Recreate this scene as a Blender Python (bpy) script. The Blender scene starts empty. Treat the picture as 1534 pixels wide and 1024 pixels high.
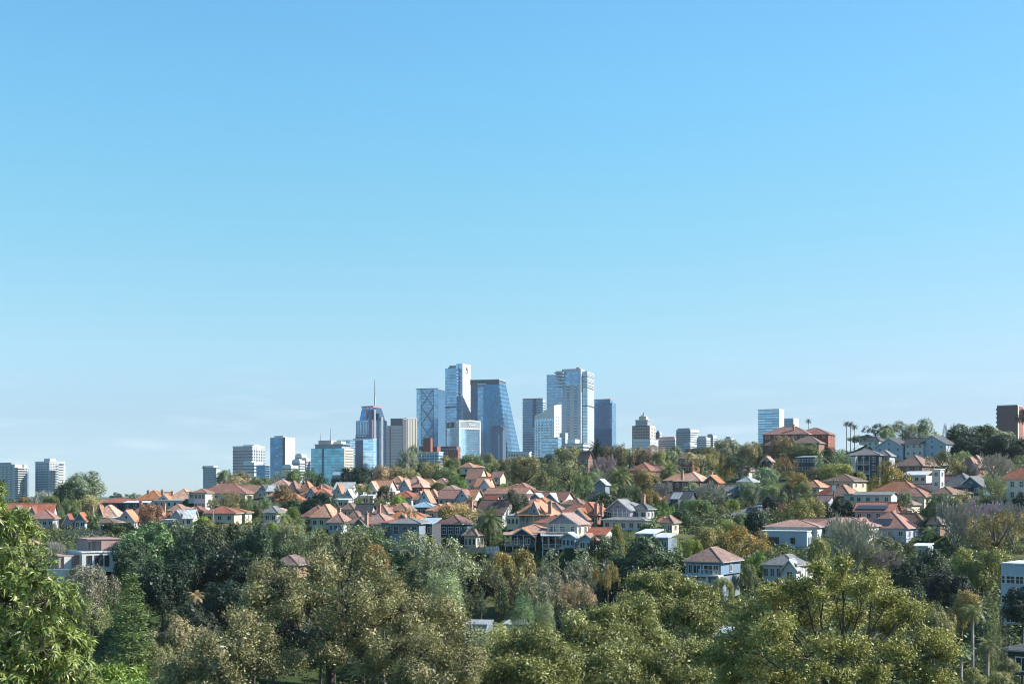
import bpy, math, random
import numpy as np
from mathutils import Vector, Matrix

# ------------------------------------------------------------------ frame of reference
# camera stands at (0,0,60) looking along +Y; F, CX, YH describe its lens, so that a
# direction seen in the photograph and a distance give a point of the real place
F, CX, YH, CZ = 2000.0, 767.0, 740.0, 60.0
def X_at(px, Y): return (px - CX) / F * Y
def Z_at(row, Y): return CZ - (row - YH) / F * Y
RNG = np.random.default_rng(7)
random.seed(7)
scene = bpy.context.scene
COL = scene.collection

# ------------------------------------------------------------------ materials
MATS = {}
def new_mat(name):
    m = bpy.data.materials.new(name)
    m.use_nodes = True
    nt = m.node_tree
    for n in list(nt.nodes): nt.nodes.remove(n)
    out = nt.nodes.new('ShaderNodeOutputMaterial')
    b = nt.nodes.new('ShaderNodeBsdfPrincipled')
    nt.links.new(b.outputs[0], out.inputs[0])
    return m, nt, b, out

def rgb(c): return (c[0], c[1], c[2], 1.0)

def paint(name, c, rough=0.7, var=0.16, scale=0.6, metal=0.0, spec=0.4, bump=0.0, streak=False):
    """weathered plain surface: colour broken by two scales of noise"""
    if name in MATS: return MATS[name]
    m, nt, b, out = new_mat(name)
    N, L = nt.nodes, nt.links
    tc = N.new('ShaderNodeTexCoord')
    n1 = N.new('ShaderNodeTexNoise'); n1.inputs['Scale'].default_value = scale; n1.inputs['Detail'].default_value = 5
    if streak:
        mp = N.new('ShaderNodeMapping'); mp.inputs['Scale'].default_value = (1.6, 1.6, .22)
        L.new(tc.outputs['Object'], mp.inputs[0]); L.new(mp.outputs[0], n1.inputs['Vector'])
    else:
        L.new(tc.outputs['Object'], n1.inputs['Vector'])
    r = N.new('ShaderNodeMapRange'); r.inputs['From Min'].default_value = .3; r.inputs['From Max'].default_value = .7
    r.inputs['To Min'].default_value = 1 - var; r.inputs['To Max'].default_value = 1 + var * .7
    L.new(n1.outputs[0], r.inputs[0])
    mul = N.new('ShaderNodeVectorMath'); mul.operation = 'SCALE'; mul.inputs[0].default_value = [v*.9 for v in c]
    L.new(r.outputs[0], mul.inputs['Scale'])
    L.new(mul.outputs[0], b.inputs['Base Color'])
    b.inputs['Roughness'].default_value = rough; b.inputs['Metallic'].default_value = metal
    b.inputs['Specular IOR Level'].default_value = spec
    MATS[name] = m
    return m

def roof_mat(name, c, c2, course=0.34, metal=False):
    """tiled roof: courses across the slope, single tiles darker or paler, lichen"""
    if name in MATS: return MATS[name]
    m, nt, b, out = new_mat(name)
    N, L = nt.nodes, nt.links
    tc = N.new('ShaderNodeTexCoord')
    n1 = N.new('ShaderNodeTexNoise'); n1.inputs['Scale'].default_value = .38; n1.inputs['Detail'].default_value = 8; n1.inputs['Roughness'].default_value = .65
    n2 = N.new('ShaderNodeTexVoronoi'); n2.inputs['Scale'].default_value = 2.6
    L.new(tc.outputs['Object'], n1.inputs[0]); L.new(tc.outputs['Object'], n2.inputs[0])
    mix = N.new('ShaderNodeMix'); mix.data_type = 'RGBA'
    mix.inputs[6].default_value = rgb(c); mix.inputs[7].default_value = rgb(c2)
    r = N.new('ShaderNodeMapRange'); r.inputs['From Min'].default_value = .35; r.inputs['From Max'].default_value = .68
    L.new(n1.outputs[0], r.inputs[0]); L.new(r.outputs[0], mix.inputs[0])
    sep = N.new('ShaderNodeSeparateXYZ'); L.new(tc.outputs['Object'], sep.inputs[0])
    wz = N.new('ShaderNodeMath'); wz.operation = 'MULTIPLY'; wz.inputs[1].default_value = 2 * math.pi / (course * .5)
    L.new(sep.outputs[0 if metal else 2], wz.inputs[0])
    sn = N.new('ShaderNodeMath'); sn.operation = 'SINE'; L.new(wz.outputs[0], sn.inputs[0])
    tone = N.new('ShaderNodeMapRange'); tone.inputs['From Min'].default_value = -1
    tone.inputs['To Min'].default_value = .80; tone.inputs['To Max'].default_value = 1.08
    L.new(sn.outputs[0], tone.inputs[0])
    vs = N.new('ShaderNodeSeparateColor'); L.new(n2.outputs['Color'], vs.inputs[0])
    v2 = N.new('ShaderNodeMapRange'); v2.inputs['To Min'].default_value = .74; v2.inputs['To Max'].default_value = 1.2
    L.new(vs.outputs[0], v2.inputs[0])
    mm = N.new('ShaderNodeMath'); mm.operation = 'MULTIPLY'; L.new(tone.outputs[0], mm.inputs[0]); L.new(v2.outputs[0], mm.inputs[1])
    sc = N.new('ShaderNodeVectorMath'); sc.operation = 'SCALE'
    L.new(mix.outputs[2], sc.inputs[0]); L.new(mm.outputs[0], sc.inputs['Scale'])
    # every roof has weathered to a tone of its own
    oi = N.new('ShaderNodeObjectInfo'); hs = N.new('ShaderNodeHueSaturation'); L.new(sc.outputs[0], hs.inputs['Color'])
    rv = N.new('ShaderNodeMapRange'); rv.inputs['To Min'].default_value = .66; rv.inputs['To Max'].default_value = 1.06; L.new(oi.outputs['Random'], rv.inputs[0]); L.new(rv.outputs[0], hs.inputs['Value'])
    f2 = N.new('ShaderNodeMath'); f2.operation = 'MULTIPLY'; f2.inputs[1].default_value = 7.31; L.new(oi.outputs['Random'], f2.inputs[0]); f3 = N.new('ShaderNodeMath'); f3.operation = 'FRACT'; L.new(f2.outputs[0], f3.inputs[0])
    rs = N.new('ShaderNodeMapRange'); rs.inputs['To Min'].default_value = .72; rs.inputs['To Max'].default_value = 1.18; L.new(f3.outputs[0], rs.inputs[0]); L.new(rs.outputs[0], hs.inputs['Saturation'])
    L.new(hs.outputs[0], b.inputs['Base Color'])
    b.inputs['Roughness'].default_value = .45 if metal else .8
    b.inputs['Specular IOR Level'].default_value = .4 if metal else .25
    MATS[name] = m
    return m

def glass(name, c, metal=.55, rough=.12, floor=3.6, mull=1.5, line=.55, var=.45):
    """curtain wall: panes of slightly different tint between mullions and floor lines"""
    if name in MATS: return MATS[name]
    m, nt, b, out = new_mat(name)
    N, L = nt.nodes, nt.links
    tc = N.new('ShaderNodeTexCoord')
    sep = N.new('ShaderNodeSeparateXYZ'); L.new(tc.outputs['Object'], sep.inputs[0])
    def cell(sock, size, add=None):
        d = N.new('ShaderNodeMath'); d.operation = 'DIVIDE'; d.inputs[1].default_value = size
        if add is not None:
            a = N.new('ShaderNodeMath'); a.operation = 'ADD'; L.new(sock, a.inputs[0]); L.new(add, a.inputs[1]); L.new(a.outputs[0], d.inputs[0])
        else: L.new(sock, d.inputs[0])
        f = N.new('ShaderNodeMath'); f.operation = 'FRACT'; L.new(d.outputs[0], f.inputs[0])
        g = N.new('ShaderNodeMath'); g.operation = 'FLOOR'; L.new(d.outputs[0], g.inputs[0])
        return f.outputs[0], g.outputs[0]
    fz, gz = cell(sep.outputs[2], floor)
    fx, gx = cell(sep.outputs[0], mull * 2, sep.outputs[1])
    cb = N.new('ShaderNodeCombineXYZ'); L.new(gx, cb.inputs[0]); L.new(gz, cb.inputs[1])
    wn = N.new('ShaderNodeTexWhiteNoise'); wn.noise_dimensions = '2D'; L.new(cb.outputs[0], wn.inputs[0])
    big = N.new('ShaderNodeTexNoise'); big.inputs['Scale'].default_value = .05; L.new(tc.outputs['Object'], big.inputs[0])
    ad = N.new('ShaderNodeMath'); ad.operation = 'ADD'; L.new(wn.outputs[0], ad.inputs[0]); L.new(big.outputs[0], ad.inputs[1])
    rv = N.new('ShaderNodeMapRange'); rv.inputs['From Min'].default_value = .2; rv.inputs['From Max'].default_value = 1.5
    rv.inputs['To Min'].default_value = 1 - var; rv.inputs['To Max'].default_value = 1 + var * .6
    L.new(ad.outputs[0], rv.inputs[0])
    sc = N.new('ShaderNodeVectorMath'); sc.operation = 'SCALE'; sc.inputs[0].default_value = c
    L.new(rv.outputs[0], sc.inputs['Scale'])
    l1 = N.new('ShaderNodeMath'); l1.operation = 'LESS_THAN'; l1.inputs[1].default_value = .3; L.new(fz, l1.inputs[0])
    l2 = N.new('ShaderNodeMath'); l2.operation = 'LESS_THAN'; l2.inputs[1].default_value = .14; L.new(fx, l2.inputs[0])
    mx = N.new('ShaderNodeMath'); mx.operation = 'MAXIMUM'; L.new(l1.outputs[0], mx.inputs[0]); L.new(l2.outputs[0], mx.inputs[1])
    ml = N.new('ShaderNodeMath'); ml.operation = 'MULTIPLY'; ml.inputs[1].default_value = line; L.new(mx.outputs[0], ml.inputs[0])
    mix = N.new('ShaderNodeMix'); mix.data_type = 'RGBA'; L.new(ml.outputs[0], mix.inputs[0]); L.new(sc.outputs[0], mix.inputs[6])
    mix.inputs[7].default_value = rgb([min(1, x * .45 + .10) for x in c])
    L.new(mix.outputs[2], b.inputs['Base Color'])
    b.inputs['Metallic'].default_value = metal; b.inputs['Roughness'].default_value = rough
    MATS[name] = m
    return m

def foliage_mat(name='foliage', rough=.5, spec=.28):
    m, nt, b, out = new_mat(name)
    N, L = nt.nodes, nt.links
    oi = N.new('ShaderNodeObjectInfo')
    at = N.new('ShaderNodeAttribute'); at.attribute_name = 'tint'
    sp = N.new('ShaderNodeSeparateColor'); L.new(at.outputs['Color'], sp.inputs[0])
    # red channel: value of this leaf; green channel: how yellow its growth is
    r = N.new('ShaderNodeMapRange'); r.inputs['To Min'].default_value = .30; r.inputs['To Max'].default_value = 1.95
    L.new(sp.outputs[0], r.inputs[0])
    sc = N.new('ShaderNodeVectorMath'); sc.operation = 'SCALE'
    L.new(oi.outputs['Color'], sc.inputs[0]); L.new(r.outputs[0], sc.inputs['Scale'])
    hs = N.new('ShaderNodeHueSaturation')
    hr = N.new('ShaderNodeMapRange'); hr.inputs['To Min'].default_value = .522; hr.inputs['To Max'].default_value = .476
    L.new(sp.outputs[1], hr.inputs[0]); L.new(hr.outputs[0], hs.inputs['Hue']); L.new(sc.outputs[0], hs.inputs['Color'])
    L.new(hs.outputs[0], b.inputs['Base Color'])
    b.inputs['Roughness'].default_value = rough; b.inputs['Specular IOR Level'].default_value = spec
    tr = N.new('ShaderNodeBsdfTranslucent')
    gain = N.new('ShaderNodeVectorMath'); gain.operation = 'MULTIPLY'; gain.inputs[1].default_value = (1.5, 1.5, .7)
    L.new(hs.outputs[0], gain.inputs[0]); L.new(gain.outputs[0], tr.inputs['Color'])
    ms = N.new('ShaderNodeMixShader'); ms.inputs[0].default_value = .17
    L.new(b.outputs[0], ms.inputs[1]); L.new(tr.outputs[0], ms.inputs[2]); L.new(ms.outputs[0], out.inputs[0])
    return m
FOL = foliage_mat()
GLOSSY = foliage_mat('glossy_foliage', .40, .42)
BARK = paint('bark', (.10, .08, .065), .9, .35, 1.2)
BARKPALE = paint('pale_bark', (.30, .25, .20), .85, .35, 1.0)
TWIG = paint('twig_bark', (.23, .185, .18), .9, .3, .8)

# ------------------------------------------------------------------ mesh collecting
class MB:
    def __init__(s): s.v = []; s.f = []; s.mi = []; s.smooth = False
    def add(s, vs, fs, mi=0):
        o = len(s.v); s.v += [tuple(v) for v in vs]; s.f += [tuple(i + o for i in f) for f in fs]; s.mi += [mi] * len(fs); return s
    def box(s, x0, x1, y0, y1, z0, z1, mi=0):
        return s.add([(x0,y0,z0),(x1,y0,z0),(x1,y1,z0),(x0,y1,z0),(x0,y0,z1),(x1,y0,z1),(x1,y1,z1),(x0,y1,z1)],
                     [(0,3,2,1),(4,5,6,7),(0,1,5,4),(1,2,6,5),(2,3,7,6),(3,0,4,7)], mi)
    def prism(s, poly, z0, z1, mi=0):
        n = len(poly)
        zt = z1 if hasattr(z1, '__len__') else [z1] * n
        return s.add([(p[0],p[1],z0) for p in poly] + [(p[0],p[1],zt[i]) for i, p in enumerate(poly)],
                     [tuple(range(n-1,-1,-1)), tuple(range(n,2*n))] + [(i,(i+1)%n,n+(i+1)%n,n+i) for i in range(n)], mi)
    def frust(s, poly0, z0, poly1, z1):
        n = len(poly0)
        return s.add([(p[0],p[1],z0) for p in poly0] + [(p[0],p[1],z1) for p in poly1],
                     [tuple(range(n-1,-1,-1)), tuple(range(n,2*n))] + [(i,(i+1)%n,n+(i+1)%n,n+i) for i in range(n)])
    def tube(s, pts, rads, sides=6, cap=True):
        pts = [Vector(p) for p in pts]; rings = []
        for i, p in enumerate(pts):
            d = (pts[min(i+1,len(pts)-1)] - pts[max(i-1,0)]).normalized()
            a = d.cross(Vector((0.31,0.17,0.93)) if abs(d.z) < .9 else Vector((1,0,0))).normalized(); b = d.cross(a)
            rings.append([p + (a*math.cos(t*2*math.pi/sides) + b*math.sin(t*2*math.pi/sides))*rads[i] for t in range(sides)])
        vs = [v for r in rings for v in r]; fs = []
        for i in range(len(pts)-1):
            for t in range(sides):
                u = (t+1) % sides
                fs.append((i*sides+t, i*sides+u, (i+1)*sides+u, (i+1)*sides+t))
        if cap: fs += [tuple(range(sides-1,-1,-1)), tuple(range((len(pts)-1)*sides, len(pts)*sides))]
        return s.add(vs, fs)
    def lathe(s, prof, x=0, y=0, sides=12):
        vs = []; fs = []
        for r, z in prof:
            vs += [(x+r*math.cos(t*2*math.pi/sides), y+r*math.sin(t*2*math.pi/sides), z) for t in range(sides)]
        for i in range(len(prof)-1):
            for t in range(sides):
                u = (t+1) % sides; fs.append((i*sides+t, i*sides+u, (i+1)*sides+u, (i+1)*sides+t))
        fs += [tuple(range(sides-1,-1,-1)), tuple(range((len(prof)-1)*sides, len(prof)*sides))]
        return s.add(vs, fs)
    def xf(s, M):
        s.v = [tuple(M @ Vector(v)) for v in s.v]; return s
    def build(s, name, mat, root=None, parent=None):
        """one mesh object; coordinates were collected in world space, root is the thing's Empty"""
        o0 = root.location if root else Vector((0,0,0))
        me = bpy.data.meshes.new(name)
        me.from_pydata([(v[0]-o0[0], v[1]-o0[1], v[2]-o0[2]) for v in s.v], [], s.f)
        for m in (mat if isinstance(mat, (list, tuple)) else [mat]): me.materials.append(m)
        if any(s.mi): me.polygons.foreach_set('material_index', s.mi)
        if s.smooth: me.polygons.foreach_set('use_smooth', [True]*len(me.polygons))
        me.update()
        o = bpy.data.objects.new(name, me); COL.objects.link(o)
        if parent or root: o.parent = parent or root
        return o

def tag(o, label=None, cat=None, group=None, kind=None):
    if label: o['label'] = label
    if cat: o['category'] = cat
    if group: o['group'] = group
    if kind: o['kind'] = kind
    return o
def thing(name, label, cat, loc, group=None):
    o = bpy.data.objects.new(name, None); COL.objects.link(o)
    o.location = loc; o.empty_display_size = 1
    return tag(o, label, cat, group)

# ------------------------------------------------------------------ terrain
TPX = np.array([-900, 150, 500, 800, 1060, 1300, 1534, 2400.])
TY = np.array([-80, 0, 12, 30, 60, 90, 130, 170, 205, 235, 260, 290, 330, 370, 420, 480, 560, 650, 750, 900, 1150, 40000.])
#        px:   -900  150   500   800   1060  1300  1534  2400
TZ = np.array([[58,   58,   58,   58,   58,   58,   58,   58],
               [57,   57,   57,   57,   57,   57,   57,   57],
               [53,   53,   53,   53,   53,   53,   53,   53],
               [46,   46,   45,   45,   45,   45,   46,   47],
               [38,   37,   34,   34,   35,   36,   37,   38],
               [32,   31,   27,   27,   29,   31,   33,   34],
               [27,   25,   19,   19,   24,   27,   30,   32],
               [27,   24,   17,   17,   25,   30,   34,   36],
               [31,   27,   20,   19,   31,   35,   40,   42],
               [38,   36,   27,   25,   41,   39,   42,   46],
               [44,   44,   34,   35,   43,   41,   43,   50],
               [46,   46,   44,   47,   46,   44,   46,   54],
               [47,   46.5, 48.5, 49.5, 50,   47,   51,   60],
               [48,   47.5, 51,   51.7, 53.5, 52.5, 57,   66],
               [50,   49.2, 53.5, 55,   57,   56.5, 62,   72],
               [53,   52.5, 56,   59,   62,   64,   69,   79],
               [55,   55,   58.5, 64,   68.5, 73,   76,   86],
               [56,   56,   60.5, 69,   75,   80,   83,   92],
               [54,   54,   60,   71,   77,   82,   86,   92],
               [48,   48,   52,   58,   66,   74,   80,   84],
               [42,   42,   44,   46,   50,   56,   60,   60],
               [42,   42,   42,   42,   42,   42,   42,   42.]])
PADS = []          # level building pads cut into the slope: x, y, radius, height
_pads = None
def terrain0(X, Y):
    X = np.atleast_1d(np.asarray(X, float)); Y = np.atleast_1d(np.asarray(Y, float))
    px = np.clip(CX + X / np.maximum(Y, 12) * F, TPX[0], TPX[-1])
    yy = np.clip(Y, TY[0], TY[-1])
    i = np.clip(np.searchsorted(TPX, px) - 1, 0, len(TPX) - 2); j = np.clip(np.searchsorted(TY, yy) - 1, 0, len(TY) - 2)
    u = (px - TPX[i]) / (TPX[i+1] - TPX[i]); v = (yy - TY[j]) / (TY[j+1] - TY[j])
    u = u * u * (3 - 2 * u)
    z = (TZ[j, i] * (1-u) + TZ[j, i+1] * u) * (1-v) + (TZ[j+1, i] * (1-u) + TZ[j+1, i+1] * u) * v
    return z
def terrain(X, Y):
    X = np.atleast_1d(np.asarray(X, float)); Y = np.atleast_1d(np.asarray(Y, float))
    z = terrain0(X, Y); global _pads
    if not PADS: return z
    if _pads is None or len(_pads) != len(PADS): _pads = np.array(PADS)
    sw = np.full(z.shape, 1e-3); sz = z * 1e-3
    lo, hi = (0, len(_pads))
    for (a, b, r, h) in _pads:
        near = np.abs(Y - b) < 2.2 * r
        if not near.any(): continue
        d2 = ((X[near]-a)**2 + (Y[near]-b)**2) / (r*r)
        w = np.exp(-d2*d2); sw[near] += w; sz[near] += w * h
    k = np.clip(sw * 1.6, 0, 1)
    return z * (1-k) + sz / sw * k
def tz(X, Y): return float(terrain(X, Y)[0])
def ground_at(px, Y): return tz(X_at(px, Y), Y)

def build_ground():
    us = np.concatenate([np.linspace(-3, -.62, 14)[:-1], np.linspace(-.62, .62, 110), np.linspace(.62, 3, 14)[1:]])
    ys = np.concatenate([np.linspace(-80, 12, 8), np.linspace(16, 760, 150), np.linspace(790, 1300, 18), np.array([1700, 2500, 4000, 6500, 9000.])])
    vs = np.empty((len(ys), len(us), 3))
    for a, y in enumerate(ys):
        X = np.clip(us * max(y, 120), -9000, 9000)
        Z = terrain(X, np.full_like(X, y))
        vs[a, :, 0] = X; vs[a, :, 1] = y; vs[a, :, 2] = Z
    nu = len(us); fs = []
    for a in range(len(ys)-1):
        for b in range(nu-1):
            fs.append((a*nu+b, a*nu+b+1, (a+1)*nu+b+1, (a+1)*nu+b))
    me = bpy.data.meshes.new('ground'); me.from_pydata(vs.reshape(-1, 3).tolist(), [], fs)
    m, nt, b, out = new_mat('ground_earth')
    N, L = nt.nodes, nt.links
    tc = N.new('ShaderNodeTexCoord')
    n1 = N.new('ShaderNodeTexNoise'); n1.inputs['Scale'].default_value = .09; n1.inputs['Detail'].default_value = 8
    L.new(tc.outputs['Object'], n1.inputs[0])
    cr = N.new('ShaderNodeValToRGB'); L.new(n1.outputs[0], cr.inputs[0])
    e = cr.color_ramp.elements
    e[0].position = .32; e[0].color = (.025, .035, .015, 1); e[1].position = .72; e[1].color = (.11, .10, .05, 1)
    k = e.new(.52); k.color = (.045, .065, .022, 1)
    L.new(cr.outputs[0], b.inputs['Base Color']); b.inputs['Roughness'].default_value = .95; b.inputs['Specular IOR Level'].default_value = .1
    me.materials.append(m)
    me.polygons.foreach_set('use_smooth', [True]*len(me.polygons))
    o = bpy.data.objects.new('ground', me); COL.objects.link(o); o['kind'] = 'structure'
# (built once the pads of the houses are known)

# ------------------------------------------------------------------ windows shared by the houses
_wm = {}
def window_mesh(kind):
    if kind in _wm: return _wm[kind]
    f = MB(); t = .08
    f.box(-.5, .5, -.09, .02, 0, t); f.box(-.5, .5, -.09, .02, 1-t, 1); f.box(-.5, -.5+t, -.085, .02, t, 1-t); f.box(.5-t, .5, -.085, .02, t, 1-t)
    if kind == 'two': f.box(-.03, .03, -.07, .02, t, 1-t)
    if kind == 'four': f.box(-.03, .03, -.07, .02, t, 1-t); f.box(-.5+t, .5-t, -.065, .02, .5, .56)
    if kind == 'wide':
        for q in (-.25, 0, .25): f.box(q-.012, q+.012, -.07, .02, t, 1-t)
    me = bpy.data.meshes.new('window'); me.from_pydata(f.v, [], f.f)
    p = MB(); p.box(-.5+t*.5, .5-t*.5, -.03, .015, t*.5, 1-t*.5)
    mp = bpy.data.meshes.new('pane'); mp.from_pydata(p.v, [], p.f); mp.materials.append(PANE)
    _wm[kind] = (me, mp)
    return _wm[kind]
PANE = glass('window_pane', (.05, .06, .075), metal=.25, rough=.08, floor=50, mull=25, line=0, var=.6)
WHITE = paint('white_trim', (.62, .61, .58), .6, .08)
DARKTRIM = paint('dark_trim', (.06, .065, .07), .6, .15)
_wmv = {}
def window(root, at, ang, w, h, mat=None, kind='two', name='window'):
    me, mp = window_mesh(kind); mat = mat or WHITE
    key = (kind, mat.name)
    if key not in _wmv:
        m2 = me.copy(); m2.name = 'window'; m2.materials.append(mat); _wmv[key] = m2
    o = bpy.data.objects.new(name, _wmv[key]); COL.objects.link(o)
    o.parent = root; o.location = Vector(at) - root.location; o.rotation_euler = (0, 0, ang); o.scale = (w, 1, h)
    p = bpy.data.objects.new('pane', mp); COL.objects.link(p); p.parent = o
    return o
# ------------------------------------------------------------------ the city on the far ridge
CITY = 40.0
class Tower:
    """a tall building turned so that one face looks at the valley's left, the other at the sun"""
    def __init__(s, label, Y, th, cat='office tower', group='towers of the distant city', name='office_tower', px=None):
        s.Y = Y; s.th = math.radians(th); s.label = label; s.cat = cat; s.group = group; s.name = name
        s.root = thing(name, label, cat, (X_at(px, Y), Y, CITY), group) if px is not None else None
    def fp(s, xl, xc, xr, dy=0):
        Y = s.Y + dy; c, n = math.cos(s.th), math.sin(s.th)
        Cx = X_at(xc, Y)
        k = (xl - CX) / F; a = (Cx - k*Y) / (c + k*n)
        k = (xr - CX) / F; b = (k*Y - Cx) / max(n - k*c, .05)
        if s.root is None:
            s.root = thing(s.name, s.label, s.cat, (Cx, Y, CITY), s.group)
        C = (Cx, Y); L = (Cx - a*c, Y + a*n); R = (Cx + b*n, Y + b*c); K = (L[0]+R[0]-Cx, L[1]+R[1]-Y)
        return [L, C, R, K]
    def z(s, row): return Z_at(row, s.Y)
    def grow(s, fp, m):
        L, C, R, K = [Vector(p) for p in fp]
        u = (C-L).normalized(); v = (R-C).normalized()
        return [tuple(L - u*m - v*m), tuple(C + u*m - v*m), tuple(R + u*m + v*m), tuple(K - u*m + v*m)]
    def block(s, name, fp, top, mat, bot=None, parent=None, m=0):
        mb = MB(); mb.prism(s.grow(fp, m) if m else fp, CITY if bot is None else s.z(bot), s.z(top))
        return mb.build(name, mat, s.root, parent)
    def bands(s, name, fp, r0, r1, n, frac, mat, proud=.25, parent=None):
        """n equal rings round the block between two heights, one object each, sharing a mesh"""
        z0, z1 = s.z(r1), s.z(r0); step = (z1-z0)/n; h = step*frac
        g = s.grow(fp, proud); base = MB(); base.prism(g, z0, z0+h)
        first = base.build(name, mat, s.root, parent)
        for i in range(1, n):
            o = first.copy(); COL.objects.link(o); o.parent = first.parent; o.location = (0, 0, i*step)
    def face(s, fp, f): 
        L, C, R, K = [Vector(p) for p in fp]
        return (L, C) if f == 'L' else (C, R)
    def panel(s, name, fp, f, u0, u1, r0, r1, mat, proud=.3, parent=None, depth=.3):
        A, B = s.face(fp, f); d = (B-A); n = Vector((d.y, -d.x)).normalized()
        p, q = A + d*u0, A + d*u1
        poly = [tuple(p + n*proud), tuple(q + n*proud), tuple(q - n*depth), tuple(p - n*depth)]
        mb = MB(); mb.prism(poly, s.z(r1), s.z(r0)); return mb.build(name, mat, s.root, parent)
    def grid(s, name, fp, f, nx, nz, r0, r1, mat, u0=.05, u1=.95, wf=.55, hf=.5, proud=.12, parent=None):
        """separate windows (boxes set in the wall) sharing one mesh"""
        A, B = s.face(fp, f); d = B-A; n = Vector((d.y, -d.x)).normalized(); z0, z1 = s.z(r1), s.z(r0)
        W = d.length*(u1-u0)/nx; H = (z1-z0)/nz; w = W*wf/2
        me = None
        for i in range(nx):
            for j in range(nz):
                c = A + d*(u0 + (u1-u0)*(i+.5)/nx); zz = z0 + H*(j+.5)
                if me is None:
                    mb = MB(); mb.box(-w, w, -proud, .3, -H*hf/2, H*hf/2); me = bpy.data.meshes.new(name); me.from_pydata(mb.v, [], mb.f); me.materials.append(mat)
                o = bpy.data.objects.new(name, me); COL.objects.link(o); o.parent = parent or s.root
                o.location = Vector((c.x, c.y, zz)) - s.root.location; o.rotation_euler = (0, 0, math.atan2(d.y, d.x))
    def mast(s, name, px, r0, r1, rad, mat, dy=8):
        Y = s.Y + dy; mb = MB()
        mb.tube([(X_at(px, Y), Y, Z_at(r1, Y)-2), (X_at(px, Y), Y, Z_at((r0+r1)/2, Y)), (X_at(px, Y), Y, Z_at(r0, Y))], [rad, rad*.7, rad*.35], 6)
        return mb.build(name, mat, s.root)
    def text(s, word, fp, f, u, row, size, mat, proud=.6, name='lettering'):
        cu = bpy.data.curves.new(name, 'FONT'); cu.body = word; cu.size = size; cu.extrude = .15; cu.align_x = 'CENTER'; cu.align_y = 'CENTER'
        cu.materials.append(mat)
        A, B = s.face(fp, f); d = B-A; n = Vector((d.y, -d.x)).normalized(); c = A + d*u + n*proud
        tmp = bpy.data.objects.new(name, cu); me = bpy.data.meshes.new_from_object(tmp); me.materials.clear(); me.materials.append(mat); bpy.data.objects.remove(tmp)
        o = bpy.data.objects.new(name, me); COL.objects.link(o); o.parent = s.root
        o.location = Vector((c.x, c.y, s.z(row))) - s.root.location; o.rotation_euler = (math.pi/2, 0, math.atan2(d.y, d.x))
        return o

W_ = paint('tower_white', (.64, .64, .64), .6, .06, .05)
CREAM = paint('tower_cream', (.64, .56, .43), .7, .08, .05)
LGREY = paint('tower_light_grey', (.42, .46, .50), .6, .08, .05)
MGREY = paint('tower_mid_grey', (.27, .30, .33), .6, .1, .05)
DGREY = paint('tower_dark_grey', (.07, .08, .10), .5, .1, .05)
MAUVE = paint('tower_mauve_stone', (.54, .45, .44), .7, .08, .05)
PINK = paint('tower_pink_granite', (.46, .22, .23), .5, .08, .05)
REDL = paint('red_sign', (.55, .05, .06), .5, .05, .05)
BRICKT = paint('tower_red_brick', (.26, .10, .075), .85, .12, .06)
BRICKP = paint('tower_plum_brick', (.19, .115, .11), .85, .12, .06)
BROWNT = paint('tower_brown_stone', (.17, .12, .10), .8, .1, .05)
BLUEP = paint('tower_blue_panel', (.30, .42, .52), .5, .1, .05)
DW = glass('dark_window', (.06, .08, .11), .35, .1, 50, 20, 0, .4)
SLATE = paint('tower_band_glass', (.09, .14, .20), .2, .2, .05, metal=.3)
G_BLUE = glass('glass_mid_blue', (.19, .35, .52), .75, .14, 3.9, 1.5)
G_PALE = glass('glass_pale_blue', (.30, .48, .62), .75, .14, 3.9, 1.5)
G_DEEP = glass('glass_deep_blue', (.03, .16, .31), .7, .1, 3.9, 1.5, .4)
G_TEAL = glass('glass_teal', (.13, .37, .48), .72, .12, 3.8, 1.6, .4)
G_NAVY = glass('glass_navy', (.02, .055, .12), .6, .1, 3.9, 1.5, .5)
G_SKY = glass('glass_sky', (.52, .76, .92), .85, .08, 3.9, 2.0, .15, .25)

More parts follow.
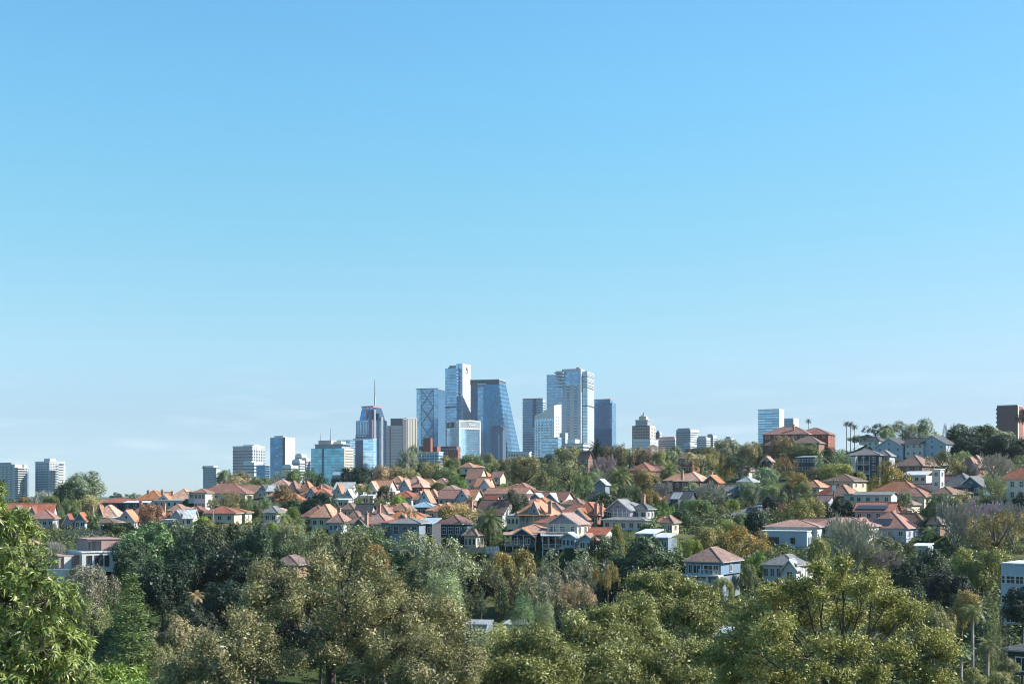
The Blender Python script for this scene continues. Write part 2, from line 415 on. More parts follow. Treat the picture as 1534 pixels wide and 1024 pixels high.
def city():
    # --- the two apartment towers at the left end of the skyline
    t = Tower('pale apartment tower half behind the leafy tree, balconies down its sunlit side', 1300, 32, 'apartment tower', name='apartment_tower')
    a = t.fp(-14, 22, 41); t.block('wall', a, 695, LGREY); t.bands('balcony', t.fp(22, 27, 42, -3), 698, 752, 16, .38, W_, .5)
    t.grid('window', a, 'L', 5, 15, 697, 752, DW, .1, .92, .5, .42); t.panel('stair_panel', a, 'R', .62, .70, 695, 755, BROWNT)
    t.block('plant_room', t.fp(-8, 17, 24, 8), 692, MGREY, 695)
    t = Tower('grey and white apartment tower rising behind the big spreading tree', 1300, 34, 'apartment tower', name='apartment_tower')
    a = t.fp(53, 74, 97); t.block('wall', a, 691, LGREY); t.panel('shade_tint_wall', a, 'L', 0, 1, 691, 750, BLUEP, .15)  # blue panel puts the shade of the left face into its colour
    t.grid('window', a, 'L', 5, 13, 693, 742, DW, .04, .96, .55, .45, .3); t.grid('window', a, 'R', 3, 13, 693, 742, BROWNT, .03, .55, .45, .45)
    t.bands('balcony', t.fp(84, 88, 97, -2), 695, 745, 13, .35, W_, .6); t.grid('balcony_door', a, 'R', 1, 13, 693, 742, DGREY, .58, .95, .8, .5, .5)
    t.block('plant_room', t.fp(66, 75, 84, 6), 686, LGREY, 691); t.block('roof_parapet', a, 690.4, W_, 691.4, m=.3)
    # --- low ones
    t = Tower('small pale blue flats block with a plain white side wall', 1500, 24, 'apartment tower', name='apartment_tower')
    a = t.fp(304, 324, 330); t.block('wall', a, 701, LGREY); t.grid('window', a, 'L', 6, 10, 702, 738, SLATE, .04, .96, .6, .5); t.block('roof_slab', a, 699.6, MGREY, 701, m=.8)
    t.block('plant_room', t.fp(307, 320, 326, 6), 697, W_, 700); t.block('roof_tank', t.fp(303.5, 306, 307, 3), 697.5, DGREY, 700)
    t = Tower('broad office block of white floors and dark ribbon windows', 1900, 30)
    a = t.fp(349, 378, 396); t.block('wall', a, 668, W_); t.panel('shade_tint_wall', a, 'L', 0, 1, 668, 720, MAUVE, .1)  # mauve panel paints the shade on the left face of a white block
    t.bands('window_band', a, 672, 712, 9, .42, SLATE, .35); t.grid('pier', a, 'R', 7, 1, 669, 720, W_, 0, 1, .3, 1, .6)
    t.block('plant_room', t.fp(364, 380, 389, 8), 665.5, LGREY, 668); t.block('roof_parapet', a, 667.4, W_, 669, m=.5)
    t = Tower('low white office block in front of the ribbon windowed one', 1700, 25, 'office block', name='office_block')
    a = t.fp(364, 381, 394); t.block('wall', a, 692, W_); t.bands('window_band', a, 694, 708, 3, .45, SLATE, .3); t.block('plant_room', t.fp(366, 377, 382, 6), 689.5, LGREY, 692)
    t = Tower('low dark blue glass block left of the dark blue tower', 1680, 25, 'office block', name='office_block')
    a = t.fp(384, 397, 404); t.block('glass_facade', a, 697, G_DEEP); t.bands('spandrel', a, 697, 715, 5, .2, MGREY, .2); t.block('roof_parapet', a, 696, LGREY, 697.2, m=.3)
    t = Tower('slim dark blue office tower with a blank white side wall', 2000, 28)
    a = t.fp(405, 427, 442); t.block('wall', a, 654.5, W_)
    t.panel('glass_facade', a, 'L', 0, .82, 655.5, 722, G_DEEP, .4); t.panel('recess_shade_strip', a, 'L', .84, 1, 655, 722, DGREY, .2)  # proud dark strip paints the shade of a recess
    t.grid('spandrel', a, 'L', 1, 18, 657, 722, MGREY, 0, .82, 1, .16, .6); t.grid('balcony', a, 'L', 1, 4, 664, 712, W_, .36, .62, 1, .12, 1.0)
    t.block('plant_room', t.fp(411, 424, 429, 8), 652, MGREY, 655)
    for xl, xc, xr, top, Y, lab in ((423, 436, 447, 697, 1650, 'lowest white office block beside the slim dark blue tower'), (442, 452, 459, 681, 2100, 'white office block with a flat top behind the low ones'), (437, 449, 457, 689, 1850, 'stepped pale office block in the gap between the blue towers'), (452, 459, 465, 687, 1950, 'pinkish white flats block beside the teal glass block')):
        t = Tower(lab, Y, 26, 'office block', name='office_block'); a = t.fp(xl, xc, xr); t.block('wall', a, top, W_ if xl != 452 else MAUVE)
        t.bands('window_band', a, top+2, top+22, 5, .42, SLATE, .3); t.block('plant_room', t.fp(xl+2, xc-1, xc+3, 6), top-2, LGREY, top)
    # --- teal glass block
    t = Tower('teal glass office block with a cream plant storey and two thin masts', 1700, 24)
    a = t.fp(466, 515, 529); t.block('glass_facade', a, 671, G_TEAL); t.panel('dark_rib', a, 'L', .33, .40, 671, 725, G_NAVY, .3)
    t.bands('spandrel', a, 672, 724, 13, .16, BLUEP, .2); t.panel('stone_wall', a, 'R', .05, 1, 671, 725, CREAM, .35); t.grid('window', a, 'R', 4, 12, 673, 722, DW, .1, .95, .6, .5, .5)
    t.block('recessed_floor', t.fp(472, 512, 526, 4), 665, MGREY, 671); t.block('roof_slab', t.fp(470, 514, 528, 2), 664.3, LGREY, 665.4)
    t.block('plant_room', t.fp(477, 496, 503, 12), 658.5, MAUVE, 665); t.block('plant_room', t.fp(498, 511, 518, 14), 660, CREAM, 665)
    t.mast('mast', 480.5, 648, 659, .35, DGREY, 16); t.mast('mast', 495, 642, 659, .4, DGREY, 18)
    t = Tower('pale teal glass block showing just above the teal one', 1950, 22, 'office block', name='office_block'); a = t.fp(505, 524, 532); t.block('glass_facade', a, 658.5, G_PALE); t.bands('spandrel', a, 658.5, 680, 6, .25, BLUEP, .3)
    # --- dark cube in front of the spire tower
    t = Tower('glossy blue glass block mirroring the sky beneath the spire tower', 2000, 26, 'office block', name='office_block')
    a = t.fp(529, 559, 564); t.block('glass_facade', a, 657, G_SKY); t.panel('dark_glass', a, 'L', 0, .5, 658, 720, G_NAVY, .3); t.bands('spandrel', a, 657, 712, 14, .1, G_BLUE, .15)
    t.block('roof_parapet', a, 656.3, LGREY, 657.4, m=.4)
    # --- spire tower
    t = Tower('stepped tower with pink granite trim and a tall thin spire', 2300, 30)
    body = t.fp(533, 558, 580); t.block('wall', body, 629, G_BLUE)
    top = t.fp(542, 559, 572, 12); zt = t.z(607); mb = MB()
    mid = t.fp(538, 558, 578, 6); mb.frust(mid, t.z(631), top, t.z(611)); mb.prism(t.grow(top, -.5), t.z(612), zt); mb.build('tapered_crown', G_BLUE, t.root)
    t.block('crown_band', top, 606.8, PINK, 609.5, m=.5)
    for u in (.02, .17, .34, .50, .66): t.panel('pale_pier', body, 'L', u, u+.07, 631, 700, LGREY, .5)
    for u in (.22, .55): t.panel('pink_pier', t.fp(541, 558, 571, 8), 'L', u+.25, u+.33, 609, 634, PINK, 1.2)
    t.panel('pink_pier', body, 'L', .93, 1.0, 628, 700, PINK, .6); t.panel('dark_slot', body, 'L', .78, .92, 613, 656, G_NAVY, .8, depth=14)
    for i in range(4): t.panel('glass_fin', body, 'R', .10+i*.24, .20+i*.24, 613+i*5, 700, G_NAVY if i % 2 else MGREY, .7, depth=10-2*i)
    t.panel('sign_band', body, 'L', 0, .82, 650.5, 658, G_NAVY, 1.0); t.panel('sign_lettering', body, 'L', .12, .62, 651.8, 653.2, W_, 1.3)
    t.mast('spire', 561.5, 568, 608, 1.5, MGREY, 26); t.block('spire_base', t.fp(560.3, 561.8, 562.6, 22), 592, LGREY, 607)
    t.panel('white_pier', body, 'R', .0, .14, 659, 690, W_, 1.0)
    # --- mauve tower and sunlit cream one
    t = Tower('mauve stone office tower under a dark plant storey', 2200, 14)
    a = t.fp(579, 603, 608); t.block('wall', a, 637, MAUVE); t.bands('window_band', a, 640, 705, 15, .2, MGREY, .25); t.panel('dark_slot', a, 'L', .2, .26, 638, 705, BROWNT, .5)
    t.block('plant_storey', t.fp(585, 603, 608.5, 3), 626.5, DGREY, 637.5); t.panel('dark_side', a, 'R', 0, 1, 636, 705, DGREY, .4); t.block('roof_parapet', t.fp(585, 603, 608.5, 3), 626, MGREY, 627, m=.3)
    t = Tower('cream office tower with its blank wall turned to the sun', 2260, 62)
    a = t.fp(605, 609, 625); t.block('wall', a, 626, CREAM); t.grid('rib', a, 'R', 4, 1, 626.5, 700, W_, 0, 1, .18, 1, .5); t.block('roof_parapet', a, 625.4, W_, 627, m=.3)
    t.grid('spandrel', a, 'L', 1, 14, 628, 700, MGREY, 0, 1, 1, .35, .3)
    # --- braced glass tower
    t = Tower('glass tower with dark diagonal bracing in diamonds over its face', 2500, 14)
    a = t.fp(624, 656, 667); t.block('glass_facade', a, 582, G_BLUE); t.panel('pale_glass', a, 'L', .0, .2, 582, 690, G_PALE, .3); t.panel('pale_glass', a, 'L', .8, .99, 582, 690, G_PALE, .3)
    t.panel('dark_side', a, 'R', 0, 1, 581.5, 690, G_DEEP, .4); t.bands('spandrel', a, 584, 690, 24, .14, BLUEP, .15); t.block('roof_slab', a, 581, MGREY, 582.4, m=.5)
    A, B = t.face(a, 'L'); d = B-A; n = Vector((d.y, -d.x)).normalized()
    rows = [583, 609, 635, 661, 687]
    for i in range(4):
        for (u0, u1) in ((.22, .78), (.78, .22)):
            p = A + d*u0 + n*.9; q = A + d*u1 + n*.9; mb = MB()
            mb.tube([(p.x, p.y, t.z(rows[i])), (q.x, q.y, t.z(rows[i+1]))], [.7, .7], 4); mb.build('diagonal_brace', MGREY, t.root)
    for u in (.21, .79): t.panel('dark_rib', a, 'L', u-.012, u+.012, 583, 690, G_NAVY, .5)
    # --- tallest slab
    t = Tower('tallest slab tower, blue glass front and white sunlit side with a logo', 2450, 27)
    a = t.fp(667, 684, 694); t.block('glass_facade', a, 551, G_BLUE); t.bands('spandrel', a, 553, 700, 34, .18, BLUEP, .15)
    b = t.fp(683, 693, 705, 6); t.block('core', b, 544, W_); t.panel('glass_strip', b, 'L', .0, .93, 544.5, 700, G_PALE, .3); t.panel('dark_rib', b, 'L', .40, .5, 545, 700, G_DEEP, .5)
    t.grid('sky_terrace', a, 'L', 7, 1, 608, 610.6, DGREY, 0, 1, .8, 1, .5); t.block('plant_room', t.fp(673, 686, 692, 12), 546, MGREY, 551); t.block('plant_room', t.fp(671, 676, 680, 16), 549, DGREY, 551.5)
    t.text('A', b, 'R', .5, 552, 13, DGREY, name='logo'); t.panel('logo_bar', b, 'R', .3, .7, 556, 556.8, DGREY, .6)
    t.grid('joint', b, 'R', 1, 12, 560, 690, LGREY, .02, .98, 1, .05, .3)
    # --- white framed cube
    t = Tower('white framed glass cube with dark louvred bands under its roof', 2200, 46)
    a = t.fp(668, 687.5, 719.5); t.block('glass_facade', a, 630, G_SKY); t.panel('tint_wall', a, 'L', .02, .70, 643, 700, G_PALE, .3); t.bands('spandrel', a, 643, 690, 14, .06, BLUEP, .2)
    for f, us in (('L', ((0, .06), (.70, .76), (.95, 1))), ('R', ((0, .05), (.95, 1)))):
        for u in us: t.panel('white_frame', a, f, u[0], u[1], 629, 700, W_, 1.0)
    t.block('white_cornice', a, 628.8, W_, 630.6, m=1.0)
    t.panel('louvre_band', a, 'L', .07, .69, 631.5, 640, G_NAVY, .8); t.panel('louvre_band', a, 'R', .06, .94, 631.5, 640, MGREY, .8); t.panel('white_sill', a, 'R', .05, .95, 640, 642, W_, .9); t.panel('white_sill', a, 'L', .06, .7, 640, 641.5, W_, .9)
    t.text('K', a, 'L', .38, 635.8, 9, W_, 1.3, 'logo'); t.text('X', a, 'R', .46, 635.8, 10, W_, 1.3, 'logo'); t.panel('sign_lettering', a, 'R', .52, .75, 635, 636, W_, 1.2)
    t.block('roof_plant', t.fp(690, 702, 712, 14), 628, LGREY, 630)
    # --- leaning glass tower
    t = Tower('dark blue glass tower whose sunlit side leans inward to the roof', 2400, 16)
    a = t.fp(705, 747, 796); tp = t.fp(705, 747, 757); L, C, R, K = a; z0, z1 = t.z(690), t.z(569)
    mb = MB(); mb.frust([L, t.fp(705, 771, 796)[1], t.fp(705, 771, 796)[2], K], CITY, [tp[0], tp[1], tp[2], tp[3]], z1); mb.build('glass_facade', G_DEEP, t.root)
    base = t.fp(705, 771, 796); n = 30
    for i in range(n):
        f0 = (i+.1)/n; zz = CITY + (z1-CITY)*f0; pa = [tuple(Vector(p)*(1-f0) + Vector(q)*f0) for p, q in zip(base, tp)]
        f1 = f0 + .012; pb = [tuple(Vector(p)*(1-f1) + Vector(q)*f1) for p, q in zip(base, tp)]
        mb = MB(); mb.frust(t.grow(pa, .25), zz, t.grow(pb, .25), CITY + (z1-CITY)*f1); mb.build('spandrel', G_BLUE, t.root)
    t.panel('dark_glass', tp, 'L', 0, .24, 573, 700, G_NAVY, .5, depth=-.1); t.panel('pale_glass', tp, 'L', .26, .46, 579, 700, G_BLUE, .5, depth=-.1)
    t.block('roof_band', tp, 568.3, DGREY, 575.5, m=.6); t.block('roof_slab', tp, 567.6, LGREY, 568.6, m=.9)
    t.panel('red_logo', tp, 'L', .05, .15, 572.5, 576, REDL, 1.2); t.panel('sign_lettering', tp, 'L', .24, .55, 573.6, 575.4, W_, .9)
    t = Tower('narrow navy glass block standing against the leaning glass tower', 2250, 14, 'office block', name='office_block')
    a = t.fp(735, 754, 758); t.block('glass_facade', a, 639, G_NAVY); t.panel('pale_rib', a, 'L', .62, .70, 650, 700, LGREY, .4); t.panel('pale_rib', a, 'L', .92, 1.0, 645, 700, LGREY, .4); t.bands('spandrel', a, 641, 696, 15, .1, G_DEEP, .2)
    t.block('plant_room', t.fp(738, 750, 755, 6), 637, DGREY, 639)
    t = Tower('flat white roofed hall beyond the trees below the leaning tower', 1500, 12, 'hall', name='low_hall'); a = t.fp(760, 793, 796); t.block('wall', a, 677, W_); t.block('roof_slab', a, 676, LGREY, 677.3, m=.6); t.grid('window', a, 'L', 8, 1, 679, 684, SLATE, .04, .96, .6, .7)
    # --- banded tower
    t = Tower('striped tower of pale floors and dark windows with a dark centre slot', 2400, 16)
    a = t.fp(783, 813, 817); t.block('wall', a, 598, LGREY); t.bands('window_band', a, 600, 695, 26, .45, G_DEEP, .3); t.panel('dark_slot', a, 'L', .5, .68, 597, 640, G_NAVY, .7)
    t.block('roof_parapet', a, 596, MGREY, 598.3, m=.2)
    # --- white curved-roof tower
    t = Tower('white tower with a rising curved roofline and small square windows', 2200, 34)
    a = t.fp(801, 830, 841); zs = [t.z(622), t.z(607), t.z(604), t.z(616)]; mb = MB(); mb.prism(a, CITY, zs); mb.build('wall', W_, t.root)
    t.panel('glass_facade', a, 'L', 0, .93, 626, 700, G_PALE, .3); t.grid('window', a, 'L', 6, 16, 630, 695, DW, .04, .9, .4, .5, .5); t.grid('pier', a, 'L', 7, 1, 620, 700, W_, .0, .95, .25, 1, .45)
    t.grid('window', a, 'R', 2, 14, 622, 690, DW, .2, .7, .3, .35, .25)
    t = Tower('pale blue glass block in front of the curved white tower', 1900, 18, 'office block', name='office_block')
    a = t.fp(811, 836, 841); t.block('glass_facade', a, 656, G_PALE); t.bands('spandrel', a, 658, 690, 7, .22, BLUEP, .25); t.block('roof_parapet', a, 655, LGREY, 656.5, m=.3)
    t = Tower('grey service block at the foot of the widest tower', 1950, 20, 'office block', name='office_block'); a = t.fp(838, 847, 851); t.block('wall', a, 648, LGREY); t.grid('window', a, 'L', 3, 8, 650, 690, MGREY, .08, .92, .6, .5)
    # --- widest tallest tower
    t = Tower('widest tower with white pilasters and balconies stepping at its top corners', 2300, 17)
    lft = t.fp(819, 843, 850, 8); t.block('side_wing', lft, 560, G_BLUE); t.bands('spandrel', lft, 562, 690, 30, .2, LGREY, .15)
    t.block('corner_floors', t.fp(833, 846, 850, 4), 555, MGREY, 560); 
    for i in range(5): t.block('balcony', t.fp(830+i*1.5, 843, 846, -2), 557+i*5, LGREY, 558.6+i*5)
    mid = t.fp(842, 870, 876, 0); t.block('core', mid, 552, LGREY); t.panel('glass_crown', mid, 'L', 0, 1, 555, 576, G_BLUE, .5); t.panel('cap_band', mid, 'L', 0, 1, 552, 555.5, LGREY, .7)
    for u0 in (.26, .66):
        t.panel('window_slot', mid, 'L', u0, u0+.14, 576, 680, G_BLUE, .2); t.grid('window', mid, 'L', 1, 20, 577, 660, DW, u0, u0+.14, .95, .5, .5)
    rgt = t.fp(868, 880, 890, 7); t.block('side_wing', rgt, 555, LGREY); t.panel('glass_front', rgt, 'L', 0, 1, 556, 690, G_PALE, .3); t.bands('spandrel', rgt, 580, 690, 24, .2, LGREY, .35)
    for i in range(6): t.block('balcony', t.fp(869, 880, 890.5, 4), 558+i*4, MGREY if i % 2 else LGREY, 559.8+i*4)
    t.grid('balcony_door', rgt, 'R', 3, 6, 556, 582, DGREY, .1, .9, .6, .45, .6); t.block('refuge_floor', rgt, 606, DGREY, 608, m=.4)
    t.block('roof_crane', t.fp(863, 868, 870, 10), 549, PINK, 552); t.mast('mast', 819.5, 553, 561, .4, MGREY, 14)
    t = Tower('blue glass tower with a dark red roof band beside the widest tower', 2400, 26)
    a = t.fp(890, 917, 923); t.block('glass_facade', a, 603, G_BLUE); t.bands('spandrel', a, 605, 690, 21, .18, G_BLUE, .2); t.block('upper_storey', t.fp(890, 914, 918, 8), 597, G_BLUE, 603); t.block('roof_band', t.fp(890, 914, 918, 8), 596.6, PINK, 598.4, m=.3)
    t.panel('dark_glass', a, 'L', 0, 1, 641, 690, G_DEEP, .3, depth=.0)
    t = Tower('white terraced flats block low down in front of the widest tower', 1600, 24, 'apartment block', name='apartment_block'); a = t.fp(847, 874, 886); t.block('wall', a, 664, W_); t.bands('window_band', a, 666, 690, 5, .45, SLATE, .3); t.block('upper_storey', t.fp(850, 862, 868, 8), 657, W_, 664); t.block('roof_slab', a, 663.3, LGREY, 664.4, m=.8)
    # --- deco tower and its neighbours
    t = Tower('brown stepped tower crowned by a small pale temple and spike', 1800, 26)
    a = t.fp(947, 973, 981.5); t.block('wall', a, 637, BROWNT); t.grid('window', a, 'L', 7, 7, 638, 668, W_, .02, .98, .45, .42, .3); t.panel('sun_tint_wall', a, 'R', .03, 1, 637, 675, CREAM, .3); t.grid('window', a, 'R', 3, 6, 640, 668, DW, .12, .95, .4, .4, .5)  # cream right panel puts sunlight on that side into the colour
    b = t.fp(952, 970, 977, 6); t.block('upper_tier', b, 629, MGREY, 637); t.block('cornice', b, 628, LGREY, 629.4, m=.5); t.block('temple', t.fp(957, 968, 971, 9), 623, CREAM, 628.3); mb = MB()
    Y2 = t.Y+14; mb.lathe([(5.5, Z_at(624, Y2)), (3.2, Z_at(622, Y2)), (1.1, Z_at(620, Y2)), (.3, Z_at(616.5, Y2))], X_at(964.5, Y2), Y2, 8); mb.build('spike', MGREY, t.root)
    t = Tower('white podium flats with ribbon windows below the brown stepped tower', 1600, 22, 'apartment block', name='apartment_block'); a = t.fp(948, 974, 986); t.block('wall', a, 657, W_); t.bands('window_band', a, 659, 676, 4, .42, BLUEP, .3); t.block('roof_slab', a, 656.4, LGREY, 657.4, m=.6)
    for xl, xc, xr, top, Y, m, lab in ((982, 988, 991, 647, 2000, DGREY, 'small dark block right beside the brown stepped tower'), (985, 1011, 1017, 656, 1800, MAUVE, 'long low mauve block with a pinkish roof edge'), (1013, 1034, 1047, 643, 1750, MGREY, 'square grey office block with a white sunlit side, low on the skyline'), (1024, 1034, 1040, 664, 1500, BLUEP, 'little blue grey flats block under the square grey one'), (1044, 1058, 1064, 655, 1700, LGREY, 'pale blue flats block with white floor edges east of the square one'), (1058, 1068, 1073, 652, 1850, MGREY, 'blue grey flats block with a rooftop tank'), (1085, 1095, 1099, 656, 1700, BLUEP, 'smallest pale block peeping over the ridge trees')):
        t = Tower(lab, Y, 34, 'office block', name='office_block'); a = t.fp(xl, xc, xr); t.block('wall', a, top, m)
        t.panel('sun_tint_wall', a, 'R', .02, 1, top, top+25, W_, .25); t.bands('window_band', a, top+2, top+22, 6, .4, SLATE, .4)  # white right panels paint the sunlit side of each block
        t.block('plant_room', t.fp(xl+2, xc-1, xc+2, 5), top-2.5, PINK if xl == 985 else MGREY, top)
    # --- pale towers above the right ridge
    t = Tower('pale blue glass apartment tower above the red brick flats', 1500, 30, 'apartment tower', name='apartment_tower')
    a = t.fp(1136, 1167, 1174); t.block('glass_facade', a, 613, G_PALE); t.bands('spandrel', a, 616, 672, 15, .3, BLUEP, .3); t.block('roof_slab', a, 612, W_, 613.4, m=.5); t.panel('sun_tint_wall', a, 'R', 0, 1, 613, 670, W_, .5)  # white right panel: sunlight painted as a paler colour
    t = Tower('lower pale apartment tower tucked behind the taller pale blue one', 1560, 32, 'apartment tower', name='apartment_tower')
    a = t.fp(1168, 1188, 1195.5); t.block('wall', a, 626, BLUEP); t.bands('window_band', a, 628, 668, 11, .4, MGREY, .3); t.panel('sun_tint_wall', a, 'R', 0, 1, 626, 668, W_, .6); t.block('plant_room', t.fp(1170, 1175, 1178, 5), 624, MGREY, 626)  # right face painted white to look sunlit
    t = Tower('plum brick apartment tower with one blank wall above the dark trees', 900, 31, 'apartment tower', name='apartment_tower')
    a = t.fp(1493.5, 1524, 1532); t.block('wall', a, 607, BRICKP); t.panel('sun_tint_wall', a, 'R', .0, 1, 607, 668, BRICKT, .2); t.block('roof_slab', a, 605.8, LGREY, 607.2, m=.15)  # redder brick on the right is the sunlit tone of the plum brick
    t.panel('pale_strip', a, 'R', .0, .16, 607, 668, CREAM, .4); t.grid('balcony', a, 'L', 1, 8, 609, 660, DGREY, -.05, .035, 1, .45, .5)  # cream strip paints the lit corner into the colour
    # --- brick flats in front of the glass towers
    t = Tower('red brick flats with a square tower in front of the braced glass tower', 1300, 22, 'apartment block', name='apartment_block')
    a = t.fp(628, 655, 662); t.block('wall', a, 668, BRICKT); t.block('stair_tower', t.fp(634, 645, 648, -5), 656, BRICKT); t.grid('window', a, 'L', 6, 3, 669, 682, DW, .05, .95, .5, .5)
    t = Tower('red brick flats block below the white framed cube', 1250, 22, 'apartment block', name='apartment_block')
    a = t.fp(660, 684, 690); t.block('wall', a, 668, BRICKP); t.block('lower_wing', t.fp(672, 686, 690, -8), 674, BRICKT); t.grid('window', a, 'L', 6, 3, 670, 684, LGREY, .05, .95, .45, .45)
    t = Tower('pale blue terrace of flats beneath the brick stair tower', 1150, 18, 'apartment block', name='apartment_block')
    a = t.fp(626, 657, 664); t.block('wall', a, 677, BLUEP); t.bands('window_band', a, 679, 696, 4, .35, SLATE, .2); t.grid('pier', a, 'L', 8, 1, 677, 700, W_, 0, 1, .14, 1, .4); t.block('roof_slab', a, 676.3, W_, 677.3, m=.3)
    t = Tower('blue green steel roofed hall in front of the teal glass block', 1100, 20, 'hall', name='low_hall')
    a = t.fp(497, 516, 522); t.block('wall', a, 711, MGREY); L, C, R, K = a; mb = MB(); m1 = ((L[0]+K[0])/2, (L[1]+K[1])/2); m2 = ((C[0]+R[0])/2, (C[1]+R[1])/2); zz = t.z(711)
    mb.add([(L[0], L[1], zz), (C[0], C[1], zz), (R[0], R[1], zz), (K[0], K[1], zz), (m1[0], m1[1], t.z(706)), (m2[0], m2[1], t.z(706))], [(0, 1, 5, 4), (2, 3, 4, 5), (1, 2, 5), (3, 0, 4)]); mb.build('roof', BLUEP, t.root)
    t = Tower('lavender roofed flats half hidden by the big round tree', 900, 18, 'apartment block', name='apartment_block')
    a = t.fp(722, 752, 757); t.block('wall', a, 694, LGREY); t.block('roof_slab', a, 692.5, MAUVE, 694.3, m=.6); t.block('upper_storey', t.fp(735, 752, 756, 5), 688, MAUVE, 694); t.grid('window', a, 'L', 7, 2, 696, 704, DW, .04, .96, .5, .5)
city()
# ------------------------------------------------------------------ the houses on the slope
TC = roof_mat('terracotta_tile', (.46, .225, .135), (.31, .145, .09))
OR = roof_mat('orange_tile', (.48, .26, .16), (.35, .175, .11))
RT = roof_mat('red_tile', (0.288, 0.122, 0.095), (0.198, 0.081, 0.063))
RB = roof_mat('bright_red_tile', (0.396, 0.176, 0.126), (0.297, 0.126, 0.090))
PK = roof_mat('pink_tile', (0.351, 0.211, 0.171), (0.261, 0.149, 0.122))
BN = roof_mat('brown_tile', (0.225, 0.149, 0.113), (0.153, 0.099, 0.077))
PL = roof_mat('plum_tile', (0.207, 0.131, 0.117), (0.153, 0.090, 0.090))
SL = roof_mat('slate_tile', (0.104, 0.108, 0.122), (0.068, 0.072, 0.081))
GY = roof_mat('grey_tile', (0.216, 0.221, 0.230), (0.153, 0.153, 0.162))
GM = roof_mat('grey_steel', (0.414, 0.441, 0.459), (0.342, 0.360, 0.387), .8, True)
WM = roof_mat('white_steel', (0.666, 0.675, 0.675), (0.576, 0.594, 0.612), .8, True)
BM = roof_mat('blue_steel', (.29, .40, .48), (.24, .35, .43), .8, True)
wW = paint('white_render', (.58, .565, .53), .8, .1, .5, streak=True)
wC = paint('cream_render', (.58, .50, .38), .8, .1, .5, streak=True)
wY = paint('pale_yellow_render', (.62, .55, .42), .8, .1, .5, streak=True)
wB = paint('pale_blue_and_shade_boards', (.40, .46, .54), .7, .1, .5, streak=True)  # blue boards; on white houses the tint paints the shade of front walls
wD = paint('blue_grey_boards', (.19, .235, .285), .7, .15, .5, streak=True)
wI = paint('mid_blue_boards', (.16, .24, .34), .7, .12, .5, streak=True)
wT = paint('teal_boards', (.035, .12, .155), .7, .15, .5, streak=True)
wG = paint('grey_render', (.40, .40, .42), .8, .12, .5, streak=True)
wV = paint('mauve_grey_boards', (.32, .30, .36), .75, .12, .5, streak=True)
wR = paint('red_brick', (.27, .10, .07), .9, .2, 1.5)
wP = paint('pink_render', (.60, .38, .36), .8, .1, .5, streak=True)
wE = paint('pale_green_boards', (.46, .54, .48), .75, .1, .5, streak=True)
wN = paint('brown_brick', (.23, .14, .10), .9, .2, 1.5)
wK = paint('dark_shade_boards', (.07, .075, .085), .8, .2, .5)  # dark boards; for walls in deep shade the darkness is put into this colour
wM = paint('mauve_brown_cladding', (.36, .235, .22), .75, .1, .5, streak=True)
CHIM = paint('chimney_brick', (.42, .25, .19), .9, .25, 1.5)
SOLAR = glass('solar_panel', (.02, .025, .045), .3, .12, 50, .5, .5, .3)
TIMBER = paint('grey_timber', (.36, .30, .25), .85, .25, 1.5)
GUT = paint('weathered_gutter', (.40, .37, .34), .7, .2, .8)
FOOT = []           # footprints (x, y, radius) that plants keep clear of

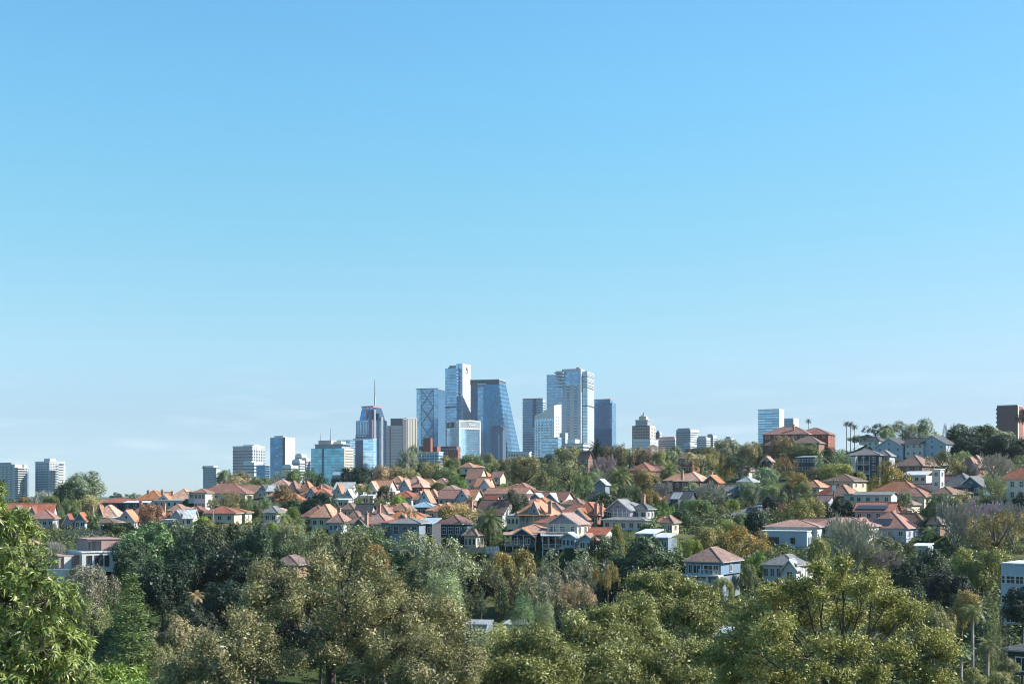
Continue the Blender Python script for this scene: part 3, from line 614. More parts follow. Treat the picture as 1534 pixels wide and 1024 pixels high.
class Blk: pass
RECORD = True       # first pass over the houses only levels their pads
def block(root, Y, yaw, kind, x0, x1, ridge, eave, roof, wall, dy=0, d=9, wf=0, wr=0, st=1, gm=None, base=None, wk='two', trim=None, gut=True, rp=None, wh=1.35, ww=1.15):
    b = Blk(); Yc = Y + dy + d/2 * .6
    px = (x0+x1)/2; k = (px-CX)/F; th = math.radians(yaw) ; ya = th + math.atan(k)
    W = (x1-x0)/F*Yc/math.cos(math.atan(k))
    d = min(d, (.28 if kind == 'gablef' else .36)*W/max(math.sin(abs(th)), .05)); oh = .5 if kind != 'flat' else .15
    w = max(2.5, (W - d*math.sin(abs(th)))/math.cos(th) - 2*oh)
    d2 = max(2, d - 2*oh)
    c = (X_at(px, Yc), Yc); M = Matrix.Translation((c[0], c[1], 0)) @ Matrix.Rotation(-ya, 4, 'Z')
    ze, zr = Z_at(eave, Yc - d*.25), Z_at(ridge, Yc)
    if RECORD:
        if not base and kind != 'none':
            t0 = ze - 2.8*st + .5 - (.5 if kind == 'flat' else 0); PADS.append((c[0], c[1], max(w, d2)*.5 + 1.6, t0))
        b.M, b.w, b.d, b.ze, b.zr, b.zb, b.ang, b.oh, b.kind = M, w, d2, ze, zr, ze-3, -ya, oh, kind; b.roofo = b.wallo = None
        return b
    zb = (Z_at(base, Yc-d*.4) if base else min(tz((M @ Vector((sx*w/2, sy*d2/2, 0))).x, (M @ Vector((sx*w/2, sy*d2/2, 0))).y) for sx in (-1, 1) for sy in (-1, 1)) - .4)
    zb = min(zb, ze - 2.2)
    b.M, b.w, b.d, b.ze, b.zr, b.zb, b.ang, b.oh, b.kind = M, w, d2, ze, zr, zb, -ya, oh, kind
    FOOT.append((c[0], c[1], max(w, d2)*.55 + .6))
    hw, hd = w/2, d2/2
    mb = MB()
    if kind == 'gablef':      # ridge runs away from the viewer
        mb.add([(-hw,-hd,zb),(hw,-hd,zb),(hw,hd,zb),(-hw,hd,zb),(-hw,-hd,ze),(hw,-hd,ze),(hw,hd,ze),(-hw,hd,ze),(0,-hd,zr-.12),(0,hd,zr-.12)],
               [(3,2,1,0),(0,1,5,8,4),(2,3,7,9,6),(1,2,6,5),(3,0,4,7),(4,8,9,7),(8,5,6,9)])
    elif kind == 'gables':
        mb.add([(-hw,-hd,zb),(hw,-hd,zb),(hw,hd,zb),(-hw,hd,zb),(-hw,-hd,ze),(hw,-hd,ze),(hw,hd,ze),(-hw,hd,ze),(-hw,0,zr-.12),(hw,0,zr-.12)],
               [(3,2,1,0),(0,1,5,4),(2,3,7,6),(1,2,6,9,5),(3,0,4,8,7),(4,5,9,8),(8,9,6,7)])
    else: mb.box(-hw, hw, -hd, hd, zb, ze - (.02 if kind == 'hip' else 0))
    mb.xf(M); b.wallo = mb.build('wall', wall, root)
    t = .16; W2, D2 = hw+oh, hd+oh; r = MB()
    sl = (zr-ze)/max(hw if kind == 'gablef' else hd, .1); zo = ze - sl*oh*.8 if kind in ('gablef', 'gables') else ze
    if kind == 'hip':
        if w >= d2: p, q = (-(W2-D2), 0), (W2-D2, 0)
        else: p, q = (0, -(D2-W2)), (0, D2-W2)
        if p == q: q = (p[0]+.02, p[1])
        vs = [(-W2,-D2,ze),(W2,-D2,ze),(W2,D2,ze),(-W2,D2,ze),(p[0],p[1],zr),(q[0],q[1],zr)]
        up = [(x, y, z+t) for x, y, z in vs[:4]] + vs[4:]
        fs = [(0,1,5,4),(1,2,5),(2,3,4,5),(3,0,4)] if w >= d2 else [(0,1,4),(1,2,5,4),(2,3,5),(3,0,4,5)]
        r.add(vs[:4] + up, [tuple(i+4 for i in f) for f in fs] + [(3,2,1,0),(0,1,5,4),(1,2,6,5),(2,3,7,6),(3,0,4,7)])
    elif kind == 'gablef':
        for s in (-1, 1):
            r.add([(s*W2,-D2,zo),(0,-D2,zr-.02),(0,D2,zr-.02),(s*W2,D2,zo),(s*W2,-D2,zo+t),(0,-D2,zr+t),(0,D2,zr+t),(s*W2,D2,zo+t)], [(0,1,2,3),(7,6,5,4),(0,4,5,1),(3,2,6,7),(0,3,7,4)])
    elif kind == 'gables':
        for s in (-1, 1):
            r.add([(-W2,s*D2,zo),(W2,s*D2,zo),(W2,0,zr-.02),(-W2,0,zr-.02),(-W2,s*D2,zo+t),(W2,s*D2,zo+t),(W2,0,zr+t),(-W2,0,zr+t)], [(0,1,2,3),(7,6,5,4),(0,4,5,1),(1,5,6,2),(0,3,7,4)])
    else:                      # flat or lean-to: ridge at the back, eave in front
        r.add([(-W2,-D2,ze+.01),(W2,-D2,ze+.01),(W2,D2,max(zr,ze+.01)),(-W2,D2,max(zr,ze+.01)),(-W2,-D2,ze+.22),(W2,-D2,ze+.22),(W2,D2,max(zr,ze)+.22),(-W2,D2,max(zr,ze)+.22)], [(3,2,1,0),(4,5,6,7),(0,1,5,4),(1,2,6,5),(2,3,7,6),(3,0,4,7)])
    r.xf(M); b.roofo = r.build('roof', roof, root)
    # ridge capping and gutters
    if kind in ('hip', 'gables', 'gablef') and zr - ze > .8:
        cap = MB()
        if kind == 'hip':
            e = [Vector((sx*W2, sy*D2, ze+t)) for sx, sy in ((-1,-1),(1,-1),(1,1),(-1,1))]; P, Q = Vector((p[0], p[1], zr)), Vector((q[0], q[1], zr))
            ends = [P, Q, Q, P] if w >= d2 else [P, P, Q, Q]
            for a, z in zip(e, ends): cap.tube([a, z], [.12, .12], 4, False)
            cap.tube([P, Q], [.13, .13], 4, False)
        elif kind == 'gablef': cap.tube([(0,-D2,zr+t),(0,D2,zr+t)], [.13, .13], 4)
        else: cap.tube([(-W2,0,zr+t),(W2,0,zr+t)], [.13, .13], 4)
        cap.xf(M); cap.build('ridge_capping', roof, root, b.roofo)
    tm = trim or WHITE
    if kind == 'gablef':
        for s in (-1, 1):
            g = MB(); g.add([(s*W2,-D2-.06,zo-.16),(0,-D2-.06,zr-.16),(0,-D2-.06,zr+.14),(s*W2,-D2-.06,zo+.14),(s*W2,-D2+.02,zo-.16),(0,-D2+.02,zr-.16),(0,-D2+.02,zr+.14),(s*W2,-D2+.02,zo+.14)], [(0,1,2,3),(7,6,5,4),(0,4,5,1),(1,5,6,2),(2,6,7,3),(3,7,4,0)])
            g.xf(M); g.build('bargeboard', tm, root)
        if gm:
            g = MB(); hh = zr-ze; g.add([(-hw*.93,-hd-.05,ze+.02),(hw*.93,-hd-.05,ze+.02),(0,-hd-.05,zr-.25),(-hw*.93,-hd+.02,ze+.02),(hw*.93,-hd+.02,ze+.02),(0,-hd+.02,zr-.25)], [(0,1,2),(5,4,3),(0,3,4,1),(1,4,5,2),(2,5,3,0)])
            g.xf(M); g.build('gable', gm, root)
            if hh > 2.4: window(root, M @ Vector((0, -hd-.05, ze+hh*.18)), b.ang, min(1.0, hw*.4), hh*.3, tm, 'two')
    if kind == 'gables' and gm:
        g = MB(); g.add([(hw+.05,-hd*.93,ze+.02),(hw+.05,hd*.93,ze+.02),(hw+.05,0,zr-.25),(hw-.02,-hd*.93,ze+.02),(hw-.02,hd*.93,ze+.02),(hw-.02,0,zr-.25)], [(0,1,2),(5,4,3),(0,3,4,1),(1,4,5,2),(2,5,3,0)])
        g.xf(M); g.build('gable', gm, root)
    if gut and kind in ('hip', 'gables'):
        for sy in ((-1,) if kind == 'gables' else (-1, 0)):
            g = MB()
            if sy == -1: g.box(-W2, W2, -D2-.09, -D2-.003, zo-.02 if kind == 'gables' else ze-.02, (zo if kind == 'gables' else ze)+.15)
            else: g.box(W2+.003, W2+.09, -D2, D2, ze-.02, ze+.15)
            g.xf(M); g.build('gutter', GUT, root)
    # windows by storey
    for s in range(st):
        zt = ze - .5 - s*2.9
        if zt - wh < zb + .3 and s > 0: break
        for face, n in (('F', wf), ('R', wr)):
            if n <= 0: continue
            L = w if face == 'F' else d2
            for i in range(n):
                u = -L/2 + L*(i+.5)/n; w1 = min(ww, L/n*.72)
                at = M @ (Vector((u, -hd-.02, zt-wh)) if face == 'F' else Vector((hw+.02, u, zt-wh)))
                window(root, at, b.ang if face == 'F' else b.ang + math.pi/2, w1, wh, tm, wk)
    return b

def chimney(root, b, px, top, Y, w=.75, mat=None, low=3.0):
    x = X_at(px, Y); z = Z_at(top, Y); mb = MB(); h = w/2
    mb.box(-h, h, -h, h, z-low, z-.25); mb.box(-h-.12, h+.12, -h-.12, h+.12, z-.25, z)
    for s in (-.5, .5): mb.lathe([(.13, z), (.11, z+.45)], s*h, 0, 6)
    mb.xf(Matrix.Translation((x, Y, 0)) @ Matrix.Rotation(b.ang, 4, 'Z')); mb.build('chimney', mat or CHIM, root, b.roofo)

def verandah(root, Y, x0, x1, rtop, rfloor, dy, depth, roof, posts=5, rail=True, slope=.7, trim=None, name='verandah_roof', under=True, ang=0.):
    """roofed open gallery: roof, posts, rail and floor"""
    Yf = Y + dy; xa, xb = X_at(x0, Yf), X_at(x1, Yf); zt, zf = Z_at(rtop, Yf), Z_at(rfloor, Yf); tm = trim or WHITE
    P = Matrix.Translation(((xa+xb)/2, Yf, 0)) @ Matrix.Rotation(ang, 4, 'Z'); hw = (xb-xa)/2
    if roof:
        r = MB(); r.add([(-hw-.3,-.3,zt),(hw+.3,-.3,zt),(hw+.3,depth,zt+slope),(-hw-.3,depth,zt+slope),(-hw-.3,-.3,zt+.14),(hw+.3,-.3,zt+.14),(hw+.3,depth,zt+slope+.14),(-hw-.3,depth,zt+slope+.14)], [(3,2,1,0),(4,5,6,7),(0,1,5,4),(1,2,6,5),(2,3,7,6),(3,0,4,7)])
        r.xf(P); r.build(name, roof, root)
    f = MB(); f.box(-hw, hw, 0, depth, zf-.25, zf); f.xf(P); f.build('deck', TIMBER if under else tm, root)
    for i in range(posts):
        u = -hw+.1 + (2*hw-.2)*i/(posts-1); p = MB(); p.box(u-.08, u+.08, .02, .18, zf, zt+.02); p.xf(P); p.build('post', tm, root)
    zg = min(ground_at(x0, Yf), ground_at(x1, Yf)) - .3
    if under and zf - zg > 1.2:
        for i in range(max(3, posts-1)):
            u = -hw+.15 + (2*hw-.3)*i/(max(3, posts-1)-1); p = MB(); p.box(u-.1, u+.1, .05, .25, zg, zf-.25); p.xf(P); p.build('pile', tm, root)
    if rail:
        g = MB(); g.box(-hw, hw, .05, .13, zf+.92, zf+1.0); g.box(-hw, hw, .05, .13, zf+.1, zf+.16)
        n = int(2*hw/.22)
        for i in range(n): u = -hw + 2*hw*(i+.5)/n; g.box(u-.025, u+.025, .07, .11, zf+.16, zf+.92)
        g.xf(P); g.build('railing', tm, root)

def solar(root, b, u0, u1, v0, v1, n):
    """panels lying 8 cm above the front slope of a roof"""
    D2 = b.d/2 + b.oh; run = D2; rise = b.zr - b.ze - .16
    for i in range(n):
        a = u0 + (u1-u0)*i/n; c = u0 + (u1-u0)*(i+.93)/n; mb = MB(); vs = []
        for k in (.10, .18):
            for (u, v) in ((a, v0), (c, v0), (c, v1), (a, v1)):
                vs.append((-b.w/2 + b.w*u, -D2 + run*v, b.ze + .16 + rise*v + k))
        mb.add(vs, [(3,2,1,0),(4,5,6,7),(0,1,5,4),(1,2,6,5),(2,3,7,6),(3,0,4,7)]); mb.xf(b.M); mb.build('solar_panel', SOLAR, root, b.roofo)

HN = 'houses stepping up the far slope'
def _silent():
    keep = {k: globals()[k] for k in ('thing', 'window', 'verandah', 'chimney', 'solar')}; kb = MB.build
    class _R: location = Vector((0, 0, 0))
    for k in keep: globals()[k] = lambda *a, **q: _R()
    MB.build = lambda *a, **q: None
    houses()
    for k in keep: globals()[k] = keep[k]
    MB.build = kb
def house(label, Y, yaw, blocks, ch=(), group=HN, name='house', cat='house'):
    px = (blocks[0][1] + blocks[0][2])/2
    root = thing(name, label, cat, (X_at(px, Y), Y, ground_at(px, Y)), group)
    f = blocks[0]; wd = f[2] - f[1]
    if f[0] != 'flat' and wd > 24 and cat == 'house' and Y > 270 and len(blocks) < 4 and 'right edge' not in label:
        # the rear wing most of these houses have, its roof showing beside the main one
        k = sum(map(ord, label)); s = 1 if k % 3 else -1
        blocks = list(blocks) + [('hip', f[1] + wd*(.32 if s > 0 else -.30), f[2] + wd*(.30 if s > 0 else -.32), f[3] + 2 + k % 3, f[4] - 1, (OR, TC, PK, RT, f[5], f[5])[k % 6], f[6], dict(dy=9 + k % 3, d=8, wf=2, wr=1))]
    if cat == 'house' and Y > 270:   # eaves, gutters and side walls hidden behind the neighbours
        blocks = [b if b[0] == 'flat' else (b[0], b[1] - .09*(b[2]-b[1]), b[2] + .09*(b[2]-b[1]), b[3] + .8) + tuple(b[4:]) for b in blocks]
    bs = []
    for b in blocks:
        a, kw = (b[:-1], b[-1]) if isinstance(b[-1], dict) else (b, {})
        bs.append(block(root, Y, kw.pop('yaw', yaw), *a, **kw))
    for c in ch: chimney(root, bs[c[3] if len(c) > 3 else 0], c[0], c[1], Y + (c[2] if len(c) > 2 else 3))
    return root, bs
H = house
def houses():
    # far left
    H('red tiled house with a dark blue gable and a conical corner roof', 400, 14, [('gables', 14, 80, 754, 775, RB, wB, dict(d=10, wf=3)), ('gablef', 10, 48, 756, 776, RT, wD, dict(dy=-3, d=8, gm=wD, wf=2)), ('gablef', 42, 60, 758, 772, RT, wC, dict(dy=-2, d=6, gm=wC)), ('hip', 49, 86, 761, 777, RT, wB, dict(dy=-5, d=8, wf=4, wr=2))])
    H('tiny red roofed porch house between the conical roof and a blue gable', 402, 10, [('gablef', 95, 113, 769, 783, RT, wV, dict(d=7, gm=wV, wf=1))])
    H('small blue gabled cottage with a cream roof edge by the dark palm', 400, 16, [('gablef', 112, 134, 767, 779, TC, wB, dict(d=9, gm=wD, wf=2))])
    H('orange roofed house with a tall pale chimney beside the tan tree', 405, 18, [('hip', 143, 187, 755, 775, OR, wW, dict(d=11, wf=3)), ('gablef', 144, 160, 757, 776, OR, wW, dict(dy=-2, d=6, gm=wR)), ('gablef', 178, 209, 763, 779, OR, wW, dict(dy=-4, d=8, gm=wB, wf=2, wr=2)), ('flat', 164, 181, 774, 776, WM, wW, dict(dy=-4, d=5, wf=1))], [(138.5, 758, 1), (148, 756, 2)])
    H('orange tiled house with a thick white chimney above the big dark figs', 410, 20, [('hip', 205, 252, 757, 777, OR, wW, dict(d=11, wf=3, wr=2)), ('hip', 226, 258, 764, 780, TC, wC, dict(dy=-4, d=8, wf=2))], [(211, 750, 0), (246, 754, 4)])
    H('long low red roof over a white fascia behind the chimneyed orange house', 470, 12, [('hip', 154, 216, 745, 753, RT, wK, dict(d=12, wf=4)), ('flat', 186, 226, 751, 753, WM, wK, dict(dy=-6, d=7, wf=3))])
    H('steep orange pyramid roof at the left crest with brick chimneys', 500, 20, [('hip', 208, 256, 733, 749, OR, wW, dict(d=14, wf=3)), ('gablef', 236, 262, 739, 750, OR, wB, dict(dy=-5, d=7, gm=wW, wf=2))], [(222, 735, 1), (243, 734, 4)])
    H('orange house over a flat white verandah line at the crest', 500, 20, [('hip', 255, 300, 731, 748, OR, wW, dict(d=13, wf=4)), ('flat', 231, 294, 748.5, 749.5, WM, wW, dict(dy=-8, d=7, wf=6, wh=1.6))], [(258, 736, 0), (270, 736, 2)])
    H('white pavilion with an upper balcony below the long red hip roof', 455, 18, [('hip', 291, 318, 731, 738, PK, wW, dict(d=9, wf=3, st=2, wh=1.5))])
    H('large rose red hip roofed house on the crest beside the yellow brown tree', 500, 18, [('hip', 305, 377, 723, 739, RT, wY, dict(d=14, wf=4, wr=2))], [(330, 722, 5)])
    H('blue grey gabled house with a white annex under the dark round tree', 385, 18, [('gablef', 255, 282, 763, 776, GY, wB, dict(d=9, gm=wB, wf=2)), ('gables', 276, 296, 762, 775, WM, wW, dict(dy=-1, d=7, wf=1)), ('flat', 246, 262, 778, 779, WM, wW, dict(dy=-4, d=5, wf=2))])
    H('grey roofed house with a long white wing beyond the pale gum tree', 500, 20, [('gablef', 386, 408, 725, 736, SL, wG, dict(d=10, gm=wG, wf=2)), ('gables', 400, 422, 726, 735, WM, wW, dict(d=8, wf=2)), ('hip', 400, 424, 736, 744, OR, wC, dict(dy=-6, d=7, wf=2))])
    H('tan roofed twin gabled house at the crest left of the white cluster', 500, 20, [('hip', 430, 452, 719, 735, PK, wC, dict(d=10, wf=2)), ('hip', 449, 474, 720, 736, TC, wC, dict(dy=-2, d=10, wf=2)), ('hip', 470, 502, 724, 733, BN, wC, dict(dy=3, d=9, wf=3))])
    H('red roofed house whose blue white gable rises over dark shrubs', 455, 20, [('hip', 455, 506, 728, 741, RB, wW, dict(d=11, wf=3)), ('gablef', 459, 480, 729, 741, RT, wB, dict(dy=-3, d=7, gm=wB, wf=2))], [(480, 727, 2)])
    H('white house with white steel roofs and one orange roof facet', 445, 18, [('gables', 500, 536, 722, 737, WM, wW, dict(d=10, wf=3)), ('gablef', 499, 520, 724, 742, OR, wW, dict(dy=-4, d=7, gm=wW)), ('gablef', 514, 534, 732, 744, WM, wB, dict(dy=-6, d=7, gm=wB, wf=2)), ('flat', 498, 528, 747, 749, WM, wW, dict(dy=-11, d=4, wf=3))])
    H('orange house with a white gable at each end behind two small palms', 460, 24, [('gables', 556, 594, 718, 733, OR, wW, dict(d=11, gm=wW, wf=3, wr=2)), ('gablef', 549, 570, 720, 733, OR, wW, dict(dy=-3, d=7, gm=wB, wf=2)), ('flat', 536, 570, 741, 743, WM, wW, dict(dy=-9, d=6, wf=4, wh=1.6))])
    H('high orange roofed house with a blue dormer gable and tall chimney', 455, 24, [('hip', 601, 650, 712, 730, OR, wR, dict(d=12, wf=3, wr=3)), ('gablef', 598, 620, 717, 731, OR, wB, dict(dy=-4, d=8, gm=wB, wf=2))], [(627, 719, -1)])
    H('wine red hip roof low between the yellow shrub and the pale blue gable', 420, 20, [('hip', 587, 630, 734, 745, RT, wC, dict(d=10, wf=2))])
    H('pale blue gabled house with a blue steel verandah roof', 400, 18, [('gablef', 626, 652, 733, 750, OR, wB, dict(d=9, gm=wB, wf=2)), ('hip', 616, 656, 751, 760, BM, wD, dict(dy=-6, d=7, wf=4))])
    H('orange pyramid house with white side wall right of the pale blue gable', 430, 22, [('hip', 638, 662, 732, 743, TC, wW, dict(d=9, wf=2, wr=2))])
    H('tan roofed house with a round dormer next to the blue white gable', 430, 18, [('gables', 657, 694, 733, 746, PK, wW, dict(d=9, wf=3))])
    H('house with a blue white front gable and a bright white side gable', 420, 22, [('gables', 686, 724, 732, 746, TC, wW, dict(d=9, gm=wW, wf=2, wr=2)), ('gablef', 682, 710, 732, 747, RT, wB, dict(dy=-3, d=8, gm=wB, wf=2))])
    H('farthest orange gable tucked among green shrubs near the lavender flats', 500, 24, [('gables', 699, 730, 700, 716, TC, wW, dict(d=10, gm=wY, wf=2))])
    H('small orange double gable over blue walls beneath the farthest one', 440, 22, [('gables', 712, 742, 714, 728, OR, wB, dict(d=9, gm=wY, wf=2)), ('gablef', 718, 740, 717, 728, TC, wB, dict(dy=-3, d=6, gm=wB, wf=1))])
    H('long orange roof over pale blue windows with a white end gable', 425, 24, [('gables', 729, 798, 730, 739, TC, wB, dict(d=9, gm=wW, wf=7, wr=1))])
    H('twin blue gabled house with grey steel roofs under a rust ridge', 410, 20, [('gables', 798, 858, 736, 748, RT, wW, dict(d=10, gm=wW, wf=4, wr=2)), ('gablef', 792, 820, 738, 748, GM, wD, dict(dy=-3, d=8, gm=wD, wf=2)), ('gablef', 813, 843, 738, 750, GM, wB, dict(dy=-4, d=9, gm=wD, wf=3))], [(842, 749, -9)])
    # front row, left to right
    H('orange hip roofed pair with a brick chimney behind the leafy bank', 345, 20, [('hip', 468, 513, 754, 775, OR, wC, dict(d=11, wf=3)), ('hip', 492, 528, 767, 783, PK, wB, dict(dy=-8, d=9, wf=3))], [(508, 760, -3)])
    H('dark slate roofed house with a slim white chimney', 350, 20, [('gables', 530, 566, 754, 773, SL, wG, dict(d=11, wf=2)), ('hip', 520, 548, 764, 776, BN, wC, dict(dy=-3, d=8, wf=2))], [(568, 754, -3)])
    H('mauve tan hip roof over a sunlit cream side wall', 315, 24, [('hip', 540, 602, 768, 785, PK, wY, dict(d=12, wf=3, wr=2, st=2)), ('gablef', 528, 556, 775, 787, BN, wG, dict(dy=-3, d=7, gm=wN, wf=1))], [(549, 768, -2)])
    H('orange brown hip roof wedged behind the blue timber house', 325, 20, [('hip', 580, 634, 763, 778, TC, wD, dict(d=11, wf=2)), ('gablef', 592, 622, 768, 780, TC, wD, dict(dy=-4, d=7, gm=wD))])
    r, bs = H('two storey blue timber house with grey and blue steel roofs', 285, 16, [('hip', 588, 642, 774, 784, GY, wD, dict(d=9, wf=3, st=2, wk='four', wh=1.7, trim=wG)), ('flat', 622, 662, 777, 785, BM, wK, dict(dy=5, d=8, wf=3, st=2, trim=wG))])
    verandah(r, 285, 592, 612, 806, 822, -1.2, 1.2, None, 3, True)
    H('terracotta roof flanked by the yellow brown tree and a white chimney', 335, 22, [('hip', 652, 690, 752, 766, TC, wC, dict(d=10, wf=2)), ('hip', 676, 708, 754, 767, OR, wC, dict(dy=-2, d=9, wf=2))], [(706, 749, 0)])
    r, bs = H('dark teal cottage with a brown hip roof left of the canary palm', 300, 20, [('hip', 661, 708, 771, 785, PL, wT, dict(d=9, wf=3, wk='four', wh=1.7, wr=1)), ('hip', 694, 726, 789, 802, BN, wC, dict(dy=-5, d=8, wf=3, wr=2, wh=1.6))])
    H('plum brown steep roof with roof lights and a sunlit white gable', 345, 24, [('gables', 714, 774, 748, 770, PL, wG, dict(d=11, gm=wW, wf=3, wr=2))], [(760, 746, 4)])
    r, bs = H('big orange house with a steep gable and pale chimney in mid terrace', 325, 20, [('hip', 776, 838, 748, 772, OR, wW, dict(d=12, wf=4, wr=2, wh=1.6)), ('gablef', 790, 818, 750, 772, TC, wY, dict(dy=-3, d=8, gm=wB)), ('flat', 758, 790, 770, 773, GM, wY, dict(dy=-2, d=7, wf=3))], [(824, 751, -2)])
    verandah(r, 325, 776, 822, 772, 788, -3.2, 3, OR, 5, True, .9)
    r, bs = H('low terracotta house with a long white railed verandah on stilts', 293, 12, [('hip', 768, 832, 784, 798, TC, wK, dict(d=10, wf=4)), ('gablef', 766, 806, 790, 802, TC, wK, dict(dy=-3, d=6, gm=wK, wf=2))])
    verandah(r, 293, 756, 803, 801.5, 816, -4, 3.6, PK, 6, True, .5, wY)
    r, bs = H('tall gabled house with two balconies and a bright cream side wall', 292, 24, [('gablef', 822, 880, 768, 784, PK, wY, dict(d=11, gm=wV, wf=3, st=2, wr=2, wh=1.7, ww=1.3)), ('gablef', 840, 870, 797, 804, GM, wB, dict(dy=-6, d=4, gm=wB, wf=3))])
    verandah(r, 292, 820, 864, 783.5, 797, -3.2, 2.6, None, 6, True); verandah(r, 292, 812, 862, 803, 821, -5.2, 4, GM, 6, True, .5)
    r, bs = H('orange house with a pale blue front gable and paired pink chimneys', 325, 20, [('hip', 856, 916, 751, 771, RB, wN, dict(d=12, wf=3)), ('gablef', 852, 890, 761, 776, TC, wB, dict(dy=-5, d=9, gm=wB, wf=3, st=2, wh=1.6))], [(893, 754, -3), (901, 755, -2)])
    H('pale blue weatherboard cottage beside the cream balcony house', 280, 22, [('gablef', 866, 898, 799, 808, RB, wB, dict(d=8, wf=2)), ('gables', 880, 922, 790, 800, RB, wW, dict(dy=5, d=8, wf=2))])
    H('narrow orange lean roof squeezed against the cream side wall', 305, 16, [('flat', 862, 888, 783, 797, TC, wW, dict(d=7, wf=1))])
    r, bs = H('grey two storey house with mauve gable and a row of white windows', 325, 24, [('gablef', 909, 956, 747, 763, GY, wV, dict(d=11, gm=wV, wf=4, wk='four', wh=1.8)), ('hip', 948, 981, 752, 763, SL, wW, dict(dy=1, d=9, wf=2, wr=2)), ('hip', 906, 974, 773, 779, GY, wW, dict(dy=-6, d=6, wf=5, wr=2))], [(964, 741, 4)])
    verandah(r, 325, 918, 946, 762, 774, -2.4, 2, None, 5, True)
    H('blue steel shed under the canary palms', 400, 16, [('gablef', 890, 914, 717, 725, GM, wD, dict(d=8, gm=wD))])
    H('brick house with an orange hip roof and two brick chimneys by the grey bare tree', 455, 22, [('hip', 1013, 1066, 706, 721, OR, wR, dict(d=13, wf=4)), ('gablef', 1054, 1084, 711, 722, TC, wR, dict(dy=-2, d=8, gm=wR, wf=1))], [(1022, 705, -3), (1066, 706, 2)])
    H('orange roof edge showing through the shrubs above the grey house', 400, 26, [('hip', 880, 912, 731, 746, TC, wN, dict(d=10, wf=2))])
    H('dark red brick flats with a brown hip roof behind the palm', 560, 22, [('hip', 1014, 1052, 677, 687, BN, wR, dict(d=13, wf=3, st=2, wh=1.6, ww=1.8))], name='brick_flats', cat='flats')
    H('brick house with a steep brown roof among the brown ridge trees', 540, 28, [('gables', 866, 889, 676, 687, BN, wN, dict(d=10, gm=wR, wf=2, wr=2, st=2))])
    H('red hip roof glimpsed between the two canary palms', 540, 24, [('hip', 944, 988, 692, 705, RT, wN, dict(d=13, wf=2))])
    H('dark barn roofed house with white roof edges below the bare brown shrub', 395, 22, [('gables', 1003, 1045, 735, 752, SL, wK, dict(d=9, wf=2)), ('flat', 1004, 1022, 738, 748, GM, wK, dict(dy=-3, d=5))])
    H('navy boxy house with two flat white roofs above the great dark fig', 278, 18, [('flat', 951, 995, 794, 799.5, WM, wD, dict(d=8, wf=2)), ('flat', 975, 1016, 800, 805.5, WM, wD, dict(dy=-4, d=7, wf=2))], name='boxy_house')
    H('small cream cottage beside the round green shrub below the road', 325, 22, [('hip', 990, 1018, 771, 783, PK, wY, dict(d=8, wf=2, wr=1))])
    r, bs = H('blue house under a red hip roof standing on white framed garages', 240, 22, [('hip', 1024, 1114, 819, 841, PK, wI, dict(d=11, wf=0, wr=1, base=860, gut=True))])
    b = bs[0]
    for u, wd in ((-.36, 1.0), (-.2, 1.7), (.14, 1.9), (.36, 1.0)): window(r, b.M @ Vector((b.w*u, -b.d/2-.02, b.ze-2.1)), b.ang, wd, 1.7, WHITE, 'two')
    M = b.M; lo = MB(); lo.box(-b.w/2+.2, b.w/2, -b.d/2-.6, b.d/2-.3, b.zb-7, b.zb-.3); lo.xf(M); lo.build('garage_wall', wD, r)
    pr = MB(); pr.box(-b.w/2-3.2, b.w/2+.1, -b.d/2-1.4, -b.d/2+1, b.zb-.3, b.zb+.02); pr.xf(M); pr.build('terrace_slab', wW, r)
    for u in (-.30, .18, .5): q = MB(); q.box(b.w*u-.22, b.w*u+.22, -b.d/2-1.3, -b.d/2-.7, b.zb-6.5, b.zb-.32); q.xf(M); q.build('pier', wW, r)
    for u0, u1 in ((-.28, .16), (.2, .48)): q = MB(); q.box(b.w*u0+.3, b.w*u1-.3, -b.d/2-.68, -b.d/2-.55, b.zb-6, b.zb-.6); q.xf(M); q.build('garage_door', wB, r)
    q = MB(); q.box(-b.w*.1, b.w*.44, -b.d/2-.8, -b.d/2-.72, b.zb+.9, b.zb+1); q.box(-b.w*.1, b.w*.44, -b.d/2-.8, -b.d/2-.72, b.zb+.03, b.zb+.1)
    for i in range(16): u = -b.w*.1 + b.w*.54*i/15; q.box(u-.03, u+.03, -b.d/2-.78, -b.d/2-.74, b.zb+.05, b.zb+.95)
    q.xf(M); q.build('railing', WHITE, r)
    # right hand slope
    r, bs = H('white modern box house with a dark strip window beneath a rust hip roof', 318, 12, [('hip', 1152, 1232, 777, 789, PK, wW, dict(d=12, wf=4, dy=5, wh=.8, ww=1.4)), ('flat', 1140, 1221, 795, 795.5, WM, wB, dict(d=9, wf=0, base=823, yaw=14))])  # box is white; pale blue wall colour paints its front shade
    b = bs[1]; window(r, b.M @ Vector((-b.w*.26, -b.d/2-.02, b.ze-2.9)), b.ang, b.w*.33, 1.6, DARKTRIM, 'wide'); window(r, b.M @ Vector((b.w*.2, -b.d/2-.02, b.ze-2.9)), b.ang, 1.1, 1.5, DARKTRIM, 'two')
    for i in range(3): window(r, b.M @ Vector((b.w/2+.02, b.d*(-.3+.3*i), b.ze-3.4)), b.ang+math.pi/2, 1.3, 2.2, wG, 'two')
    H('red roofed white house behind the big leafless tree', 325, 16, [('hip', 1218, 1310, 773, 788, RB, wW, dict(d=12, wf=5, wr=2))])
    H('white cottage under a grey hip roof in front of the yellow trees', 252, 22, [('hip', 1140, 1222, 830, 846, GY, wW, dict(d=11, wf=5, wr=2, wh=1.7, ww=1.3)), ('gablef', 1172, 1200, 838, 851, GM, wW, dict(dy=-3, d=5, gm=wW, wf=1, wh=1.6))])
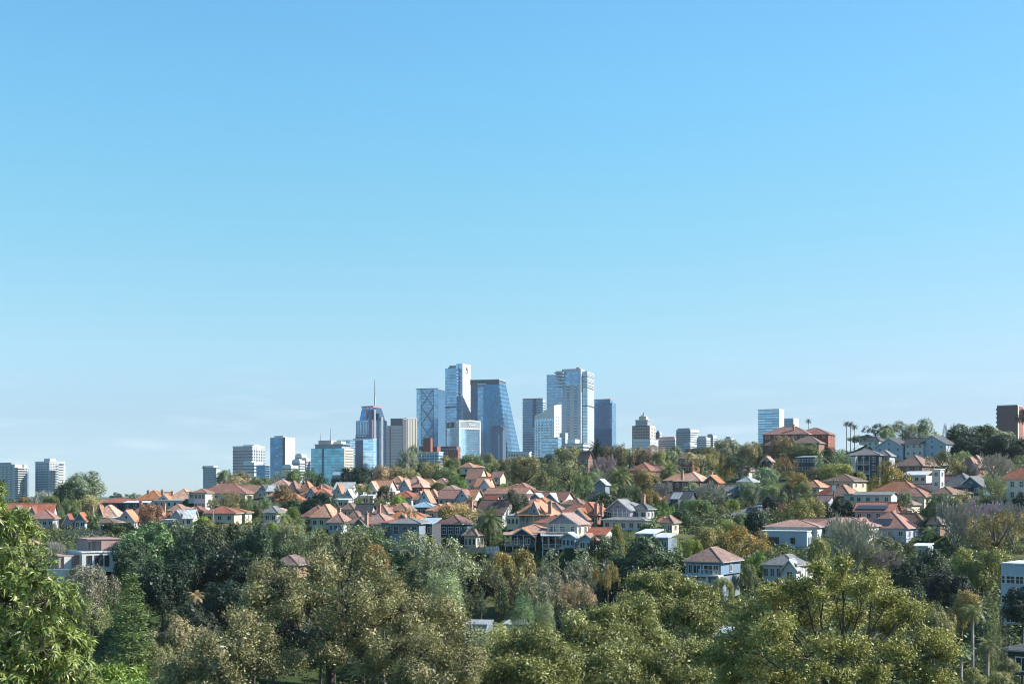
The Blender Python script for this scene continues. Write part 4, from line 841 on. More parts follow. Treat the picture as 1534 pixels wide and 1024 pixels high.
    H('beige two storey house with a grey brown hip roof above the yellow shrub', 440, 24, [('hip', 1238, 1294, 709, 721, BN, wC, dict(d=12, wf=3, wr=2, st=2))])
    H('orange roofed brown house in front of the beige two storey one', 405, 24, [('hip', 1240, 1290, 725, 743, TC, wN, dict(d=11, wf=3)), ('gables', 1222, 1252, 741, 750, PL, wG, dict(dy=-4, d=7, wf=2))])
    H('pale green weatherboard house with a long flat grey roof', 365, 14, [('gables', 1284, 1340, 736, 741, GY, wE, dict(d=8, wf=4))])
    r, bs = H('pink house carrying a strip of solar panels on its orange roof', 348, 14, [('gables', 1285, 1344, 752, 765, RB, wP, dict(d=9, wf=4, wr=1))]); solar(r, bs[0], .04, .85, .12, .62, 9)
    r, bs = H('orange roofed pale blue house with a block of solar panels lowest on the street', 330, 18, [('hip', 1300, 1372, 764, 791, RB, wB, dict(d=12, wf=4, wr=2)), ('gablef', 1278, 1306, 775, 786, RB, wW, dict(dy=-3, d=7, wf=1))]); solar(r, bs[0], .18, .62, .15, .5, 7)
    H('broad brown orange roofed house stepping down beside a white chimney wall', 390, 22, [('hip', 1305, 1392, 719, 741, TC, wE, dict(d=14, wf=4)), ('hip', 1340, 1396, 729, 744, PK, wY, dict(dy=-6, d=9, wf=2, wr=2)), ('flat', 1397, 1414, 703, 704, WM, wW, dict(dy=3, d=4.5, wf=1, wr=1, st=3))])
    H('white framed lean to below the orange pink roof', 430, 18, [('flat', 1352, 1396, 706, 712, WM, wW, dict(d=7, wf=4))])
    H('brown house with an orange pink hip roof beside the golden tree', 450, 26, [('hip', 1344, 1400, 681, 698, PK, wN, dict(d=13, wf=3, wr=2))])
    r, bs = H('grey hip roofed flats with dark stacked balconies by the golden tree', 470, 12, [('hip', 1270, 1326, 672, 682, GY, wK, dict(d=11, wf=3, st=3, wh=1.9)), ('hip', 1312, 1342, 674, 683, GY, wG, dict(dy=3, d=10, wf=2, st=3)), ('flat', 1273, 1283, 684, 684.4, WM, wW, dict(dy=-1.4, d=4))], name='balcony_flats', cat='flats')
    for k in range(3): verandah(r, 470, 1284, 1312, 683+k*14, 695+k*14, -2.2, 2.2, None, 4, True, under=False)
    H('white hillside house with a broad blue grey gable at the ridge', 555, 22, [('gablef', 1316, 1364, 656, 669, SL, wB, dict(d=13, gm=wB, wf=3, st=2)), ('hip', 1300, 1326, 652, 660, SL, wW, dict(dy=10, d=9, wf=2))])
    H('long blue grey gabled house with a dark roof under the layered pines', 545, 22, [('gablef', 1381, 1428, 652, 665, SL, wB, dict(d=14, gm=wB, wf=3, st=2, wr=2)), ('gables', 1358, 1392, 655, 664, SL, wW, dict(dy=4, d=9, wf=3, st=2))])
    H('salmon roof half swallowed by the mauve bare tree', 440, 22, [('hip', 1437, 1474, 684, 701, PK, wN, dict(d=11, wf=2)), ('hip', 1450, 1478, 681, 693, PK, wN, dict(dy=8, d=9))])
    H('dark green cottage with a grey hip roof near the white dead tree', 395, 24, [('hip', 1414, 1472, 708, 729, GY, wK, dict(d=12, wf=3)), ('gablef', 1440, 1482, 713, 728, GY, wT, dict(dy=-3, d=8, gm=wT, wf=2))])
    H('white house with a bright orange hip roof at the right edge', 375, 20, [('hip', 1504, 1566, 697, 718, RB, WHITE, dict(d=13, wf=4, st=2, wh=1.7, wk='four'))])
    r, bs = H('blue grey three storey flats rising from the dark gully', 200, 16, [('flat', 1503, 1570, 843, 844.5, WM, wB, dict(d=10, wf=0, base=935, wr=0))], name='flats_block', cat='flats')
    b = bs[0]
    for k in range(3):
        for u, wd in ((-.39, .75), (-.20, 1.5), (.1, 1.2), (.35, 1.2)): window(r, b.M @ Vector((b.w*u, -b.d/2-.02, b.ze-2.9-2.9*k)), b.ang, wd, 1.25, WHITE, 'four')
    # red brick flats on the ridge
    H('long red brick flats under twin rust hip roofs on the ridge', 600, 15, [('hip', 1143, 1222, 639, 651, RT, wR, dict(d=15, wf=5, st=2, wk='wide', ww=2.2)), ('hip', 1190, 1252, 641, 651, RT, wR, dict(dy=2, d=14, wf=4, st=2, wr=3)), ('hip', 1186, 1236, 652, 664, BN, wN, dict(dy=-10, d=11, wf=2)), ('hip', 1146, 1188, 653, 667, PL, wN, dict(dy=-12, d=11, wf=2))], [(1189, 636, 0)], name='brick_flats', cat='flats')
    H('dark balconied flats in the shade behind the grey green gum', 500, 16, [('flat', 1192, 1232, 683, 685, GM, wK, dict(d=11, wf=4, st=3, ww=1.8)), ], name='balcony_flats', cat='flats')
    H('cream cottage gable among the red flowering trees', 470, 22, [('gablef', 1142, 1160, 683, 690, PK, wC, dict(d=8, wf=1))])
    H('white villa end peeping out beneath the ridge pines', 640, 22, [('hip', 1288, 1312, 650, 656, SL, wW, dict(d=11, wf=3))])
    H('pale pink villa among trees above the driveway road', 420, 22, [('hip', 1106, 1136, 713, 722, GM, wG, dict(d=9, wf=2))])
    H('low red roofed house under the trees right of the pale street lamp', 372, 16, [('hip', 310, 360, 757, 769, RT, wC, dict(d=9, wf=3))])
    H('grey hip roofed cottage between the pale gum and the vivid green tree', 350, 18, [('hip', 396, 426, 757, 768, GY, wG, dict(d=9, wf=2))])
    H('pale orange roof just below the olive crest tree', 480, 20, [('hip', 650, 678, 715, 724, PK, wC, dict(d=9, wf=2))])
    H('pink tiled roof end under the lavender flats', 500, 20, [('gables', 736, 758, 705, 714, PK, wC, dict(d=8, wf=1))])
    H('brown tiled roof in the shade beside the dark palm', 312, 16, [('hip', 1392, 1418, 773, 785, BN, wN, dict(d=8, wf=2))])
    H('tan hip roof peeping over the red flowered tree', 505, 20, [('hip', 1104, 1132, 697, 706, PK, wC, dict(d=9, wf=2))])
    H('rust roofed cottage between the golden bush and the dark barn roof', 420, 20, [('hip', 962, 990, 738, 748, TC, wY, dict(d=9, wf=2))])
    H('grey roof among the trees above the curving road', 430, 18, [('gables', 1086, 1108, 727, 736, GY, wW, dict(d=8, wf=2))])
    H('salmon roofed bungalow behind the rounded olive tree', 430, 20, [('hip', 1196, 1222, 731, 741, PK, wY, dict(d=9, wf=2))])
    H('little orange roof high on the crest by the dense green tree', 560, 20, [('hip', 690, 716, 692, 700, TC, wC, dict(d=9, wf=1))])
    H('white walled house with a tan roof at the crest behind the brown autumn tree', 520, 18, [('hip', 408, 440, 717, 727, PK, wW, dict(d=10, wf=3))])
    H('orange roofed bungalow wedged left of the red roofed blue gable', 440, 20, [('hip', 424, 458, 738, 750, TC, wC, dict(d=10, wf=2))])
    H('brown roofed cottage below the tall pale chimney', 385, 16, [('hip', 150, 178, 774, 783, BN, wW, dict(d=8, wf=2))])
    H('brown hip roof nestled left of the slate roofed house', 365, 18, [('hip', 512, 540, 752, 763, BN, wC, dict(d=9, wf=2))])
    H('terracotta hip roof in the gap above the blue timber house', 355, 18, [('hip', 588, 622, 752, 765, TC, wW, dict(d=10, wf=3))])
    H('pink tan roof stepping behind the mauve tan hip', 350, 22, [('hip', 560, 592, 756, 769, PK, wC, dict(d=10, wf=2))])
    H('plum roofed cottage left of the wine red hip roof', 430, 18, [('hip', 560, 590, 739, 749, PL, wW, dict(d=9, wf=2))])
    H('orange roof half behind the white steel roofs', 475, 20, [('hip', 524, 556, 724, 734, TC, wW, dict(d=10, wf=2))])
    H('faded terracotta roof between the tan dormer roof and the chimney', 385, 20, [('hip', 688, 722, 747, 758, PK, wW, dict(d=10, wf=2))])
    H('brick bungalow with a rust roof left of the plum brown roof', 380, 20, [('gables', 724, 752, 741, 752, RT, wR, dict(d=9, gm=wW, wf=2, wr=1))])
    H('tan roofed house directly behind the big orange steep gable', 385, 20, [('hip', 796, 832, 744, 755, TC, wW, dict(d=10, wf=2))])
    H('brown roof between the twin blue gables and the paired chimneys', 375, 22, [('hip', 850, 880, 745, 756, BN, wC, dict(d=10, wf=2))])
    H('rust roof peering out behind the dark round tree', 465, 20, [('hip', 768, 800, 722, 732, RT, wC, dict(d=10, wf=2))])
    H('orange hip roof at the crest left of the high dormer roof', 500, 20, [('hip', 584, 612, 712, 723, TC, wC, dict(d=10, wf=2))])
    H('grey green steel roof under the tan yellow tree', 455, 16, [('gables', 118, 146, 758, 767, GY, wB, dict(d=9, wf=2))])
    H('orange roof end right of the orange hip with the thick white chimney', 430, 18, [('hip', 254, 284, 754, 765, TC, wW, dict(d=10, wf=2))])
    H('rust hip roofed cottage left of the rose red roof', 440, 18, [('hip', 284, 312, 757, 767, RT, wW, dict(d=9, wf=2))])
    H('long tan roof under the bright green tree', 450, 20, [('hip', 660, 696, 726, 736, PK, wW, dict(d=10, wf=3))])
    H('cream gabled cottage right of the long pale blue windowed house', 405, 24, [('gables', 770, 800, 740, 750, PK, wY, dict(d=9, gm=wY, wf=2, wr=1))])
    H('salmon roof at the far end of the pink house garden', 372, 16, [('hip', 1340, 1376, 746, 756, PK, wY, dict(d=9, wf=2))])
    H('brown roofed house below the dark green cottage', 360, 20, [('hip', 1398, 1440, 728, 740, BN, wC, dict(d=10, wf=3))])
    H('terracotta roof left of the beige two storey house', 430, 20, [('hip', 1204, 1240, 718, 730, TC, wC, dict(d=10, wf=2))])
    # lower left and valley floor
    r, bs = H('modern stacked box house, mauve upper storey over white walls', 262, -15, [('flat', 116, 180, 807, 807.4, wM, wM, dict(d=9, wf=0, base=826)), ('flat', 104, 186, 826, 826.4, WM, wW, dict(dy=-2, d=11, wf=0, base=856)), ('flat', 73, 117, 832, 832.4, wM, wM, dict(dy=-4, d=8, wf=0, base=856))], name='modern_house')
    a, b, c = bs
    window(r, a.M @ Vector((-a.w*.27, -a.d/2-.02, a.zb+.1)), a.ang, 2.1, 2.1, DARKTRIM, 'two'); window(r, a.M @ Vector((-a.w*.45, -a.d/2-.02, a.zb+.1)), a.ang, .7, 2.0, DARKTRIM, 'two')
    for u, wd, hh in ((-.33, 1.0, 1.8), (-.12, 1.6, 2.2), (.06, .9, 2.2), (.22, .5, 1.2), (.36, .6, 1.3), (.45, .5, 1.3)): window(r, b.M @ Vector((b.w*u, -b.d/2-.02, b.ze-.5-hh)), b.ang, wd, hh, DARKTRIM, 'two')
    q = MB(); q.box(-1.0, .4, -c.d/2-.3, -c.d/2+.3, c.zb, c.ze-.05); q.xf(c.M); q.build('white_column', wW, r)
    gw = MB(); xx = X_at(60, 254); gw.box(X_at(62, 254), X_at(116, 254), 254, 254.4, 42, Z_at(852, 254)); gw.xf(Matrix.Identity(4)); gw.build('garden_wall', wW, r)
    H('old stone cottage end with an orange roof beside the leafy tree', 285, 16, [('hip', 40, 54, 807, 815, OR, wY, dict(d=6, wf=1, wr=1))])
    H('brown roof half buried in the gum trees of the gully', 232, 18, [('hip', 406, 470, 831, 846, PL, wN, dict(d=9, wf=2, base=860))])
    H('blue glazed pavilion beneath the palms on the gully floor', 200, 10, [('flat', 694, 740, 932, 935, GM, wD, dict(d=6, wf=5, base=962, wh=2)), ('flat', 752, 802, 932, 935, GM, wB, dict(d=6, wf=5, base=958, wh=2.2))], name='garden_pavilion', cat='pavilion')
    H('grey steel roofed shed glimpsed through the spreading tree', 175, 14, [('flat', 1058, 1100, 943, 950, GM, wK, dict(d=6, wf=0, base=985))], name='garden_shed', cat='shed')
    H('white wall of a hut lit between the gully trees', 170, 24, [('flat', 306, 329, 970, 972, WM, wW, dict(d=5, wf=0, base=1000))], name='garden_hut', cat='hut')
    H('long white carport roof above the terrace garden', 290, 12, [('flat', 1366, 1398, 815, 818, WM, wB, dict(d=6, wf=3, base=828))], name='carport', cat='carport')
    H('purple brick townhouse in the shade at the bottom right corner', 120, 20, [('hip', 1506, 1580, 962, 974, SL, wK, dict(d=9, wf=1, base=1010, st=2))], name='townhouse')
_silent(); RECORD = False; FOOT.clear()
build_ground()
houses()

# ------------------------------------------------------------------ roads, cars, poles, fences
ASPH = paint('asphalt', (.115, .112, .115), .9, .15, .5)
CONC = paint('concrete_kerb', (.42, .40, .37), .9, .15, .6)
def ribbon(name, pts, w, mat, lift, kerb=False):
    P = [Vector((X_at(px, Y), Y, 0)) for px, Y in pts]; Q = []
    for i in range(len(P)-1):
        for t in range(6): Q.append(P[i].lerp(P[i+1], t/6))
    Q.append(P[-1]); mb = MB(); vs = []
    for i, p in enumerate(Q):
        d = (Q[min(i+1, len(Q)-1)] - Q[max(i-1, 0)]).normalized(); n = Vector((-d.y, d.x, 0))
        zc = max(tz((p+n*s*w/2).x, (p+n*s*w/2).y) for s in (-1, 0, 1)) + lift
        vs += [tuple((p+n*w/2).to_tuple()[:2]) + (zc,), tuple((p-n*w/2).to_tuple()[:2]) + (zc,), tuple((p+n*w/2).to_tuple()[:2]) + (zc-1.2,), tuple((p-n*w/2).to_tuple()[:2]) + (zc-1.2,)]
        if i % 3 == 0: FOOT.append((p.x, p.y, w*.5))
    fs = []
    for i in range(len(Q)-1):
        a, b = i*4, i*4+4; fs += [(a, a+1, b+1, b), (a, b, b+2, a+2), (a+1, a+3, b+3, b+1)]
    mb.add(vs, fs); o = mb.build(name, mat); o['kind'] = 'structure'; return Q, vs
ribbon('road', [(1050, 372), (1080, 372), (1105, 377), (1128, 390), (1140, 408), (1146, 430)], 7.5, ASPH, .12)
ribbon('street', [(18, 375), (60, 372), (110, 372), (165, 368), (215, 360)], 7, ASPH, .12)

CARP = {k: paint('car_paint_' + k, c, .25, .04, .5, .3) for k, c in dict(white=(.72, .72, .72), silver=(.42, .44, .46), black=(.03, .03, .035), blue=(.06, .12, .28), red=(.35, .04, .04)).items()}
TYRE = paint('tyre_rubber', (.03, .03, .03), .9, .1, 2); RIM = paint('wheel_rim', (.4, .4, .42), .4, .05, 2, .6)
LAMPG = paint('headlight_glass', (.7, .7, .68), .2, .05, 2); TAIL = paint('tail_light_red', (.4, .03, .03), .3, .05, 2)
def car(label, px, Y, ang, col, lift=.12):
    x = X_at(px, Y); root = thing('parked_car', label, 'car', (x, Y, tz(x, Y)+lift), 'cars parked on the hillside streets')
    M = Matrix.Translation((x, Y, tz(x, Y)+lift)) @ Matrix.Rotation(ang, 4, 'Z')
    prof = [(-2.1,.35),(2.1,.35),(2.15,.62),(2.05,.82),(1.0,.92),(-1.75,.96),(-2.12,.9),(-2.18,.6)]
    b = MB(); n = len(prof); b.add([(p, -.86, q) for p, q in prof] + [(p, .86, q) for p, q in prof], [tuple(range(n)), tuple(range(2*n-1, n-1, -1))] + [(i, n+i, n+(i+1)%n, (i+1)%n) for i in range(n)]); b.xf(M); b.build('body', CARP[col], root)
    c = MB(); c.frust([(-1.75,-.82),(1.0,-.82),(1.0,.82),(-1.75,.82)], .93, [(-1.3,-.66),(.25,-.66),(.25,.66),(-1.3,.66)], 1.42); c.xf(M); c.build('window_glass', PANE, root)
    r = MB(); r.box(-1.32, .27, -.68, .68, 1.421, 1.47); r.xf(M); r.build('car_roof', CARP[col], root)
    for wx in (-1.35, 1.35):
        for s in (-1, 1):
            w = MB(); w.tube([(wx, s*.72, .33), (wx, s*.9, .33)], [.33, .33], 12); w.xf(M); wo = w.build('wheel', TYRE, root)
            h = MB(); h.tube([(wx, s*.89, .33), (wx, s*.92, .33)], [.19, .19], 8); h.xf(M); h.build('rim', RIM, root, wo)
    for s in (-1, 1):
        l = MB(); l.box(2.06, 2.17, s*.6-.18, s*.6+.18, .62, .78); l.xf(M); l.build('headlight', LAMPG, root)
        l = MB(); l.box(-2.2, -2.1, s*.62-.16, s*.62+.16, .68, .84); l.xf(M); l.build('tail_light', TAIL, root)
car('white car parked below the dark palm on the left street', 137, 371, .02, 'white')
car('silver car on the left street beneath the conical roofed house', 62, 373, -.05, 'silver')
car('black car on the left street with the green bush behind it', 48, 374, .03, 'black')
car('white car on the curving road beside the dark fig', 1139, 404, 1.2, 'white', .14)
car('dark blue car by the shrubs at the top bend of the road', 1128, 388, .7, 'blue', .14)
car('silver car parked where the road meets the green shrubs', 1146, 424, 1.4, 'silver', .14)
car('red car in front of the small cream cottage', 1004, 312, .1, 'red', .05)
GALV = paint('galvanised_steel', (.38, .39, .40), .5, .1, 1, .4); POLEW = paint('pole_timber', (.22, .18, .15), .9, .2, 1.5); INSUL = paint('lamp_lens', (.75, .75, .72), .3, .05, 1)
def lamp(label, px, top, Y, mat, arm=1.3):
    x = X_at(px, Y); z0 = tz(x, Y); z1 = Z_at(top, Y); root = thing('street_lamp', label, 'street lamp', (x, Y, z0), 'street lamps')
    m = MB(); m.tube([(x, Y, z0-.3), (x, Y, (z0+z1)/2), (x, Y, z1)], [.16, .13, .09], 8); m.build('pole', mat, root)
    m = MB(); m.tube([(x, Y, z1-.1), (x+arm*.6, Y, z1+.18), (x+arm, Y, z1+.15)], [.06, .05, .05], 6); m.build('arm', mat, root)
    m = MB(); m.frust([(x+arm-.3, Y-.17), (x+arm+.45, Y-.17), (x+arm+.45, Y+.17), (x+arm-.3, Y+.17)], z1+.06, [(x+arm-.2, Y-.1), (x+arm+.3, Y-.1), (x+arm+.3, Y+.1), (x+arm-.2, Y+.1)], z1+.26); m.build('lamp_head', mat, root)
    m = MB(); m.box(x+arm-.22, x+arm+.32, Y-.12, Y+.12, z1-.01, z1+.05); m.build('lens', INSUL, root)
lamp('tall pale street lamp standing before the dark tree left of the red shrub', 319.5, 757, 330, GALV, .8)
lamp('thin street lamp in the dark gully right of the orange tan gum', 924, 893, 205, GALV, .9)
def power_pole(label, px, top, Y, box):
    x = X_at(px, Y); z0 = tz(x, Y); z1 = Z_at(top, Y); root = thing('power_pole', label, 'power pole', (x, Y, z0), 'timber power poles')
    m = MB(); m.tube([(x, Y, z0-.4), (x, Y, z1)], [.2, .13], 8); m.build('pole', POLEW, root)
    for k in (.5, 1.4): m = MB(); m.box(x-1.2, x+1.2, Y-.08, Y+.08, z1-k-.1, z1-k+.04); m.build('crossarm', POLEW, root)
    for s in (-1, -.4, .4, 1): m = MB(); m.lathe([(.05, z1-.46), (.1, z1-.36), (.06, z1-.2)], x+s, Y, 6); m.build('insulator', INSUL, root)
    if box: m = MB(); m.box(x-.55, x+.55, Y-.6, Y-.14, z1-3.4, z1-1.9); m.build('transformer', INSUL, root)
power_pole('power pole carrying a pale transformer box before the orange brown roof', 1249, 717, 385, True)
power_pole('bare power pole with two crossarms left of the dead white tree', 1462, 700, 400, False)
power_pole('power pole rising from the shrubs between the two palms', 985, 722, 415, False)
def picket(label, x0, x1, Y, rtop, h, mat):
    a, b = X_at(x0, Y), X_at(x1, Y); z = Z_at(rtop, Y); root = thing('fence', label, 'fence', ((a+b)/2, Y, z-h), 'garden fences')
    m = MB(); n = int((b-a)/.3)
    for i in range(n): u = a + (b-a)*(i+.5)/n; m.box(u-.11, u+.11, Y-.02, Y+.02, z-h, z)
    m.build('paling', mat, root)
    for i in range(int((b-a)/2.4)+1): u = a + min(i*2.4, b-a); m = MB(); m.box(u-.07, u+.07, Y+.045, Y+.19, z-h-3, z+.1); m.build('post', mat, root)
    m = MB(); m.box(a, b, Y+.022, Y+.043, z-h*.75, z-h*.65); m.box(a, b, Y+.022, Y+.043, z-.35, z-.25); m.build('rail', mat, root)
picket('pale timber fence along the drop below the railed verandah', 733, 795, 285, 827, 1.4, TIMBER)
picket('white picket fence stepping down left of the railed verandah', 727, 748, 288, 818, 1.6, WHITE)
picket('grey paling fence behind the white car on the left street', 100, 150, 378, 794, 1.5, TIMBER)
picket('weathered fence beneath the dark teal cottage', 690, 728, 287, 819, 1.2, TIMBER)
# ------------------------------------------------------------------ foliage
def unit(v):
    return v / np.maximum(np.linalg.norm(v, axis=-1, keepdims=True), 1e-9)
def leaf_mesh(name, P, Nn, Ln, Wd, tint, yel, T=None, fold=0.0, mat=None, squash=1.0):
    """diamond leaves: centres P, normals Nn, length, width; per-leaf tint"""
    n = len(P); r = RNG.normal(size=(n, 3)) if T is None else T
    t = unit(r - Nn * np.sum(r * Nn, axis=1, keepdims=True)); b = np.cross(Nn, t)
    L = np.broadcast_to(np.asarray(Ln, float).reshape(-1, 1), (n, 1)); W = np.broadcast_to(np.asarray(Wd, float).reshape(-1, 1), (n, 1))
    V = np.empty((n, 4, 3)); V[:, 0] = P - t*L/2; V[:, 1] = P + b*W/2 + t*L*.06 + Nn*W*fold; V[:, 2] = P + t*L/2; V[:, 3] = P - b*W/2 + t*L*.06 + Nn*W*fold
    if squash != 1.0: V[:, :, 2] = P[:, None, 2] + (V[:, :, 2] - P[:, None, 2]) / squash
    return quad_mesh(name, V, tint, yel, mat)
def quad_mesh(name, V, tint, yel, mat=None):
    n = len(V); me = bpy.data.meshes.new(name)
    me.vertices.add(n*4); me.vertices.foreach_set('co', np.ascontiguousarray(V, dtype=np.float32).ravel())
    me.loops.add(n*4); me.loops.foreach_set('vertex_index', np.arange(n*4, dtype=np.int32))
    me.polygons.add(n); me.polygons.foreach_set('loop_start', np.arange(0, n*4, 4, dtype=np.int32)); me.polygons.foreach_set('loop_total', np.full(n, 4, dtype=np.int32))
    at = me.attributes.new('tint', 'FLOAT_COLOR', 'FACE')
    c = np.ones((n, 4), dtype=np.float32); c[:, 0] = np.clip(tint, 0, 1); c[:, 1] = np.clip(yel, 0, 1)
    at.data.foreach_set('color', c.ravel())
    me.materials.append(mat or FOL); me.update(calc_edges=True); me.validate()
    return me

def clumps(lobes, per_lobe, tuft_n, tuft_r, leaf, aspect, up=.45, jit=.75, inner=0.12, shell=(.72, 1.05), droop=0.0):
    """leaf tufts over the skins of a set of lobes (x,y,z,r,tone) -> arrays"""
    P = []; Nn = []; ti = []; ye = []; S = []
    c0 = np.array([l[:3] for l in lobes]).mean(axis=0)
    for (x, y, z, r, tone) in lobes:
        c = np.array([x, y, z]); k = max(4, int(per_lobe * (r / .33) ** 2))
        d = unit(RNG.normal(size=(k*2, 3))); out = unit(c - c0 + 1e-6)
        keep = (d @ out > -.35) & (d[:, 2] > -.62); d = d[keep][:k]
        tc = c + d * r * RNG.uniform(*shell, size=(len(d), 1)) * np.array([1, 1, .85])
        nt = len(d)
        off = RNG.normal(size=(nt, tuft_n, 3)); off -= d[:, None, :] * np.sum(off * d[:, None, :], axis=2, keepdims=True) * .55
        p = tc[:, None, :] + off * tuft_r
        if droop: p[..., 2] -= droop * np.abs(off[..., 2]) * tuft_r
        nn = unit(d[:, None, :] * .8 + np.array([0, 0, up]) + RNG.normal(size=(nt, tuft_n, 3)) * jit)
        tt = .5 + tone * .14 + RNG.normal(size=(nt, 1)) * .11 + RNG.normal(size=(nt, tuft_n)) * .10
        yy = .5 + tone * .2 + RNG.normal(size=(nt, 1)) * .2 + RNG.normal(size=(nt, tuft_n)) * .14
        P.append(p.reshape(-1, 3)); Nn.append(nn.reshape(-1, 3)); ti.append(tt.ravel()); ye.append(yy.ravel())
        S.append(leaf * RNG.lognormal(0, .28, size=nt*tuft_n))
    P = np.concatenate(P); Nn = np.concatenate(Nn); S = np.concatenate(S)
    return P, Nn, S, S*aspect, np.concatenate(ti), np.concatenate(ye)

def lobe_set(n, R=1.0, zc=.55, h=.5, rmin=.22, rmax=.42, flat=.25, spread=.72, topheavy=0.0):
    out = []
    for i in range(n):
        for _ in range(30):
            d = RNG.normal(size=3); d /= np.linalg.norm(d)
            if d[2] > -flat: break
        q = spread * RNG.uniform(.75, 1.08); r = RNG.uniform(rmin, rmax)
        out.append((d[0]*q*R, d[1]*q*R, zc + d[2]*h*q + topheavy*abs(d[2]), r, RNG.normal()))
    out.append((0, 0, zc + h*.25, rmax*1.05, 0.0)); out.append((0, 0, zc-h*.2, rmax, 0.0))
    return out

PROTO = {}
def protos():
    # each crown lives in a unit space: radius 1, height 0..1 (scaled to each tree's true size)
    def mk(key, name, count, fn, squash=1.0):
        PROTO[key] = []
        for i in range(count):
            a = fn(i); me = leaf_mesh(name, *a, squash=squash) if isinstance(a, tuple) else a
            n = len(me.vertices); co = np.empty(n*3, dtype=np.float32); me.vertices.foreach_get('co', co); co = co.reshape(-1, 3)
            # fit to the unit crown
            lo, hi = np.percentile(co, .6, axis=0), np.percentile(co, 99.4, axis=0)
            co[:, 0] = (co[:, 0]-(lo[0]+hi[0])/2) / ((hi[0]-lo[0])/2); co[:, 1] = (co[:, 1]-(lo[1]+hi[1])/2) / ((hi[1]-lo[1])/2); co[:, 2] = (co[:, 2]-lo[2])/(hi[2]-lo[2])
            me.vertices.foreach_set('co', co.ravel()); me.update()
            PROTO[key].append(me)
    mk('fig', 'crown', 4, lambda i: clumps(lobe_set(22, zc=.5, h=.62, rmin=.17, rmax=.36, flat=.35, spread=.8), 58, 15, .05, .058, .62, jit=.42, up=.35), squash=1.5)
    mk('broad', 'crown', 5, lambda i: clumps(lobe_set(16, zc=.55, h=.6, rmin=.15, rmax=.37, flat=.3, spread=.82), 56, 14, .055, .064, .55, jit=.45, up=.35), squash=1.8)
    mk('gum', 'crown', 5, lambda i: clumps(lobe_set(17, zc=.6, h=.55, rmin=.12, rmax=.28, flat=.15, spread=.92), 48, 14, .048, .062, .45, up=.35, jit=.6), squash=1.7)
    mk('layer', 'crown', 3, lambda i: clumps([(l[0], l[1], round(l[2]*5)/5, l[3], l[4]) for l in lobe_set(14, zc=.6, h=.5, rmin=.18, rmax=.3, flat=.1, spread=.8)], 50, 14, .055, .06, .5, up=.9, jit=.4), squash=1.2)
    mk('bush', 'crown', 3, lambda i: clumps(lobe_set(8, zc=.45, h=.5, rmin=.3, rmax=.48, flat=.1, spread=.55), 44, 13, .07, .085, .55, jit=.5), squash=1.5)
    mk('column', 'crown', 2, lambda i: clumps([(RNG.normal()*.25, RNG.normal()*.25, z, .75*(1-.75*max(0, z-.3)), RNG.normal()) for z in np.linspace(.04, .95, 12)], 12, 12, .09, .13, .35, up=.8), squash=5)
    mk('gumcol', 'crown', 3, lambda i: clumps([(math.cos(q*2.4)*.5*(1-.5*abs(z-.5)), math.sin(q*2.4)*.5*(1-.5*abs(z-.5)), z, RNG.uniform(.3, .45), RNG.normal()) for q, z in enumerate(np.linspace(.08, .93, 18))], 40, 13, .065, .075, .42, up=.3, jit=.6), squash=3.4)
    # leafless crowns: fans of fine twigs
    def bare(i):
        V = []; ti = []
        def seg(p, q, w0, w1, t):
            d = unit(q-p); s = unit(np.cross(d, RNG.normal(size=3)))
            for sd in (s, np.cross(d, s)): w0 = max(w0, .0065); w1 = max(w1, .005); V.append([p-sd*w0, p+sd*w0, q+sd*w1, q-sd*w1]); ti.append(t)
        def grow(p, d, L, w, lev):
            q = p + d*L; seg(p, q, w, w*.65, .45 + .1*lev + RNG.normal()*.08)
            if lev >= 6: return
            for k in range(3):
                nd = unit(d + RNG.normal(size=3)*(.42 if lev else .6) + np.array([0, 0, .14])); grow(p + (q-p)*RNG.uniform(.55, 1), nd, L*RNG.uniform(.60, .84), w*.66, lev+1)
        for k in range(5):
            a = k*1.257 + RNG.uniform(-.3, .3); grow(np.array([0, 0, 0.]), unit(np.array([math.cos(a)*.7, math.sin(a)*.7, 1.0])), .34, .02, 1)
        return quad_mesh('crown', np.array(V), np.array(ti), np.full(len(ti), .5), TWIGF)
    mk('bare', 'crown', 4, bare)
    # date palm: arching feathered fronds
    def palm(i, nf=54, lenf=1.0, lo=-.75, hi=1.4, wide=.115):
        V = []; ti = []; ye = []
        for k in range(nf):
            az = k*2.39996; el = lo + (hi-lo)*((k+.5)/nf)**.8; L = lenf*RNG.uniform(.85, 1.05)
            p = np.array([0, 0, 0.]); d = np.array([math.cos(az)*math.cos(el), math.sin(az)*math.cos(el), math.sin(el)]); n = 9; t0 = .42 + .2*((k+.5)/nf) + RNG.normal()*.1
            side = np.array([-math.sin(az), math.cos(az), 0])
            for j in range(n):
                q = p + d*L/n; w = wide*math.sin(math.pi*(j+.8)/(n+.9))**.6
                for s in (-1, 1):
                    for m in range(3):
                        a = p + (q-p)*(m/3); b = p + (q-p)*((m+.62)/3); tip = (a+b)/2 + side*s*w + d*w*.55 + np.array([0, 0, -.3*w])
                        V.append([a, b, tip + (b-a)*.25, tip - (b-a)*.25]); ti.append(t0 + RNG.normal()*.12); ye.append(.45 + .25*(1-(k+.5)/nf) + RNG.normal()*.1)
                V.append([p - side*.012, p + side*.012, q + side*.008, q - side*.008]); ti.append(.75); ye.append(.7)
                p = q; d = unit(d + np.array([0, 0, -.19 - .05*math.cos(el)]))
        return quad_mesh('crown', np.array(V), np.array(ti), np.array(ye))
    mk('palm', 'crown', 2, palm)
    mk('tuftpalm', 'crown', 2, lambda i: palm(i, 22, 1, -.5, 1.3, .2))
